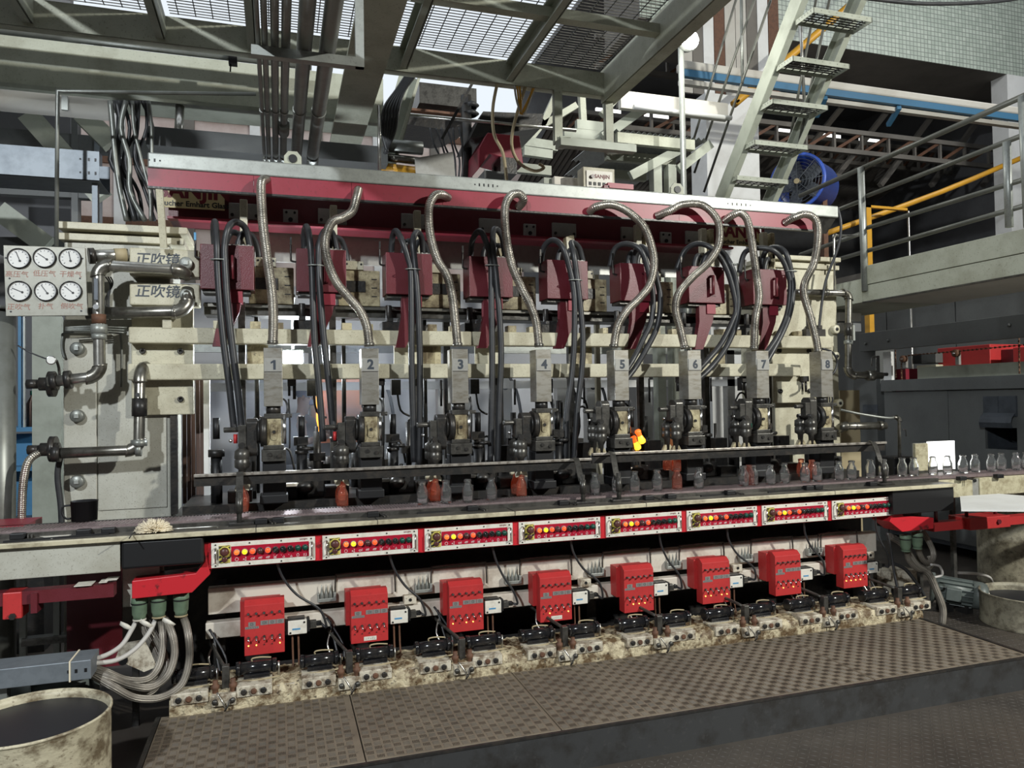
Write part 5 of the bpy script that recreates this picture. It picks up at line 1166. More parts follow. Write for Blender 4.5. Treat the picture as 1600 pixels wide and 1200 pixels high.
    if k % 2:
        bx_ = x+0.24; o = thing('stop_block', (bx_, 4.19, zb_), 'small white drilled block at the channel edge right of the red box under column %s' % NW[k], 'block', 'drilled blocks')
        MB().box(bx_-0.035, bx_+0.035, 4.15, 4.20, zb_-0.035, zb_+0.012).build('body', 'block_white', o, bevel=0.004); MB().cyl((bx_, 4.147, zb_-0.01), (bx_, 4.152, zb_-0.01), 0.009).build('hole', 'black', o)
    # dark relay mount deep under the bench
    rx = x+0.02; o = thing('relay_mount', (rx, 4.36, 0.78), 'shadowed grey relay mount behind the channel under column %s' % NW[k], 'bracket', 'relay mounts')
    MB().box(rx-0.09, rx+0.09, 4.36, 4.452, 0.76, 0.86).build('plate', 'plate_grey', o, bevel=0.003); MB().box(rx-0.05, rx+0.05, 4.32, 4.37, 0.78, 0.85).build('relay', 'mid_steel', o, bevel=0.004)

# ---- base ledge with cylinders
lg = thing('valve_ledge', (1.7, 3.95, ZP), 'grease-caked cream ledge along the foot of the machine', 'ledge')
m = MB(); LX0, LX1 = -0.50, 4.02; R = random.Random(5); NXL = 320; rows = [(3.852, ZP), (3.846, ZP+0.03), (3.850, ZP+0.06), (3.858, ZP+0.085), (3.90, ZP+0.095), (4.12, ZP+0.098)]
vs = []; fs = []
for i in range(NXL+1):
    x = LX0+(LX1-LX0)*i/NXL
    for j, (y, z) in enumerate(rows): vs.append((x, y+(R.uniform(-0.007, 0.004) if 0 < j < 5 else R.uniform(-0.012, 0) if j == 0 else 0), z+(R.uniform(-0.005, 0.006) if j else 0)))
nr = len(rows)
for i in range(NXL):
    for j in range(nr-1): fs.append((i*nr+j, (i+1)*nr+j, (i+1)*nr+j+1, i*nr+j+1))
m.add(vs, fs, True).build('caked_ledge', 'caked', lg)
MB().box(LX0, LX1, 3.86, 4.12, ZP, ZP+0.085).build('core', 'block_white', lg)
cxs = [303, 401, 499, 585, 676, 755, 838, 910, 987, 1053, 1121, 1187, 1249, 1304, 1365, 1417]
cys = [1080, 1068, 1057, 1046, 1034, 1023, 1013, 1004, 993, 985, 976, 968, 961, 953, 945, 940]
for i, (px, py) in enumerate(zip(cxs, cys)):
    q = at(px, py, Y=3.96); x = q.x; z = 0.335; k = i//2
    t = thing('air_cylinder', (x, 3.96, z-0.05), '%s black air cylinder of the pair on the ledge below column %s' % ('left' if i % 2 == 0 else 'right', NW[k]), 'cylinder', 'black air cylinders')
    B = lambda mb, n, m, v='', **kw: mb.build(n, m, kw.pop('parent', t), key=('ac', n, v), **kw)
    c = MB(); c.cyl((x-0.095, 3.96, z), (x+0.095, 3.96, z), 0.031, n=18)
    B(c, 'barrel', 'black_gloss')
    for s in (-1, 1): B(MB().cyl((x+s*0.097, 3.96, z), (x+s*0.076, 3.96, z), 0.035, n=18), 'end_cap', 'black_gloss', v=s)
    B(MB().box(x-0.06, x+0.065, 3.93, 3.985, z-0.052, z-0.024), 'saddle', 'black_gloss', bevel=0.004)
    B(MB().tube([(x-0.02, 3.96, z+0.028), (x-0.02, 3.955, z+0.045), (x+0.02, 3.955, z+0.048), (x+0.07, 3.96, z+0.04)], 0.004, 6, 4), 'air_elbow', 'gold_brown')
    B(MB().cyl((x+0.106, 3.95, z-0.055), (x+0.106, 3.95, z+0.02), 0.006, n=8), 'grease_nipple', 'pipe_bright')
    # white drilled foot block
    fb = B(MB().box(x-0.09, x+0.075, 3.838, 3.98, ZP+0.055, ZP+0.108), 'foot_block', 'block_white', bevel=0.004)
    for j in range(3): B(MB().lathe([(0.013, 0.0), (0.015, -0.008), (0.009, -0.010), (0.0, -0.008)], (x-0.055+0.045*j, 3.838, ZP+0.080), 10, (0,1,0)), 'plug', 'rust' if j == 1 else 'dark_steel', v=j, parent=fb)
    B(MB().tube([(x-0.10, 3.93, z-0.05), (x+0.0, 3.90, z-0.045), (x+0.11, 3.91, z-0.04)], 0.004, 6, 3), 'copper_line', 'gold_brown')
for k in range(8):
    a, b = at(cxs[2*k], cys[2*k], Y=3.96).x, at(cxs[2*k+1], cys[2*k+1], Y=3.96).x; x = (a+b)/2
    t = thing('lever_block', (x, 3.90, ZP), 'white clamp block with rusty studs between the air cylinders of column %s' % NW[k], 'block', 'clamp blocks on the ledge')
    B = lambda mb, n, m, v='', **kw: mb.build(n, m, kw.pop('parent', t), key=('lb', n, v), **kw)
    B(MB().box(x-0.055, x+0.055, 3.825, 3.87, ZP+0.03, ZP+0.085), 'block', 'block_white', bevel=0.004)
    for i, s in enumerate((-0.04, 0.04)):
        st_ = B(MB().lathe([(0.014, 0.08), (0.014, 0.10), (0.019, 0.105), (0.019, 0.122), (0.012, 0.125), (0.012, 0.145), (0.0, 0.145)], (x+s, 3.86, ZP), 10), 'stud', 'rust', v=i)
        B(MB().lathe([(0.013, 0), (0.013, -0.012), (0.0, -0.013)], (x+s, 3.825, ZP+0.055), 8, (0,1,0)), 'hex_bolt', 'mid_steel', v=i)
    B(MB().box(x-0.012, x+0.022, 3.88, 3.92, ZP+0.06, ZP+0.20), 'lever', 'mid_steel', bevel=0.003)
    B(MB().tube([(x+0.0, 3.90, ZP+0.19), (x-0.05, 4.05, 0.40), (x-0.09, 4.24, 0.42)], 0.009, 8, 3), 'link_rod', 'mid_steel')
    B(MB().tube([(x-0.03, 3.82, ZP+0.10), (x, 3.80, ZP+0.05), (x+0.01, 3.81, ZP+0.012)], 0.004, 6, 3), 'wire', 'pipe_bright', v=0)
    B(MB().tube([(x+0.03, 3.82, ZP+0.06), (x+0.015, 3.80, ZP+0.03), (x+0.005, 3.81, ZP+0.012)], 0.004, 6, 3), 'wire', 'dark_steel', v=1)
    for i in range(3):
        rr = 0.02*i
        o = MB().tube([(x-0.05+rr, 4.05, ZP+0.10), (x-0.09+rr*2, 4.10, 0.36), (x-0.05-rr, 4.16, 0.45+rr)], 0.006, 6, 4)
        B(o, 'grease_line', 'rubber' if i else 'pipe_bright', v=i)
# ================================================================== LEFT SIDE
GY = 4.50
c4 = [at(5, 383, Y=GY), at(133, 387, Y=GY), at(137, 493, Y=GY), at(9, 494, Y=GY)]
gp = thing('gauge_board', tuple((c4[2]+c4[3])/2), 'pale metal panel with six round pressure gauges and red handwriting', 'gauge panel')
MB().prism(c4[::-1], (0, 0.02, 0)).build('plate', 'board_grey', gp, bevel=0.002)
gl = [(30, 404, -0.35), (70, 403, -0.95), (110, 404, -0.18), (31, 455, -1.15), (72, 455, -0.6), (111, 455, -0.85)]
for px, py, a in gl:
    q = at(px, py, Y=GY); r = 0.050
    g = MB().lathe([(r+0.004, 0), (r+0.004, -0.012), (r-0.001, -0.014), (r-0.001, -0.004)], q, 28, (0,1,0)).build('bezel', 'black', gp)
    f = MB().lathe([(0, -0.005), (r, -0.005)], q, 28, (0,1,0)).build('dial', 'white_paint', g)
    d = Vector((math.sin(a), 0, math.cos(a)))
    MB().obox(q-d*0.014+Vector((0,-0.007,0)), q+d*0.038+Vector((0,-0.007,0)), 0.0035, 0.001, (0,1,0)).cyl(q-d*0.014+Vector((0,-0.008,0)), q-d*0.014+Vector((0,-0.006,0)), 0.006, n=8).build('needle', 'black', g)
    tk = MB()
    for i in range(11):
        b = (-135+27*i)*PI/180; e = Vector((math.sin(b), 0, math.cos(b))); tk.obox(q+e*0.034+Vector((0,-0.0055,0)), q+e*(0.042)+Vector((0,-0.0055,0)), 0.0016 if i % 2 else 0.003, 0.0006, (0,1,0))
    tk.build('tick_marks', 'print_num', g)
for s, px, py in [('高压气', 26, 429), ('低压气', 69, 428), ('干燥气', 110, 429), ('正吹气', 29, 480), ('扑气', 71, 479), ('侧吹气', 112, 479)]:
    text(s, 0.036, 'hand_lettering', 'print_red', gp, at(px, py, Y=GY-0.001), shear=0.1, ext=0.0003)
for px, py in [(9, 403), (129, 404), (15, 435), (125, 435), (17, 487), (127, 486)]:
    q = at(px, py, Y=GY); MB().cyl(q+Vector((0,-0.001,0)), q+Vector((0,0.004,0)), 0.005, n=8).build('hole', 'black', gp)
MB().box(c4[0].x+0.05, c4[0].x+0.09, GY+0.02, 4.75, c4[2].z+0.1, c4[2].z+0.14).box(c4[1].x-0.09, c4[1].x-0.05, GY+0.02, 4.76, c4[2].z+0.1, c4[2].z+0.14).build('stay', 'galvanised', gp)
# pipework on the left pillar
def pipe(name, pts, r, m, label, Yv=None, bolts=(), parent=None, cat='pipe', group=None):
    P = [at(p[0], p[1], Y=p[2]) for p in pts]
    t = thing(name, tuple(P[0]), label, cat, group)
    # rounded corners
    Q = [P[0]]
    for a, b, c in zip(P[:-2], P[1:-1], P[2:]):
        da, dc = (a-b), (c-b); l = min(r*1.7, da.length*0.45, dc.length*0.45)
        Q += [b+da.normalized()*l, b+da.normalized()*l*0.35+dc.normalized()*l*0.35, b+dc.normalized()*l]
    Q.append(P[-1])
    MB().tube(Q, r, 16, 1, smooth_path=False).build('pipe', m, t)
    for i, (a, b, c) in enumerate(zip(P[:-2], P[1:-1], P[2:])):
        da, dc = (a-b), (c-b); l = min(r*2.0, da.length*0.48, dc.length*0.48)
        MB().tube([b+da.normalized()*l, b+da.normalized()*l*0.8, b+da.normalized()*l*0.28+dc.normalized()*l*0.28, b+dc.normalized()*l*0.8, b+dc.normalized()*l], lambda u: r+0.006 if 0.1 < u < 0.9 else r+0.010, 16, 2).build('elbow', 'pipe_steel', t)
    for (u, L, rr, mm, n) in bolts:      # fittings along the path
        tot = sum((b-a).length for a, b in zip(P[:-1], P[1:])); s = u*tot
        for a, b in zip(P[:-1], P[1:]):
            if s <= (b-a).length:
                d = (b-a).normalized(); c = a+d*s; MB().cyl(c-d*L/2, c+d*L/2, rr, n=n).build('fitting', mm, t); break
            s -= (b-a).length
    return t
pipe('blow_pipe', [(292, 432, 4.66), (284, 422, 4.57), (153, 414, 4.52), (156, 588, 4.52), (75, 597, 4.52)], 0.030, 'pipe_bright', 'bent steel blow pipe with union on the left pillar, upper run', bolts=[(0.63, 0.05, 0.042, 'galvanised', 8), (0.66, 0.03, 0.038, 'galvanised', 16), (0.59, 0.05, 0.036, 'rust', 16), (0.98, 0.03, 0.045, 'dark_steel', 16), (0.93, 0.03, 0.05, 'dark_steel', 16)])
t = bpy.data.objects['blow_pipe']; q = at(150, 452, Y=4.47)
MB().cbox(q, 0.022, 0.01, 0.12).build('lever', 'oven_blue', t, bevel=0.003); q = at(151, 480, Y=4.48); MB().cyl(q, q+Vector((0,-0.02,0)), 0.015, n=8).build('lever_nut', 'chrome', t)
pipe('feed_pipe', [(293, 452, 4.66), (291, 487, 4.60), (135, 490, 4.62)], 0.034, 'pipe_steel', 'thick dark feed pipe below the lower lettered plate', bolts=[(0.32, 0.02, 0.040, 'pipe_bright', 16)])
pipe('stub_pipe', [(200, 398, 4.68), (140, 400, 4.62)], 0.034, 'pipe_bright', 'short bright pipe stub right of the gauge panel', bolts=[(0.2, 0.06, 0.038, 'gold_brown', 16), (0.95, 0.03, 0.045, 'dark_steel', 16)])
t = pipe('drain_run', [(228, 572, 4.70), (219, 580, 4.58), (217, 703, 4.56), (78, 709, 4.54)], 0.029, 'pipe_steel', 'bent steel drain pipe with union on the left pillar, lower run', bolts=[(0.33, 0.10, 0.040, 'dark_steel', 12), (0.53, 0.035, 0.043, 'pipe_grey', 8), (0.57, 0.03, 0.036, 'pipe_grey', 16), (0.97, 0.04, 0.046, 'dark_steel', 16)])
q = at(216, 617, Y=4.52); MB().cyl(q, q+Vector((0,-0.02,0)), 0.012, n=8).build('lever_nut', 'chrome', t)
for px, py, w_ in [(78, 600, 'upper'), (80, 702, 'lower')]:
    q = at(px, py, Y=4.56); t = thing('gate_valve', tuple(q), 'black greasy gate valve at the end of the %s left pipe' % w_, 'valve')
    MB().cyl(q+Vector((-0.05,0,0)), q+Vector((0.04,0,0)), 0.036).build('body', 'dark_steel', t); MB().cyl(q+Vector((-0.01,0.02,0)), q+Vector((0.02,0.02,0)), 0.07, n=18).build('flange', 'dark_steel', t)
    MB().cyl(q+Vector((-0.11,0,0)), q+Vector((-0.05,0,0)), 0.025, n=8).build('stem', 'dark_steel', t)
q = at(80, 563, Y=4.5); t = thing('pressure_gauge', tuple(q), 'single small round pressure gauge on a thin stem above the upper valve', 'gauge')
MB().lathe([(0.024, 0), (0.024, -0.02), (0.020, -0.022), (0.0, -0.018)], q, 20, (-0.2, 1, 0)).build('case', 'chrome', t); MB().lathe([(0, -0.0225), (0.019, -0.0222)], q, 20, (-0.2, 1, 0)).build('dial', 'white_paint', t)
MB().tube([q+Vector((0.02,0.02,0)), at(92, 575, Y=4.55), at(93, 592, Y=4.55)], 0.007, 6, 3).build('stem', 'dark_steel', t)
def wire(name, pts, r, m, label, cat='cable', group=None, n=8, res=5):
    P = [at(p[0], p[1], Y=p[2]) for p in pts]; o = MB().tube(P, r, n, res).build(name, m, None, org=tuple(P[0])); return tag(o, label, cat, group)
wire('thin_tube', [(101, 560, 4.72), (97, 545, 4.72), (98, 528, 4.72), (106, 520, 4.72), (180, 520, 4.70), (189, 528, 4.70), (190, 580, 4.70), (189, 605, 4.70)], 0.007, 'pipe_grey', 'thin bent tube looping over the upper plug of the left pillar', 'tube')
wire('capillary_line', [(28, 540, 4.55), (50, 552, 4.55), (76, 562, 4.53)], 0.004, 'rubber', 'thin black capillary line left of the small gauge')
wire('drain_hose', [(62, 707, 4.55), (45, 720, 4.5), (37, 750, 4.5), (34, 800, 4.5), (35, 850, 4.5)], 0.020, 'flex_metal', 'grey drain hose curving down from the lower left valve', 'hose')
for i in range(3): wire('capillary_line', [(165+4*i, 433, 4.6), (172+2*i, 445, 4.7), (170-3*i, 470, 4.72), (172, 500, 4.72)], 0.004, 'rubber', 'thin black line hanging behind the upper blow pipe', 'cable', 'thin lines behind the blow pipe')
for i in range(3): wire('steel_line', [(102, 512+2*i, 4.6), (140, 510+i*3, 4.6), (198, 512+i*4, 4.66)], 0.005, 'pipe_grey', 'thin steel line crossing the left pillar below the feed pipe', 'tube', 'thin steel lines')
wire('chain_cable', [(98, 700, 4.65), (90, 740, 4.65), (95, 790, 4.65), (97, 830, 4.65)], 0.016, 'rubber', 'thick black cable hanging beside the left pillar')
# far left post, cabinet, shelves
q = at(6, 700, Y=4.62)
t = thing('pipe_column', (q.x, 4.62, 0), 'thick worn grey pipe column at the far left', 'column')
MB().cyl((q.x-0.02, 4.62, 0), (q.x-0.02, 4.62, at(6, 485, Y=4.62).z), 0.075, n=24).build('pipe', 'pipe_grey', t); MB().cyl((q.x-0.02, 4.62, at(6, 485, Y=4.62).z), (q.x-0.02, 4.62, at(6, 480, Y=4.62).z), 0.10, n=24).build('flange', 'pipe_grey', t)
t = thing('blue_rack', (-2.2, 5.8, 0), 'blue steel rack behind the far left pipe column', 'rack')
a, b = at(14, 668, Y=5.8), at(70, 820, Y=5.8)
MB().box(b.x-0.06, b.x, 5.8, 5.9, 0.9, a.z).build('post', 'blue_cabinet', t); MB().box(a.x-0.6, b.x, 5.78, 6.3, 0, 0.9).build('dark_fill', 'dark_steel', t); MB().box(a.x-0.6, b.x, 5.8, 6.3, a.z-0.03, a.z).build('shelf', 'blue_cabinet', t); MB().box(a.x-0.6, b.x, 5.82, 6.3, a.z-0.30, a.z-0.27).build('shelf', 'blue_cabinet', t)  # base box is added, its dark colour stands for shade under the bench
MB().box(a.x-0.6, b.x-0.06, 6.0, 6.02, 0.9, a.z-0.05).build('back', 'blue_cabinet', t); MB().box(at(28, 500, Y=5.8).x, at(33, 500, Y=5.8).x, 5.8, 5.85, a.z, 2.3).build('upright', 'blue_cabinet', t); MB().box(at(36, 500, Y=5.8).x, at(39, 500, Y=5.8).x, 5.8, 5.82, a.z, 2.3).build('upright', 'galvanised', t)
q = at(48, 650, Y=5.9); t = thing('brown_bottle', tuple(q), 'dark brown bottle with green cap on the blue rack', 'bottle')
MB().lathe([(0, 0), (0.04, 0), (0.04, 0.16), (0.015, 0.21), (0.015, 0.24), (0, 0.24)], (q.x, 5.95, a.z), 16).build('body', 'curtain_brown', t); MB().cyl((q.x, 5.95, a.z+0.22), (q.x, 5.95, a.z+0.25), 0.018).build('cap', 'lens_green', t)
o = MB().box(at(50, 600, Y=5.5).x, at(96, 600, Y=5.5).x, 5.5, 5.55, 0.8, 2.25).build('service_door', 'beige_channel', None, org=(at(73, 600, Y=5.5).x, 5.5, 0.8)); tag(o, 'plain beige service door behind the left pipes', 'door')
o['kind'] = 'structure'; o.name = 'door_1'
# red arms bottom left
t = thing('red_slide_arm', tuple(at(40, 935, Y=3.95)), 'dusty red slide arm with end clamp below the bench at far left', 'arm')
a, b = at(20, 940, Y=3.95), at(180, 925, Y=3.95)
MB().obox(Vector((-2.4, 3.95, a.z+0.02)), Vector((b.x, 3.95, a.z+0.02)), 0.07, 0.06).build('bar', 'red_dark', t); MB().box(at(6, 950, Y=3.93).x, at(36, 950, Y=3.93).x, 3.91, 4.02, a.z-0.07, a.z+0.05).build('clamp', 'red_bright', t, bevel=0.004)
q = at(20, 963, Y=3.91); MB().cyl(q, q+Vector((0,-0.012,0)), 0.015, n=6).build('bolt', 'dark_steel', t); MB().box(at(52, 930, Y=3.94).x, at(62, 930, Y=3.94).x, 3.90, 4.0, a.z-0.05, a.z+0.04).build('collar', 'red_dark', t)
MB().box(at(0, 845, Y=4.25).x-0.5, at(42, 830, Y=4.25).x, 4.2, 4.5, BZ-0.08, BZ+0.035).build('end_bracket', 'red_paint', t)
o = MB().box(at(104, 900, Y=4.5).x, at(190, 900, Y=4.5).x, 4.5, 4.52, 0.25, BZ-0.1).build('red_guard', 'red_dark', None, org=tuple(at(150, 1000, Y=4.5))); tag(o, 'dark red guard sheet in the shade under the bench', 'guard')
for i, (x0, y0, x1, y1) in enumerate([(118, 922, 150, 918), (155, 914, 172, 912), (163, 916, 186, 911)]):
    a, b = at(x0, y0+8, Y=3.93), at(x1, y1-0, Y=3.99); z = at(20, 940, Y=3.95).z+0.055+0.004*i
    o = MB().box(a.x, b.x, 3.90+0.02*i, 3.99+0.01*i, z, z+0.003).build('paper_sheet', 'white_plate', None, org=(a.x, 3.95, z)); tag(o, ['single pale paper sheet on the red slide arm', 'lower folded paper in the stack on the red slide arm', 'top folded paper in the stack on the red slide arm'][i], 'paper')
t = thing('floor_stand', (at(50, 1000, Y=4.6).x, 4.6, 0), 'dark stand with posts under the bench at far left', 'stand')
for px in (35, 88, 115): x = at(px, 1000, Y=4.6).x; MB().box(x-0.015, x+0.015, 4.6, 4.63, 0, 0.95).build('post', 'pipe_grey', t)
MB().box(at(35, 1000, Y=4.6).x, at(115, 1000, Y=4.6).x, 4.58, 4.64, 0.38, 0.42).build('rail', 'mid_steel', t)
# galvanised trunk and gland cluster
TY_ = 3.70; a, b = at(0, 1034, Y=TY_), at(142, 1016, Y=TY_); zt_, zb2 = at(140, 1031, Y=TY_).z, at(140, 1061, Y=TY_).z
t = thing('cable_trunking', (b.x, TY_, zb2), 'closed galvanised cable trunking low at the left, tied with string', 'trunk')
MB().box(-2.4, b.x, TY_, TY_+0.16, zb2, zt_).build('trunk', 'galvanised_blue', t, bevel=0.003)
for px, sz in ((107, 0.008), (119, 0.010), (134, 0.010)): q = at(px, 1043, Y=TY_); MB().cbox((q.x, TY_-0.001, (zt_+zb2)/2), sz, 0.003, sz*1.6).build('slot', 'black', t)
x = at(109, 1040, Y=TY_).x; MB().box(x-0.003, x+0.003, TY_-0.003, TY_+0.165, zb2-0.003, zt_+0.003).build('string', 'mop', t)
for xx in (-1.95, -1.18): MB().box(xx, xx+0.05, TY_+0.05, TY_+0.1, 0, zb2).build('leg', 'pipe_grey', t)
GLY = 4.02
gl3 = [(218, 950), (248, 946), (283, 944)]
for i, (px, py) in enumerate(gl3):
    q = at(px, py, Y=GLY); t = thing('cable_gland', tuple(q), 'green threaded cable gland under the left red box end, %s' % ['nearest the cable trunking', 'in the middle', 'nearest the red valve boxes'][i], 'gland', 'left cable glands')
    MB().lathe([(0, 0.055), (0.036, 0.052), (0.038, 0.03), (0.036, 0.028), (0.033, -0.03), (0.029, -0.035), (0.027, -0.055), (0, -0.055)], q, 18).build('body', 'gland_green', t)
    MB().lathe([(0.038, 0.028), (0.0385, 0.024), (0.037, 0.021)], q, 18).build('ring', 'black', t)
    MB().lathe([(0.030, -0.05), (0.031, -0.058), (0.025, -0.06)], q, 18).build('collar', 'gold_brown' if i else 'white_plate', t)
    c = q+Vector((-0.05, -0.01, -0.07)); MB().lathe([(0, 0), (0.036, 0.004), (0.030, 0.020), (0.0, 0.024)], c, 16, (-0.5, -0.3, -0.7)).build('cap', 'white_plate', t)
TXe = at(142, 1045, Y=TY_+0.08)
hs_l = [[(219, 962), (226, 985), (243, 1020), (252, 1048), (243, 1075), (222, 1084), (190, 1072), (160, 1052), (138, 1045)],
        [(224, 962), (238, 985), (255, 1020), (258, 1045), (240, 1066), (205, 1068), (175, 1055), (138, 1043)],
        [(249, 960), (254, 985), (254, 1015), (246, 1045), (228, 1062), (195, 1062), (165, 1050), (138, 1041)],
        [(253, 960), (267, 985), (273, 1020), (262, 1055), (235, 1074), (200, 1070), (170, 1058), (138, 1048)],
        [(284, 958), (293, 985), (296, 1030), (283, 1070), (250, 1090), (210, 1090), (175, 1072), (138, 1050)]]
for i, path in enumerate(hs_l):
    n = len(path); P = [at(px, py, Y=GLY+(TY_+0.08-GLY)*(j/(n-1))**1.2+(-0.03*i if 0 < j < n-1 else 0)+0.06) for j, (px, py) in enumerate(path)]
    o = MB().tube(P, 0.0175, 12, 7).build('braided_hose', 'flex_grey', None, org=tuple(P[0]))
    tag(o, 'grey ribbed cable hose from ' + ['the first gland, hanging lowest there', 'the first gland, shorter one', 'the middle gland, inner one', 'the middle gland, outer one', 'the third gland, sweeping lowest'][i] + ' to the trunking', 'hose', 'ribbed cable hoses at left')
for i, path in enumerate([[(214, 968), (205, 985), (190, 1008), (165, 1024), (138, 1031)], [(243, 968), (232, 990), (210, 1015), (180, 1032), (138, 1037)]]):
    n = len(path); P = [at(px, py, Y=GLY+(TY_+0.08-GLY)*(j/(n-1))+0.02) for j, (px, py) in enumerate(path)]
    o = MB().tube(P, 0.011, 10, 6).build('grey_cable', 'grey_cable', None, org=tuple(P[0])); tag(o, ['upper', 'lower'][i] + ' smooth light grey cable from the glands to the trunking', 'cable', 'light grey cables')
a = at(205, 1020, Y=4.25); t = thing('white_bracket', tuple(a), 'dirty white bracket plate behind the hanging cable hoses', 'bracket')
MB().prism([at(188, 1008, Y=4.25), at(232, 1000, Y=4.25), at(245, 1042, Y=4.25), at(225, 1050, Y=4.25), at(180, 1030, Y=4.25)][::-1], (0, 0.03, 0)).build('plate', 'block_white', t); MB().box(a.x, a.x+0.03, 4.27, 4.30, 0, a.z).build('stay', 'dark_steel', t); q = at(192, 1033, Y=4.24); MB().cyl(q, q+Vector((0, 0.02, 0)), 0.022).build('hole', 'black', t)
# motors
def motor(c, ax, L, r, label, legs=True):
    c = Vector(c); ax = Vector(ax).normalized(); t = thing('electric_motor', (c.x, c.y, 0), label, 'motor')
    MB().cyl(c-ax*L/2, c+ax*L*0.25, r*0.9, n=24).build('stator', 'motor_green', t)
    for k in range(16):
        a = 2*PI*k/16; e = MB().ring(c, ax, r*0.98, 16)[k]; u = (e-c).normalized()
        MB().obox(c+u*r*0.96-ax*L*0.35, c+u*r*0.96+ax*L*0.25, 0.008, r*0.16, u).build('cooling_fin', 'motor_green', t)
    MB().lathe([(r*0.95, L*0.25), (r*1.02, L*0.26), (r*1.02, L*0.42), (r*0.92, L*0.5), (r*0.72, L*0.52)], c, 28, ax).build('fan_cowl', 'motor_green', t)
    MB().lathe([(0, L*0.515), (r*0.72, L*0.515)], c, 24, ax).build('fan_recess', 'black', t)
    g = MB()
    for k in range(1, 6): pr = g.ring(c+ax*L*0.525, ax, r*0.72*k/5, 20); g.tube(pr+[pr[0]], 0.003, 4, smooth_path=False, caps=False)
    for k in range(6): pr = g.ring(c+ax*L*0.525, ax, r*0.72, 12); g.cyl(pr[k], pr[k+6], 0.003, n=4)
    g.build('fan_grille', 'pipe_bright', t)
    MB().lathe([(r*1.15, -L*0.5), (r*1.15, -L*0.44), (r*0.9, -L*0.42)], c, 24, ax).build('end_flange', 'motor_green', t)
    sd = ax.cross(Vector((0,0,1))).normalized(); sd = sd if sd.y < 0 else -sd
    bx = c+sd*r*1.05-ax*L*0.1; MB().obox(bx-ax*0.05, bx+ax*0.05, 0.06, 0.09).build('terminal_box', 'motor_green', t, bevel=0.005)
    for s in (-0.25, 0.1): p = c+ax*L*s; MB().box(p.x-0.03, p.x+0.03, p.y-0.05, p.y+0.05, 0, p.z-r*0.8).build('foot', 'dark_steel', t)
    return t
q = at(1497, 925, Y=4.35)
motor(q, (0.70, -0.70, -0.10), 0.36, 0.10, 'grey-green electric motor with round fan grille right of the machine')
q = at(82, 1085, Y=4.05)
motor((q.x, 4.05, 0.30), (-0.9, -0.3, 0), 0.36, 0.13, 'grey-green ribbed motor under the cable trunking behind the drum')
# drums
def drum(c, r, h, m, oil, label):
    t = thing('steel_drum', (c[0], c[1], 0), label, 'drum')
    R = random.Random(int(c[0]*100)); n = 48
    MB().lathe([(r, 0.0), (r+0.006, 0.01), (r, 0.02), (r, h-0.006), (r+0.004, h), (r-0.006, h), (r-0.008, h-0.02), (r-0.008, oil)], (c[0], c[1], 0), n).build('shell', m, t)
    MB().lathe([(0.0, 0.0), (r-0.008, 0.0)], (c[0], c[1], oil), n).build('oil_fill', 'oil', t)
    MB().tube(MB().ring((c[0], c[1], h), (0,0,1), r, n)+[MB().ring((c[0], c[1], h), (0,0,1), r, n)[0]], 0.006, 6, smooth_path=False, caps=False).build('rim', m, t)
    return t
q = at(48, 1120, Z=0.50); drum((q.x, q.y), 0.265, 0.50, 'drum_cream', 0.47, 'open cream oil drum streaked with grease at the near left')
hz_ = at(1545, 936, Y=3.85).z; drum((at(1537, 945, Y=3.9).x+0.48, 3.95), 0.30, hz_-0.03, 'drum_dull', hz_-0.08, 'open dirty drum standing right of the work platform')
drum((at(1533, 880, Y=4.75).x+0.52, 4.85), 0.29, 0.88, 'drum_dull', 0.87, 'taller closed-looking dirty drum behind the open drum at right')
# ================================================================== RIGHT SIDE
pipe('blow_pipe', [(1240, 457, 4.72), (1326, 458, 4.70), (1325, 586, 4.66), (1378, 587, 4.62)], 0.026, 'pipe_steel', 'bent pipe with ball valve on the right pillar', bolts=[(0.55, 0.10, 0.034, 'mid_steel', 12), (0.62, 0.03, 0.034, 'galvanised', 8), (0.2, 0.02, 0.034, 'pipe_steel', 16), (0.93, 0.06, 0.040, 'pipe_steel', 16)])
t = bpy.data.objects['blow_pipe.001']; q = at(1334, 520, Y=4.62); MB().cbox(q, 0.016, 0.01, 0.12).build('lever', 'galvanised', t)
q = at(1378, 585, Y=4.62); MB().cyl(q, q+Vector((0.05,0,0)), 0.015, n=6).build('end_plug', 'dark_steel', t); q = at(1362, 572, Y=4.62); MB().tube([q, q+Vector((0,0,0.06)), q+Vector((0.03,0,0.075)), q+Vector((0.05,0,0.07))], 0.006, 6, 3).build('bleed_valve', 'mid_steel', t)
pipe('drain_run', [(1312, 672, 4.75), (1314, 666, 4.68), (1384, 665, 4.62)], 0.028, 'pipe_steel', 'short thick drain pipe low on the right pillar', bolts=[(0.9, 0.03, 0.036, 'pipe_steel', 16), (0.45, 0.01, 0.031, 'pipe_steel', 16)])
wire('drain_hose', [(1313, 640, 4.7), (1345, 647, 4.65), (1385, 653, 4.6), (1398, 652, 4.6)], 0.010, 'pipe_grey', 'thin hose sloping from the right pillar to the standpipe', 'hose')
t = pipe('stand_pipe', [(1394, 652, 4.6), (1405, 653, 4.6), (1406, 745, 4.6)], 0.012, 'pipe_steel', 'thin standpipe with small tap right of the machine'); q = at(1410, 672, Y=4.58); MB().tube([q, q+Vector((0.03,0,0.0)), q+Vector((0.035,0,-0.05))], 0.004, 6, 3).build('tap_handle', 'dark_steel', t)
wire('black_lead', [(1309, 325, 4.6), (1314, 350, 4.58), (1310, 385, 4.6), (1290, 440, 4.66), (1281, 500, 4.68), (1277, 550, 4.7)], 0.010, 'rubber', 'black lead hanging from the right end of the duct')
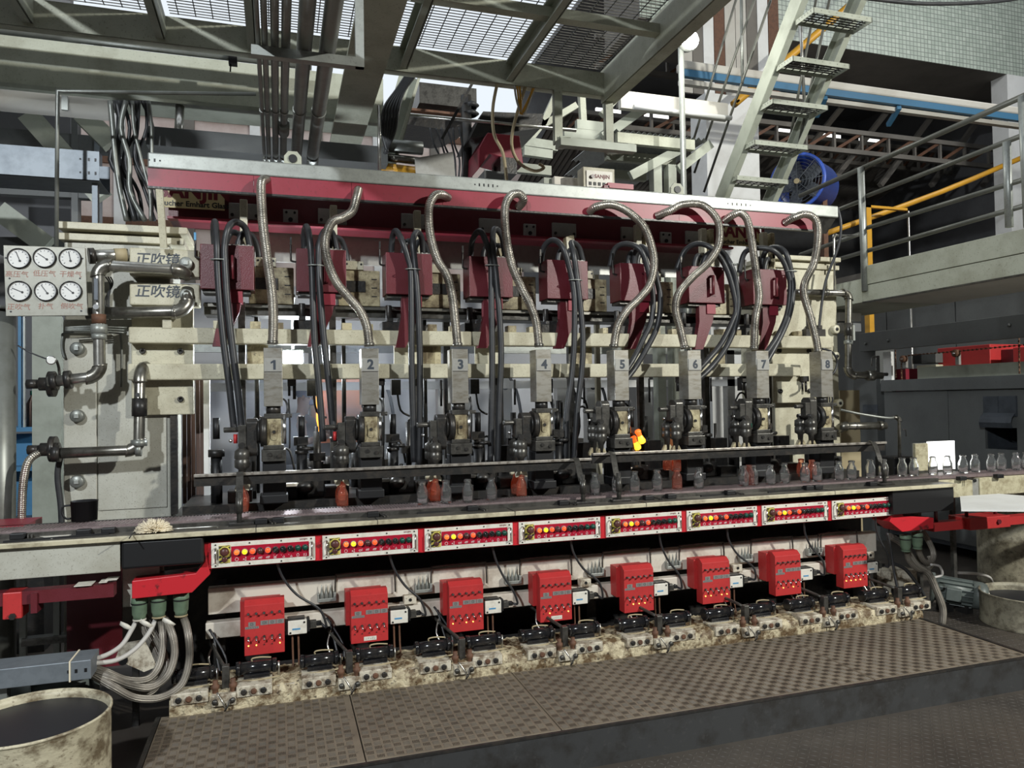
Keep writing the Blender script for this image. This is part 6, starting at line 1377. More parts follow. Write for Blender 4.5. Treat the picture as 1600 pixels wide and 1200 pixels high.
wire('black_lead', [(1285, 545, 4.4), (1300, 550, 4.42), (1308, 565, 4.45), (1303, 582, 4.45), (1292, 588, 4.44)], 0.008, 'rubber', 'black lead curling right of number plate eight')
pipe('thin_conduit', [(1304, 460, 4.7), (1303, 368, 4.72), (1340, 368, 4.9)], 0.008, 'pipe_bright', 'thin bright conduit rising behind the right pillar')
# stacked white cartons behind
for i in range(2):
    a, b = at(1312, 488+16*i, Y=5.6), at(1346, 502+16*i, Y=5.6); o = MB().box(a.x, b.x, 5.6, 5.8, b.z, a.z).build('white_carton', 'white_paint', None, org=tuple(a), bevel=0.004); tag(o, ['upper', 'lower'][i] + ' white carton stacked behind the right pipe', 'carton')
a, b = at(1312, 610, Y=5.4), at(1345, 700, Y=5.4)
o = MB().box(a.x, b.x, 5.4, 5.42, 0, a.z).build('cardboard_sheet', 'gold_brown', None, org=(a.x, 5.4, b.z)); tag(o, 'torn brown cardboard sheet behind the right pillar', 'cardboard')
# ---- annealing oven
OX = 6.5; t = thing('annealing_oven', (OX, 5.6, 0), 'grey sheet-metal annealing oven right of the machine', 'oven')
y_near, y_far = 2.6, at(1382, 650, X=OX).y; zto = at(1380, 612, X=OX).z
ys = [y_near, at(1600, 600, X=OX).y+0.0, at(1482, 650, X=OX).y, y_far]
hya, hyb, hz0, hz1 = at(1588, 640, X=OX).y, at(1538, 640, X=OX).y, at(1560, 702, X=OX).z, at(1560, 668, X=OX).z
def holed(x0, x1, a, b, z0, z1):      # a wall slab with the open hatch left out
    m_ = MB()
    if a < hya and b > hyb: m_.box(x0, x1, a, hya, z0, z1).box(x0, x1, hyb, b, z0, z1).box(x0, x1, hya, hyb, z0, hz0).box(x0, x1, hya, hyb, hz1, z1)
    else: m_.box(x0, x1, a, b, z0, z1)
    return m_
for a, b in zip(ys[:-1], ys[1:]): holed(OX, OX+0.03, a+0.004, b-0.004, 0.15, zto).build('side_panel', 'oven_grey', t)
core = holed(OX+0.03, OX+0.6, y_near, y_far, 0.1, zto).box(OX+0.6, OX+2.0, y_near, y_far, 0.1, zto).build('core', 'oven_blue', t)
z2_ = at(1380, 598, X=OX).z; MB().box(OX-0.04, OX+2.0, y_near, y_far, zto+0.005, at(1388, 594, X=OX).z).build('top_ledge', 'oven_grey', t)
z3_ = at(1420, 575, X=OX+0.1).z; MB().box(OX+0.12, OX+2.0, y_near, at(1420, 590, X=OX).y, z2_, z3_).build('hood', 'beige_channel', t)
a, b = at(1345, 560, X=OX), at(1376, 770, X=OX); MB().box(OX-0.02, OX+0.25, b.y-0.0, a.y+0.1, 0, at(1345, 525, X=OX).z).build('corner_post', 'oven_grey', t)
MB().box(OX-0.024, OX-0.018, at(1374, 650, X=OX).y, at(1351, 650, X=OX).y, at(1360, 645, X=OX).z, at(1360, 632, X=OX).z).build('slot', 'oven_blue', t)
MB().box(OX+0.0, OX+0.04, at(1392, 560, X=OX).y, at(1380, 560, X=OX).y, zto, at(1385, 550, X=OX).z).build('light_strip', 'white_paint', t)
# hatch with flaps
for (x0, x1) in [(1538, 1562), (1562, 1590)]:
    ya, yb = at(x1, 640, X=OX).y, at(x0, 640, X=OX).y; MB().box(OX-0.02, OX, ya, yb-0.004, at(1560, 650, X=OX).z, at(1560, 619, X=OX).z).build('hatch_flap', 'oven_blue', t)
ya, yb = at(1588, 640, X=OX).y, at(1538, 640, X=OX).y
arc = [(OX-0.02, at(1560, 645, X=OX).z), (OX-0.06, at(1560, 652, X=OX).z), (OX-0.075, at(1560, 660, X=OX).z), (OX-0.06, at(1560, 668, X=OX).z), (OX-0.03, at(1560, 668, X=OX).z)]
mb = MB()
for u, v in zip(arc[:-1], arc[1:]): mb.prism([(u[0], ya, u[1]), (v[0], ya, v[1]), (v[0]+0.006, ya, v[1]), (u[0]+0.006, ya, u[1])], (0, yb-ya, 0))
mb.build('curled_flap', 'oven_blue', t)
# girder over the oven with chains
gz1, gz0 = at(1345, 521, X=OX-0.1).z, at(1345, 550, X=OX-0.1).z
t = thing('lifting_girder', (OX-0.1, 5.5, gz0), 'long grey plate girder above the annealing oven', 'beam')
MB().box(OX-0.1, OX-0.05, 2.6, at(1343, 530, X=OX-0.1).y, gz0, gz1).build('web', 'oven_grey', t, bevel=0.004)
for px, py in [(1353, 537), (1388, 532), (1577, 508)]: q = at(px, py, X=OX-0.1); MB().lathe([(0.018, 0), (0.016, 0.012), (0, 0.015)], q, 10, (-1,0,0)).build('rivet', 'oven_grey', t)
def chain(name, pts, label):
    P = spline([Vector(p) for p in pts], 24) if len(pts) > 2 else [Vector(pts[0]).lerp(Vector(pts[1]), i/40) for i in range(41)]
    L = [0]
    for a, b in zip(P[:-1], P[1:]): L.append(L[-1]+(b-a).length)
    n = int(L[-1]/0.024); mb = MB(); j = 0
    for i in range(n):
        s = i*0.024
        while L[j+1] < s: j += 1
        p = P[j].lerp(P[j+1], (s-L[j])/max(L[j+1]-L[j], 1e-6)); d = (P[j+1]-P[j]).normalized()
        mb.obox(p-d*0.010, p+d*0.010, 0.016 if i % 2 else 0.006, 0.006 if i % 2 else 0.016)
    o = mb.build(name, 'rust', None, org=tuple(P[0])); tag(o, label, 'chain'); return o
OXc = OX+0.0
chain('lifting_chain', [at(1399, 548, X=OXc), at(1400, 595, X=OXc)], 'short rusty chain hanging beside the light strip of the oven')
chain('lifting_chain', [at(1592, 525, X=OXc), at(1593, 588, X=OXc)], 'rusty chain hanging from the girder to the eye bolt')
chain('lifting_chain', [at(1409, 593, X=OXc), at(1409, 565, X=OXc), at(1418, 556, X=OXc), at(1494, 549, X=OXc), at(1640, 535, X=OXc)], 'long rusty chain running over two pulleys above the oven')
for i, (px, py) in enumerate([(1413, 561), (1495, 552)]):
    q = at(px, py, X=OXc); t = thing('chain_pulley', tuple(q), ['smaller', 'larger'][i] + ' brown chain pulley above the oven', 'pulley')
    MB().lathe([(0, -0.03), (0.038, -0.03), (0.038, -0.02), (0.03, -0.01), (0.038, 0.0), (0.038, 0.01), (0, 0.01)], q, 20, (1,0,0)).build('wheel', 'rust', t); MB().cyl(q+Vector((-0.045,0,0)), q+Vector((-0.02,0,0)), 0.008).build('axle', 'chrome', t)
    MB().box(q.x, q.x+0.03, q.y-0.02, q.y+0.02, z3_, q.z).build('stand', 'plate_grey', t)
for i, (x0, y0, x1, y1) in enumerate([(1465, 541, 1547, 575), (1547, 545, 1583, 570), (1583, 541, 1640, 570)]):
    xx = OX+0.45; ya, yb = at(x1, 560, X=xx).y, at(x0, 560, X=xx).y; z0_, z1_ = z3_, at((x0+x1)/2, y0, X=xx).z
    t = thing('burner_box', (xx, ya, z0_), ['large bright red burner box on the oven with black side vent', 'dark red recessed box between the burner boxes', 'second bright red burner box on the oven'][i], 'box')
    MB().box(xx+(0.15 if i == 1 else 0), xx+0.7, ya, yb, z0_, z1_).build('body', 'red_bright' if i != 1 else 'red_dark', t, bevel=0.006)
    MB().box(xx+0.15, xx+0.35, yb, yb+0.006, z0_+0.0, z0_+0.12).build('vent', 'black', t)
o = thing('control_unit', tuple(at(1440, 565, X=OX+0.35)), 'small grey control unit on pale stand beside the burner box', 'control unit')
xx = OX+0.35; ya, yb = at(1462, 560, X=xx).y, at(1426, 560, X=xx).y; zz = at(1440, 568, X=xx).z
MB().box(xx, xx+0.2, ya, yb, zz, zz+0.11).build('case', 'oven_grey', o, bevel=0.004); MB().box(xx-0.002, xx, yb-0.12, yb, zz, zz+0.11).build('front', 'black', o); MB().box(xx, xx+0.2, ya, yb-0.05, z3_, zz-0.02).build('stand', 'cream', o)
o = MB().box(OX+0.3, OX+0.5, at(1415, 580, X=OX+0.3).y, at(1388, 580, X=OX+0.3).y, zto, at(1400, 577, X=OX+0.3).z).build('red_cabinet', 'red_paint', None, org=(OX+0.3, at(1415, 580, X=OX+0.3).y, zto)); tag(o, 'dull red cabinet end behind the light strip of the oven', 'cabinet')
# backdrop wall of the oven bay
struct('wall_bay', MB().box(8.9, 9.0, 3, 12, 0, 3.6), 'concrete')
o = thing('wall_cladding', (8.88, 7, 1), 'grey metal wall cladding sheets behind the oven', 'cladding')
for i in range(6): MB().box(8.86, 8.89, 4.2+1.2*i, 5.38+1.2*i, 0.2, 3.3).build('sheet', 'oven_grey', o)
# ---- conveyor extension
EX1 = 6.44; EYf = BY1+0.0
t = thing('transfer_conveyor', (5.5, EYf, 0.8), 'stained cream concrete-like transfer conveyor carrying bottles away right', 'conveyor')
zf0 = at(1530, 775, Y=EYf).z
MB().box(BXR-0.25, at(1520, 760, Y=EYf).x, EYf, EYf+0.25, zf0, BZ+0.005).build('body', 'concrete_block', t, bevel=0.004); MB().box(at(1531, 760, Y=EYf).x, EX1, EYf, EYf+0.25, zf0, BZ+0.005).build('body', 'concrete_block', t, bevel=0.004)
q = at(1525, 762, Y=EYf-0.005); MB().box(at(1520, 760, Y=EYf).x, at(1531, 760, Y=EYf).x, EYf+0.01, EYf+0.02, zf0, BZ).build('joint_plate', 'plate_grey', t)
q = at(1524, 751, Y=EYf); MB().cyl(q+Vector((0,-0.0,0)), q+Vector((0,0.014,0)), 0.012, n=10).build('hole', 'black', t)
o = MB().prism([at(1500, 778, Z=0.93), at(1560, 774, Z=0.93), at(1660, 782, Z=0.93), at(1660, 800, Z=0.93), at(1502, 799, Z=0.93)], (0, 0, 0.012)).build('white_tray', 'white_paint', None, org=tuple(at(1550, 788, Z=0.93))); tag(o, 'scuffed white sheet tray at the right end of the bench', 'tray')
t = thing('red_slide_arm', tuple(at(1500, 820, Y=4.1)), 'red slide arm below the white tray at right', 'arm')
a = at(1460, 822, Y=4.1); MB().obox(Vector((a.x-0.05, 4.1, a.z)), Vector((6.45, 4.1, a.z)), 0.08, 0.06).build('bar', 'red_bright', t); MB().box(at(1510, 815, Y=4.05).x, at(1573, 815, Y=4.05).x, 4.02, 4.2, a.z-0.035, a.z+0.05).build('clamp', 'red_bright', t, bevel=0.005)
for px in (1462, 1510, 1555): x = at(px, 800, Y=4.1).x; MB().cyl((x, 4.1, a.z), (x, 4.1, 0.94), 0.012).build('post', 'red_dark', t)
q = at(1560, 815, Y=4.02); MB().cyl(q, q+Vector((0,-0.012,0)), 0.018, n=6).build('bolt', 'red_dark', t)
SY = 4.42; a, b, c_ = at(1430, 691, Y=SY), at(1493, 745, Y=SY), at(1450, 700, Y=SY)
t = thing('inspection_screen', (a.x, SY, BZ), 'glaring white backlit inspection screen behind the bottles', 'screen')
MB().box(a.x, c_.x, SY, SY+0.02, BZ+0.03, a.z-0.012).build('dirty_side', 'concrete_block', t); MB().box(c_.x, b.x, SY, SY+0.012, BZ+0.03, a.z).build('lit_sheet', 'translucent_sheet', t); MB().box(a.x, b.x, SY+0.02, SY+0.03, BZ+0.03, a.z-0.01).build('back', 'plate_grey', t)
MB().box(a.x, b.x, SY, SY+0.03, BZ-0.06, BZ+0.03).box(a.x+0.01, a.x+0.04, SY, SY+0.03, 0, BZ).box(b.x-0.04, b.x-0.01, SY, SY+0.03, 0, BZ).build('foot', 'mid_steel', t)
t = thing('black_bin', tuple(at(1415, 735, Y=4.6)), 'black box standing behind the conveyor at the standpipe', 'box')
a, b = at(1397, 715, Y=4.6), at(1430, 745, Y=4.6); MB().box(a.x, b.x, 4.6, 4.8, 0.6, a.z).build('body', 'black', t, bevel=0.01); MB().box(a.x, b.x, 4.59, 4.6, a.z-0.01, a.z+0.005).build('rim', 'mid_steel', t)
# right glands and cables
for i, (px, py) in enumerate([(1415, 848), (1433, 844)]):
    q = at(px, py, Y=4.03); t = thing('cable_gland', tuple(q), 'green threaded cable gland under the right red box end, ' + ['nearest the valve boxes', 'outer one'][i], 'gland', 'right cable glands')
    MB().lathe([(0, 0.055), (0.036, 0.052), (0.038, 0.03), (0.036, 0.028), (0.033, -0.03), (0.029, -0.035), (0.027, -0.055), (0, -0.055)], q, 18).build('body', 'gland_green', t)
    MB().lathe([(0.038, 0.028), (0.0385, 0.024), (0.037, 0.021)], q, 18).build('ring', 'black', t); MB().lathe([(0.030, -0.05), (0.031, -0.058), (0.025, -0.06)], q, 18).build('collar', 'gland_green', t)
rr = [([(1417, 862), (1420, 875), (1432, 888), (1446, 890), (1456, 880), (1452, 868)], 'hanging in a tight loop'), ([(1434, 856), (1438, 868), (1446, 878), (1456, 876), (1458, 862), (1448, 840), (1441, 830)], 'looping up to the red box end'),
      ([(1390, 838), (1410, 850), (1430, 880), (1450, 895), (1462, 920), (1473, 950), (1472, 975)], 'running thick down to the floor'), ([(1395, 880), (1415, 890), (1435, 915), (1446, 935)], 'thin and dark, slanting to the floor'),
      ([(1455, 882), (1468, 885), (1472, 898), (1460, 902)], 'curling white behind the motor')]
for i, (path, lab) in enumerate(rr):
    P = [at(px, py, Y=4.05+0.02*j if i != 2 else 4.1) for j, (px, py) in enumerate(path)]
    o = MB().tube(P, [0.019, 0.019, 0.024, 0.012, 0.008][i], 12, 6).build('braided_hose', ['flex_grey', 'flex_grey', 'flex_grey', 'rubber', 'grey_cable'][i], None, org=tuple(P[0])); tag(o, 'cable hose right of the valve ledge ' + lab, 'hose', 'cable hoses at right')
wire('grey_cable', [(1497, 895, 4.9), (1530, 897, 4.9), (1550, 905, 4.85), (1558, 925, 4.8)], 0.012, 'grey_cable', 'grey cable arching behind the right motor')
t = thing('white_bracket', tuple(at(1410, 910, Y=4.3)), 'white triangular bracket at the right end of the machine foot', 'bracket')
MB().prism([at(1392, 895, Y=4.3), at(1432, 890, Y=4.3), at(1434, 917, Y=4.3), at(1394, 927, Y=4.3)][::-1], (0, 0.16, 0)).box(4.15, 4.18, 4.36, 4.4, 0, 0.4).build('plate', 'block_white', t)
wire('black_lead', [(1386, 833, 4.0), (1392, 860, 4.02), (1398, 900, 4.0), (1405, 930, 3.98)], 0.008, 'rubber', 'black lead dropping from the red housing to the last air cylinder')
# ================================================================== ABOVE AND BEHIND THE DUCT
FYU = 5.8
def bx(px0, py0, px1, py1, Y, d): a, b = at(px0, py0, Y=Y), at(px1, py1, Y=Y); return MB().box(a.x, b.x, Y, Y+d, b.z, a.z)
t = thing('feeder_hood', tuple(at(690, 160, Y=6.2)), 'sooty dark feeder hood behind the mezzanine edge', 'hood')
bx(655, 128, 745, 170, 6.2, 0.6).build('hood', 'mid_steel', t); bx(640, 168, 738, 182, 6.1, 0.6).build('shelf', 'rust', t)
MB().prism([at(635, 182, Y=6.15), at(738, 184, Y=6.15), at(710, 200, Y=6.15), at(690, 202, Y=6.15), at(636, 194, Y=6.15)][::-1], (0, 0.5, 0)).build('funnel', 'dark_steel', t)
t = thing('feeder_pipe', tuple(at(728, 280, Y=6.0)), 'black vertical feeder pipe with clamps beside the red hood', 'pipe')
q = at(728, 150, Y=6.0); MB().cyl((q.x, 6.0, 2.9), (q.x, 6.0, q.z), 0.045).build('pipe', 'dark_steel', t)
for py in (165, 178): q = at(735, py, Y=6.0); MB().lathe([(0.05, -0.02), (0.075, 0), (0.05, 0.02)], q, 16).build('clamp', 'black', t)
t = thing('red_hood', tuple(at(785, 260, Y=5.6)), 'red wedge-shaped metal hood above the duct', 'hood')
MB().prism([at(762, 207, Y=5.6), at(812, 212, Y=5.6), at(818, 258, Y=5.6), at(800, 250, Y=5.6), at(765, 240, Y=5.6), at(748, 264, Y=5.6), at(749, 230, Y=5.6)][::-1], (0, 0.35, 0)).build('shell', 'red_paint', t, bevel=0.005)
MB().prism([at(755, 174, Y=5.7), at(850, 178, Y=5.7), at(845, 200, Y=5.7), at(735, 215, Y=5.7)][::-1], (0, 0.5, 0)).build('lid', 'dark_steel', t); bx(782, 245, 808, 272, 5.55, 0.2).build('latch_block', 'dark_steel', t); bx(757, 266, 787, 288, 5.5, 0.3).build('tray_box', 'oven_grey', t)
MB().box(at(775, 260, Y=5.7).x-0.02, at(775, 260, Y=5.7).x+0.02, 5.7, 5.75, 0, at(775, 260, Y=5.7).z).build('stand', 'dark_steel', t)
t = thing('rusty_shield', tuple(at(680, 278, Y=5.3)), 'flat grey-beige shield plate with rust streaks behind the duct', 'shield')
MB().prism([at(648, 247, Y=5.3), at(708, 237, Y=5.3), at(712, 282, Y=5.3), at(650, 275, Y=5.3)][::-1], (0, 0.01, 0)).build('plate', 'plate_grey', t); MB().box(at(690, 270, Y=5.3).x, at(700, 270, Y=5.3).x, 5.31, 5.35, 0, at(690, 270, Y=5.3).z).build('stay', 'mid_steel', t)
for i, (px, py, px2, py2, r) in enumerate([(610, 246, 655, 252, 0.03), (610, 228, 660, 232, 0.05), (606, 262, 650, 268, 0.035)]):
    o = MB().cyl(at(px-12, py-1, Y=5.5), at(px2, py2, Y=5.5), r).build('cross_pipe', ['pipe_steel', 'pipe_grey', 'yellow_paint'][i], None, org=tuple(at(px, py, Y=5.7))); tag(o, ['thin steel', 'thick grey', 'yellow'][i] + ' cross pipe behind the rusty shield', 'pipe')
for i in range(6):
    d = 5*i
    wire('hanging_cable', [(640+d*0.6, 110, 5.3), (620+d*0.5, 140, 5.25), (600+d*0.9, 170, 5.2), (597+d*0.8, 205, 5.2), (606-d*0.2, 240, 5.2)], 0.012, 'rubber', 'black cable drooping beside the big I-beam', 'cable', 'cables beside the big I-beam')
o = MB().cyl(at(592, 165, Y=4.9), at(593, 270, Y=4.9), 0.011).build('thin_rod', 'pipe_bright', None, org=tuple(at(593, 270, Y=4.9))); tag(o, 'thin vertical rod in front of the cable bunch above the duct', 'rod')
wire('sagging_cable', [(777, 130, 4.97), (770, 170, 5.1), (772, 210, 5.2), (786, 240, 5.2), (792, 285, 5.2)], 0.012, 'gold_brown', 'olive cable sagging in front of the red hood, left one')
wire('sagging_cable', [(822, 132, 4.97), (803, 195, 5.1), (800, 230, 5.2), (812, 255, 5.2), (835, 267, 5.2), (850, 262, 5.2), (842, 256, 5.2)], 0.012, 'gold_brown', 'olive cable curling in front of the red hood, right one')
for i in range(3): wire('yellow_cable', [(803+4*i, 128, 4.97), (808+3*i, 160, 5.0), (818-2*i, 178, 5.0), (830-1*i, 150, 5.0), (838-i*2, 134, 4.97)], 0.008, 'yellow_paint' if i else 'grey_cable', 'thin yellow-green cable in the loop below the mezzanine' if i else 'thin pale cable in the loop below the mezzanine', 'cable', 'looped yellow cables' if i else None)
t = thing('feeder_board', tuple(at(935, 290, Y=5.4)), 'cream-framed feeder control board with knobs and lettering above the duct', 'control board')
a, b = at(911, 260, Y=5.4), at(961, 302, Y=5.4); MB().box(a.x, b.x, 5.40, 5.52, b.z-0.1, a.z).box(a.x+0.1, a.x+0.14, 5.44, 5.48, 0, b.z-0.1).build('case', 'cream', t, bevel=0.005); MB().box(a.x+0.025, b.x-0.025, 5.39, 5.40, b.z-0.1, a.z-0.03).build('face', 'white_plate', t)
text('SANJIN', 0.042, 'lettering', 'print_maroon', t, (a.x+0.16, 5.389, a.z-0.075), bold=0.001)
q = Vector((a.x+0.07, 5.39, a.z-0.08)); MB().cyl(q, q+Vector((0,-0.02,0)), 0.015).build('knob', 'lens_dark', t)
for i in range(4):
    for j in range(2): MB().cbox((a.x+0.055+0.04*i, 5.388, a.z-0.135-0.04*j), 0.022, 0.006, 0.026).build('switch', 'black', t)
t = thing('red_cover', tuple(at(965, 292, Y=4.95)), 'small maroon sheet cover in front of the feeder control board', 'cover'); bx(950, 285, 990, 296, 4.55, 0.07).build('top', 'red_paint', t); bx(944, 289, 952, 297, 4.55, 0.07).build('flap', 'red_dark', t)
t = thing('beige_box', tuple(at(885, 290, Y=5.6)), 'dirty beige box left of the feeder control board', 'box'); bx(866, 275, 910, 300, 5.6, 0.3).build('body', 'channel_white', t, bevel=0.004); bx(850, 277, 867, 300, 5.65, 0.25).build('side_box', 'beige_channel', t)
t = thing('feeder_rails', tuple(at(850, 230, Y=6.6)), 'beige channel rails of the feeder platform behind the hanging frame', 'rail')
for (x0, y0, x1, y1) in [(818, 222, 870, 230), (818, 236, 862, 242), (800, 262, 860, 268), (900, 195, 945, 200), (880, 208, 945, 214)]:
    MB().obox(at(x0, y0, Y=6.6), at(x1, y1, Y=6.6), 0.06, 0.09).build('rail', 'beige_channel', t)
for (x0, y0, x1, y1) in [(845, 200, 868, 150), (850, 195, 900, 165), (815, 235, 850, 190), (908, 140, 912, 210), (940, 180, 975, 140)]:
    MB().obox(at(x0, y0, Y=6.65), at(x1, y1, Y=6.65), 0.06, 0.06).build('stay', 'beige_steel', t)
t = thing('slanted_beam', tuple(at(602, 255, Y=5.45)), 'beige slanted beam rising behind the cable bunch to the feeder hood', 'beam')
MB().obox(at(600, 262, Y=5.62), at(640, 120, Y=5.62), 0.02, 0.16, (1,0,0)).build('web', 'beige_channel', t); MB().obox(at(612, 262, Y=5.6), at(655, 120, Y=5.6), 0.10, 0.02, (1,0,0)).build('flange', 'beige_steel', t)
o = MB().cyl(at(606, 176, Y=5.7), at(900, 204, Y=5.7), 0.014).build('long_rod', 'pipe_bright', None, org=tuple(at(606, 176, Y=5.7))); tag(o, 'long thin bright rod crossing in front of the feeder hood', 'rod')
o = MB().obox(at(738, 130, Y=5.65), at(690, 218, Y=5.65), 0.022, 0.022).build('dark_stay', 'dark_steel', None, org=tuple(at(690, 218, Y=5.65))); tag(o, 'dark slanting stay bar in front of the feeder hood', 'bar')
for i in range(6): wire('hood_cable', [(672+9*i, 200, 5.9), (678+8*i+4*(i % 2), 225, 5.85), (690+7*i, 250, 5.8), (700+4*i, 285, 5.6)], 0.008, 'rubber', 'thin black cable hanging under the feeder hood', 'cable', 'cables under the feeder hood')
# right rear platform with corrugated floor
t = thing('rear_platform', tuple(at(1020, 250, Y=6.6)), 'rear steel platform with corrugated floor sheets behind the lamp pole', 'platform')
zfl = at(965, 206, Y=6.4).z
for i, ((x0, py0), (x1, py1)) in enumerate([((965, 206), (1058, 218)), ((948, 234), (1030, 246)), ((930, 262), (985, 270))]):
    a = at(x0, py0, Z=zfl); y = a.y; b = at(x1, py1, Y=y); MB().box(a.x, b.x+0.2, y, y+0.06, zfl-0.10, zfl).build('floor_beam', 'beige_steel', t)
    m = MB(); x = a.x-0.1
    while x < b.x+0.3: m.add([(x, y, a.z), (x+0.03, y, a.z+0.03), (x+0.06, y, a.z), (x, y+0.95, a.z), (x+0.03, y+0.95, a.z+0.03), (x+0.06, y+0.95, a.z)], [(0,1,4,3),(1,2,5,4)]); x += 0.06
    m.build('corrugated_sheet', 'galvanised', t)
a, b = at(970, 140, Y=6.3), at(1138, 186, Y=6.3); MB().box(a.x, b.x, 6.3, 6.36, at(1100, 183, Y=6.3).z, at(1100, 157, Y=6.3).z).build('white_beam', 'gutter_white', t); MB().cyl((at(990, 175, Y=6.25).x, 6.25, b.z-0.01), (b.x, 6.25, b.z-0.01), 0.022).build('edge_tube', 'white_paint', t)
for px in (1022, 1045): x = at(px, 290, Y=6.5).x; MB().box(x, x+0.09, 6.5, 6.6, 0, at(1030, 255, Y=6.5).z).build('post', 'beige_channel', t)
for (x0, y0, x1, y1) in [(942, 215, 1005, 170), (985, 275, 1060, 235), (1060, 265, 1110, 225)]: MB().obox(at(x0, y0, Y=6.5), at(x1, y1, Y=6.5), 0.05, 0.09).build('brace', 'beige_channel', t)
# low cable hanging across the top right
wire('slack_cable', [(1300, -12, 4.2), (1360, -2, 4.2), (1450, 6, 4.2), (1560, 2, 4.2), (1640, -12, 4.2)], 0.014, 'rubber', 'slack black cable crossing above the stair')
# ================================================================== BEHIND THE MACHINE
for i, (px, d) in enumerate([(590, None), (694, '3'), (790, '5'), (926, '6'), (880, None), (1010, None)]):
    Y = 7.6; x = at(px, 600, Y=Y).x; t = thing('rear_column', (x, Y, 0), 'pale rear column of the blank side seen through the gap ' + ['right of column two', 'left of column three, plate three', 'right of column three, plate five', 'left of column five, plate six', 'right of column four', 'right of column five', 'behind the worker'][i], 'column', 'rear columns')
    MB().box(x-0.07, x+0.07, Y, Y+0.12, 1.0, 2.05).build('housing', 'white_paint', t); MB().box(x-0.1, x+0.1, Y, Y+0.2, 0, 1.0).build('base', 'plate_grey', t)
    if d: z = at(px, 603, Y=Y).z; MB().box(x-0.06, x+0.06, Y-0.006, Y, z-0.09, z+0.09).build('number_plate', 'white_paint', t); text(d, 0.13, 'digit', 'print_num', t, (x, Y-0.007, z), bold=0.004)
    MB().tube([(x+0.1, Y-0.02, 1.15), (x+0.16, Y-0.05, 1.35), (x+0.12, Y-0.05, 1.7), (x+0.05, Y, 1.9)], 0.018, 8, 4).build('hose', 'rubber', t); MB().cyl((x-0.05, Y-0.05, 1.1), (x-0.05, Y-0.05, 1.45), 0.03).build('plunger', 'mid_steel', t)
t = thing('rear_rail', (1.6, 7.4, 1.9), 'pale horizontal rails of the blank side behind the machine', 'rail')
MB().box(-1.5, 5.2, 7.45, 7.5, 1.78, 1.86).build('rail', 'white_paint', t); MB().box(-1.5, 5.2, 7.45, 7.5, 2.15, 2.25).build('rail', 'galvanised', t); MB().box(-1.5, 5.2, 7.4, 7.7, 0.9, 1.0).build('deck', 'plate_grey', t)
for x in (-1.4, 1.8, 5.0): MB().box(x, x+0.1, 7.45, 7.55, 0, 2.2).build('post', 'plate_grey', t)
q = at(545, 640, Y=9.6); a, b = at(498, 585, Y=9.6), at(575, 690, Y=9.6)
t = thing('furnace_door', (q.x, 9.6, 0), 'orange furnace door with a bright flame seam behind columns one and two', 'furnace')
MB().box(a.x, b.x, 9.6, 9.62, b.z, a.z).build('door', 'orange_face', t); MB().box(a.x-0.1, b.x+0.1, 9.62, 10.2, 0, a.z+0.4).build('body', 'oven_grey', t)
q = at(497, 640, Y=9.5); MB().box(q.x-0.02, q.x+0.03, 9.55, 9.58, at(497, 690, Y=9.5).z, at(497, 600, Y=9.5).z).build('bright_seam', 'gob', t)
q = at(1060, 672, Y=5.6); o = MB().box(at(1040, 680, Y=5.6).x, at(1072, 680, Y=5.6).x, 5.6, 5.62, at(1050, 702, Y=5.6).z, at(1050, 670, Y=5.6).z).build('mould_half', 'orange_face', None, org=tuple(at(1056, 702, Y=5.6))); tag(o, 'orange mould half behind column six', 'mould')
q = at(458, 560, Y=5.3); t = thing('flood_light', tuple(q), 'burning square flood light right of number plate one', 'light')
MB().box(q.x-0.07, q.x+0.07, 5.32, 5.40, q.z-0.06, q.z+0.06).build('housing', 'galvanised', t, bevel=0.006); MB().box(q.x-0.06, q.x+0.06, 5.315, 5.32, q.z-0.05, q.z+0.05).build('lens', 'flood_face', t); MB().box(q.x-0.01, q.x+0.01, 5.36, 5.38, q.z+0.06, 2.36).box(q.x-0.01, q.x+0.01, 4.97, 5.38, 2.34, 2.36).build('bracket', 'galvanised', t)
# the worker behind the machine, in profile facing right
wx = at(468, 640, Y=8.8).x; WYp = 8.8
pr = thing('person', (wx, WYp, 0), 'worker in blue cap and dark vest bending over behind the machine, seen from the side', 'person')
def skin_body(name, verts, edges, radii, material, parent, sub=2):
    me = bpy.data.meshes.new(name); me.from_pydata([Vector(v)-ORG[parent.name] for v in verts], edges, []); o = bpy.data.objects.new(name, me); COL.objects.link(o); o.parent = parent; ORG[o.name] = ORG[parent.name]
    m_ = o.modifiers.new('skin', 'SKIN'); me.skin_vertices.new() if not me.skin_vertices else None
    for i, r in enumerate(radii): me.skin_vertices[0].data[i].radius = (r, r) if not isinstance(r, tuple) else r
    me.skin_vertices[0].data[0].use_root = True; m_.use_smooth_shade = True
    s_ = o.modifiers.new('sub', 'SUBSURF'); s_.levels = sub; s_.render_levels = sub; me.materials.append(MATS[material]); return o
X_, Y_ = wx, WYp
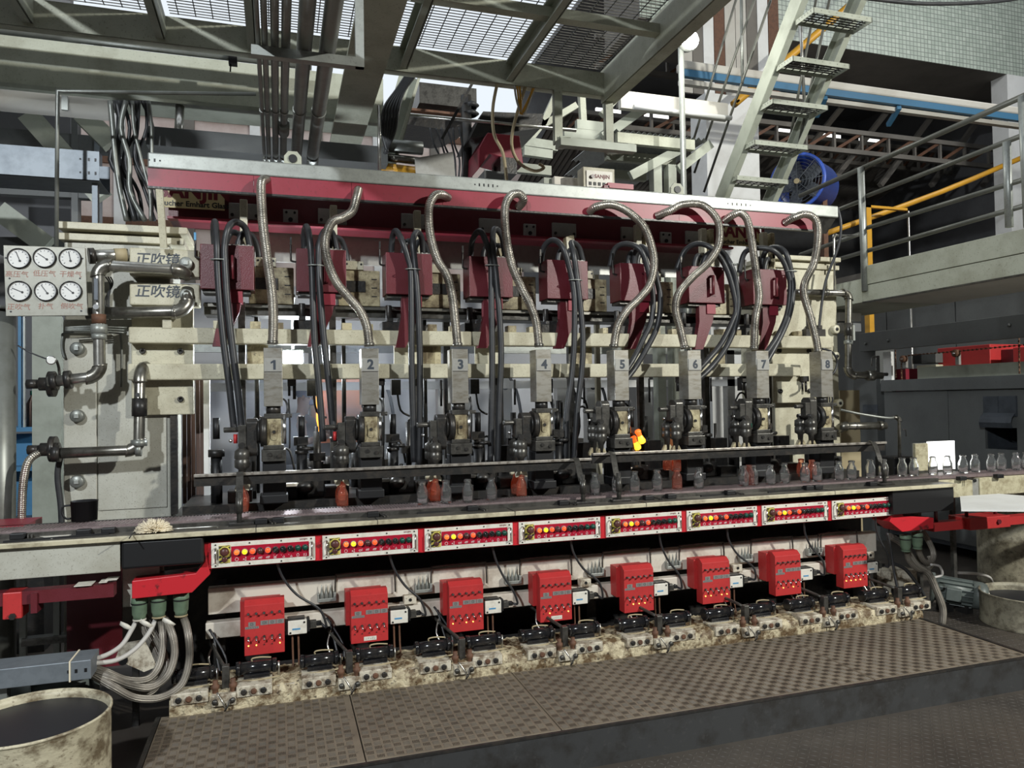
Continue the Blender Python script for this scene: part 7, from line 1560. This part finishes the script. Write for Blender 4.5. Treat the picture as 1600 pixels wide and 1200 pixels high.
V = [(X_-0.06,Y_,0.92),(X_-0.05,Y_,1.12),(X_-0.02,Y_,1.32),(X_+0.01,Y_,1.46),(X_+0.03,Y_,1.55),(X_+0.05,Y_,1.66),(X_+0.06,Y_,1.76),
     (X_+0.0,Y_-0.19,1.45),(X_+0.04,Y_-0.24,1.22),(X_+0.24,Y_-0.20,1.27),(X_+0.32,Y_-0.18,1.29),
     (X_+0.0,Y_+0.19,1.45),(X_+0.05,Y_+0.24,1.22),(X_+0.26,Y_+0.16,1.30),(X_+0.34,Y_+0.14,1.32),
     (X_-0.05,Y_-0.10,0.86),(X_-0.03,Y_-0.11,0.48),(X_-0.06,Y_-0.11,0.10),(X_+0.08,Y_-0.11,0.04),
     (X_-0.05,Y_+0.10,0.86),(X_-0.0,Y_+0.11,0.48),(X_-0.02,Y_+0.11,0.10),(X_+0.12,Y_+0.11,0.04)]
E_ = [(0,1),(1,2),(2,3),(3,4),(4,5),(5,6),(3,7),(7,8),(8,9),(9,10),(3,11),(11,12),(12,13),(13,14),(0,15),(15,16),(16,17),(17,18),(0,19),(19,20),(20,21),(21,22)]
RR = [(0.13,0.15),(0.12,0.15),(0.13,0.17),(0.11,0.15),0.055,0.085,0.095,0.065,0.048,0.04,0.045,0.065,0.048,0.04,0.045,0.085,0.06,0.045,0.04,0.085,0.06,0.045,0.04]
skin_body('body', V, E_, RR, 'skin', pr)
MB().lathe([(0.19, 0.0), (0.20, 0.2), (0.225, 0.42), (0.20, 0.53), (0.08, 0.60)], (X_-0.02, Y_, 0.95), 20).build('vest', 'shirt', pr)
for s in (-1, 1): MB().tube([(X_-0.05, Y_+s*0.10, 0.98), (X_-0.02, Y_+s*0.11, 0.5), (X_-0.04, Y_+s*0.11, 0.08)], lambda u: 0.115-0.035*u, 14, 5).build('trouser_leg', 'trousers', pr)
MB().sphere((X_+0.055, Y_, 1.80), 0.112, 0.10, 0.10).build('cap', 'cap_blue', pr); MB().box(X_+0.12, X_+0.22, Y_-0.07, Y_+0.07, 1.79, 1.805).build('cap_peak', 'cap_blue', pr, bevel=0.005)
MB().sphere((X_+0.155, Y_, 1.71), 0.018, 0.014, 0.022).build('nose', 'skin', pr)
for s in (-1, 1):
    MB().sphere((X_+0.04, Y_+s*0.095, 1.72), 0.018, 0.01, 0.03).build('ear', 'skin', pr); MB().sphere((X_+0.135, Y_+s*0.035, 1.735), 0.010).build('eye', 'black', pr)
    hx, hy, hz = X_+0.345, Y_+(-0.17 if s < 0 else 0.14), 1.30
    g = MB(); g.cbox((hx, hy, hz), 0.09, 0.03, 0.085)
    for i in range(4): g.tube([(hx+0.04, hy, hz-0.03+0.021*i), (hx+0.08+0.006*(i % 3), hy-0.005, hz-0.03+0.021*i), (hx+0.09, hy-0.03*s*-1, hz-0.035+0.021*i)], 0.010, 8, 3)
    g.tube([(hx-0.02, hy, hz+0.04), (hx+0.02, hy-0.02, hz+0.07), (hx+0.055, hy-0.03, hz+0.075)], 0.011, 8, 3); g.build('glove', 'curtain_brown', pr)
MB().box(X_+0.10, X_+0.17, Y_-0.06, Y_+0.06, 1.635, 1.70).build('face_mask', 'cap_blue', pr, bevel=0.02)
# thin smoke around the take-out of columns one and two
sm = bpy.data.materials.new('smoke'); sm.use_nodes = True; nt = sm.node_tree; nt.nodes.clear(); MATS['smoke'] = sm
ou = _n(nt, 'ShaderNodeOutputMaterial'); pv = _n(nt, 'ShaderNodeVolumePrincipled'); tx = _n(nt, 'ShaderNodeNewGeometry'); nz = _n(nt, 'ShaderNodeTexNoise'); nz.inputs['Scale'].default_value = 2.4; nz.inputs['Detail'].default_value = 4
mr = _n(nt, 'ShaderNodeMapRange'); mr.inputs['From Min'].default_value = 0.42; mr.inputs['From Max'].default_value = 0.72; mr.inputs['To Max'].default_value = 0.8; mr.inputs['To Min'].default_value = 0.02
nt.links.new(tx.outputs['Position'], nz.inputs['Vector']); nt.links.new(nz.outputs['Fac'], mr.inputs['Value']); nt.links.new(mr.outputs[0], pv.inputs['Density'])
pv.inputs['Color'].default_value = (0.85, 0.9, 1.0, 1); nt.links.new(pv.outputs[0], ou.inputs['Volume'])
o = MB().sphere((0.75, 5.75, 1.75), 1.35, 0.55, 0.75, 20, 14).build('smoke_haze', 'smoke', None, org=(0.75, 5.75, 1.75)); tag(o, 'thin drifting blue-white smoke behind columns one to three', 'smoke', kind='stuff')
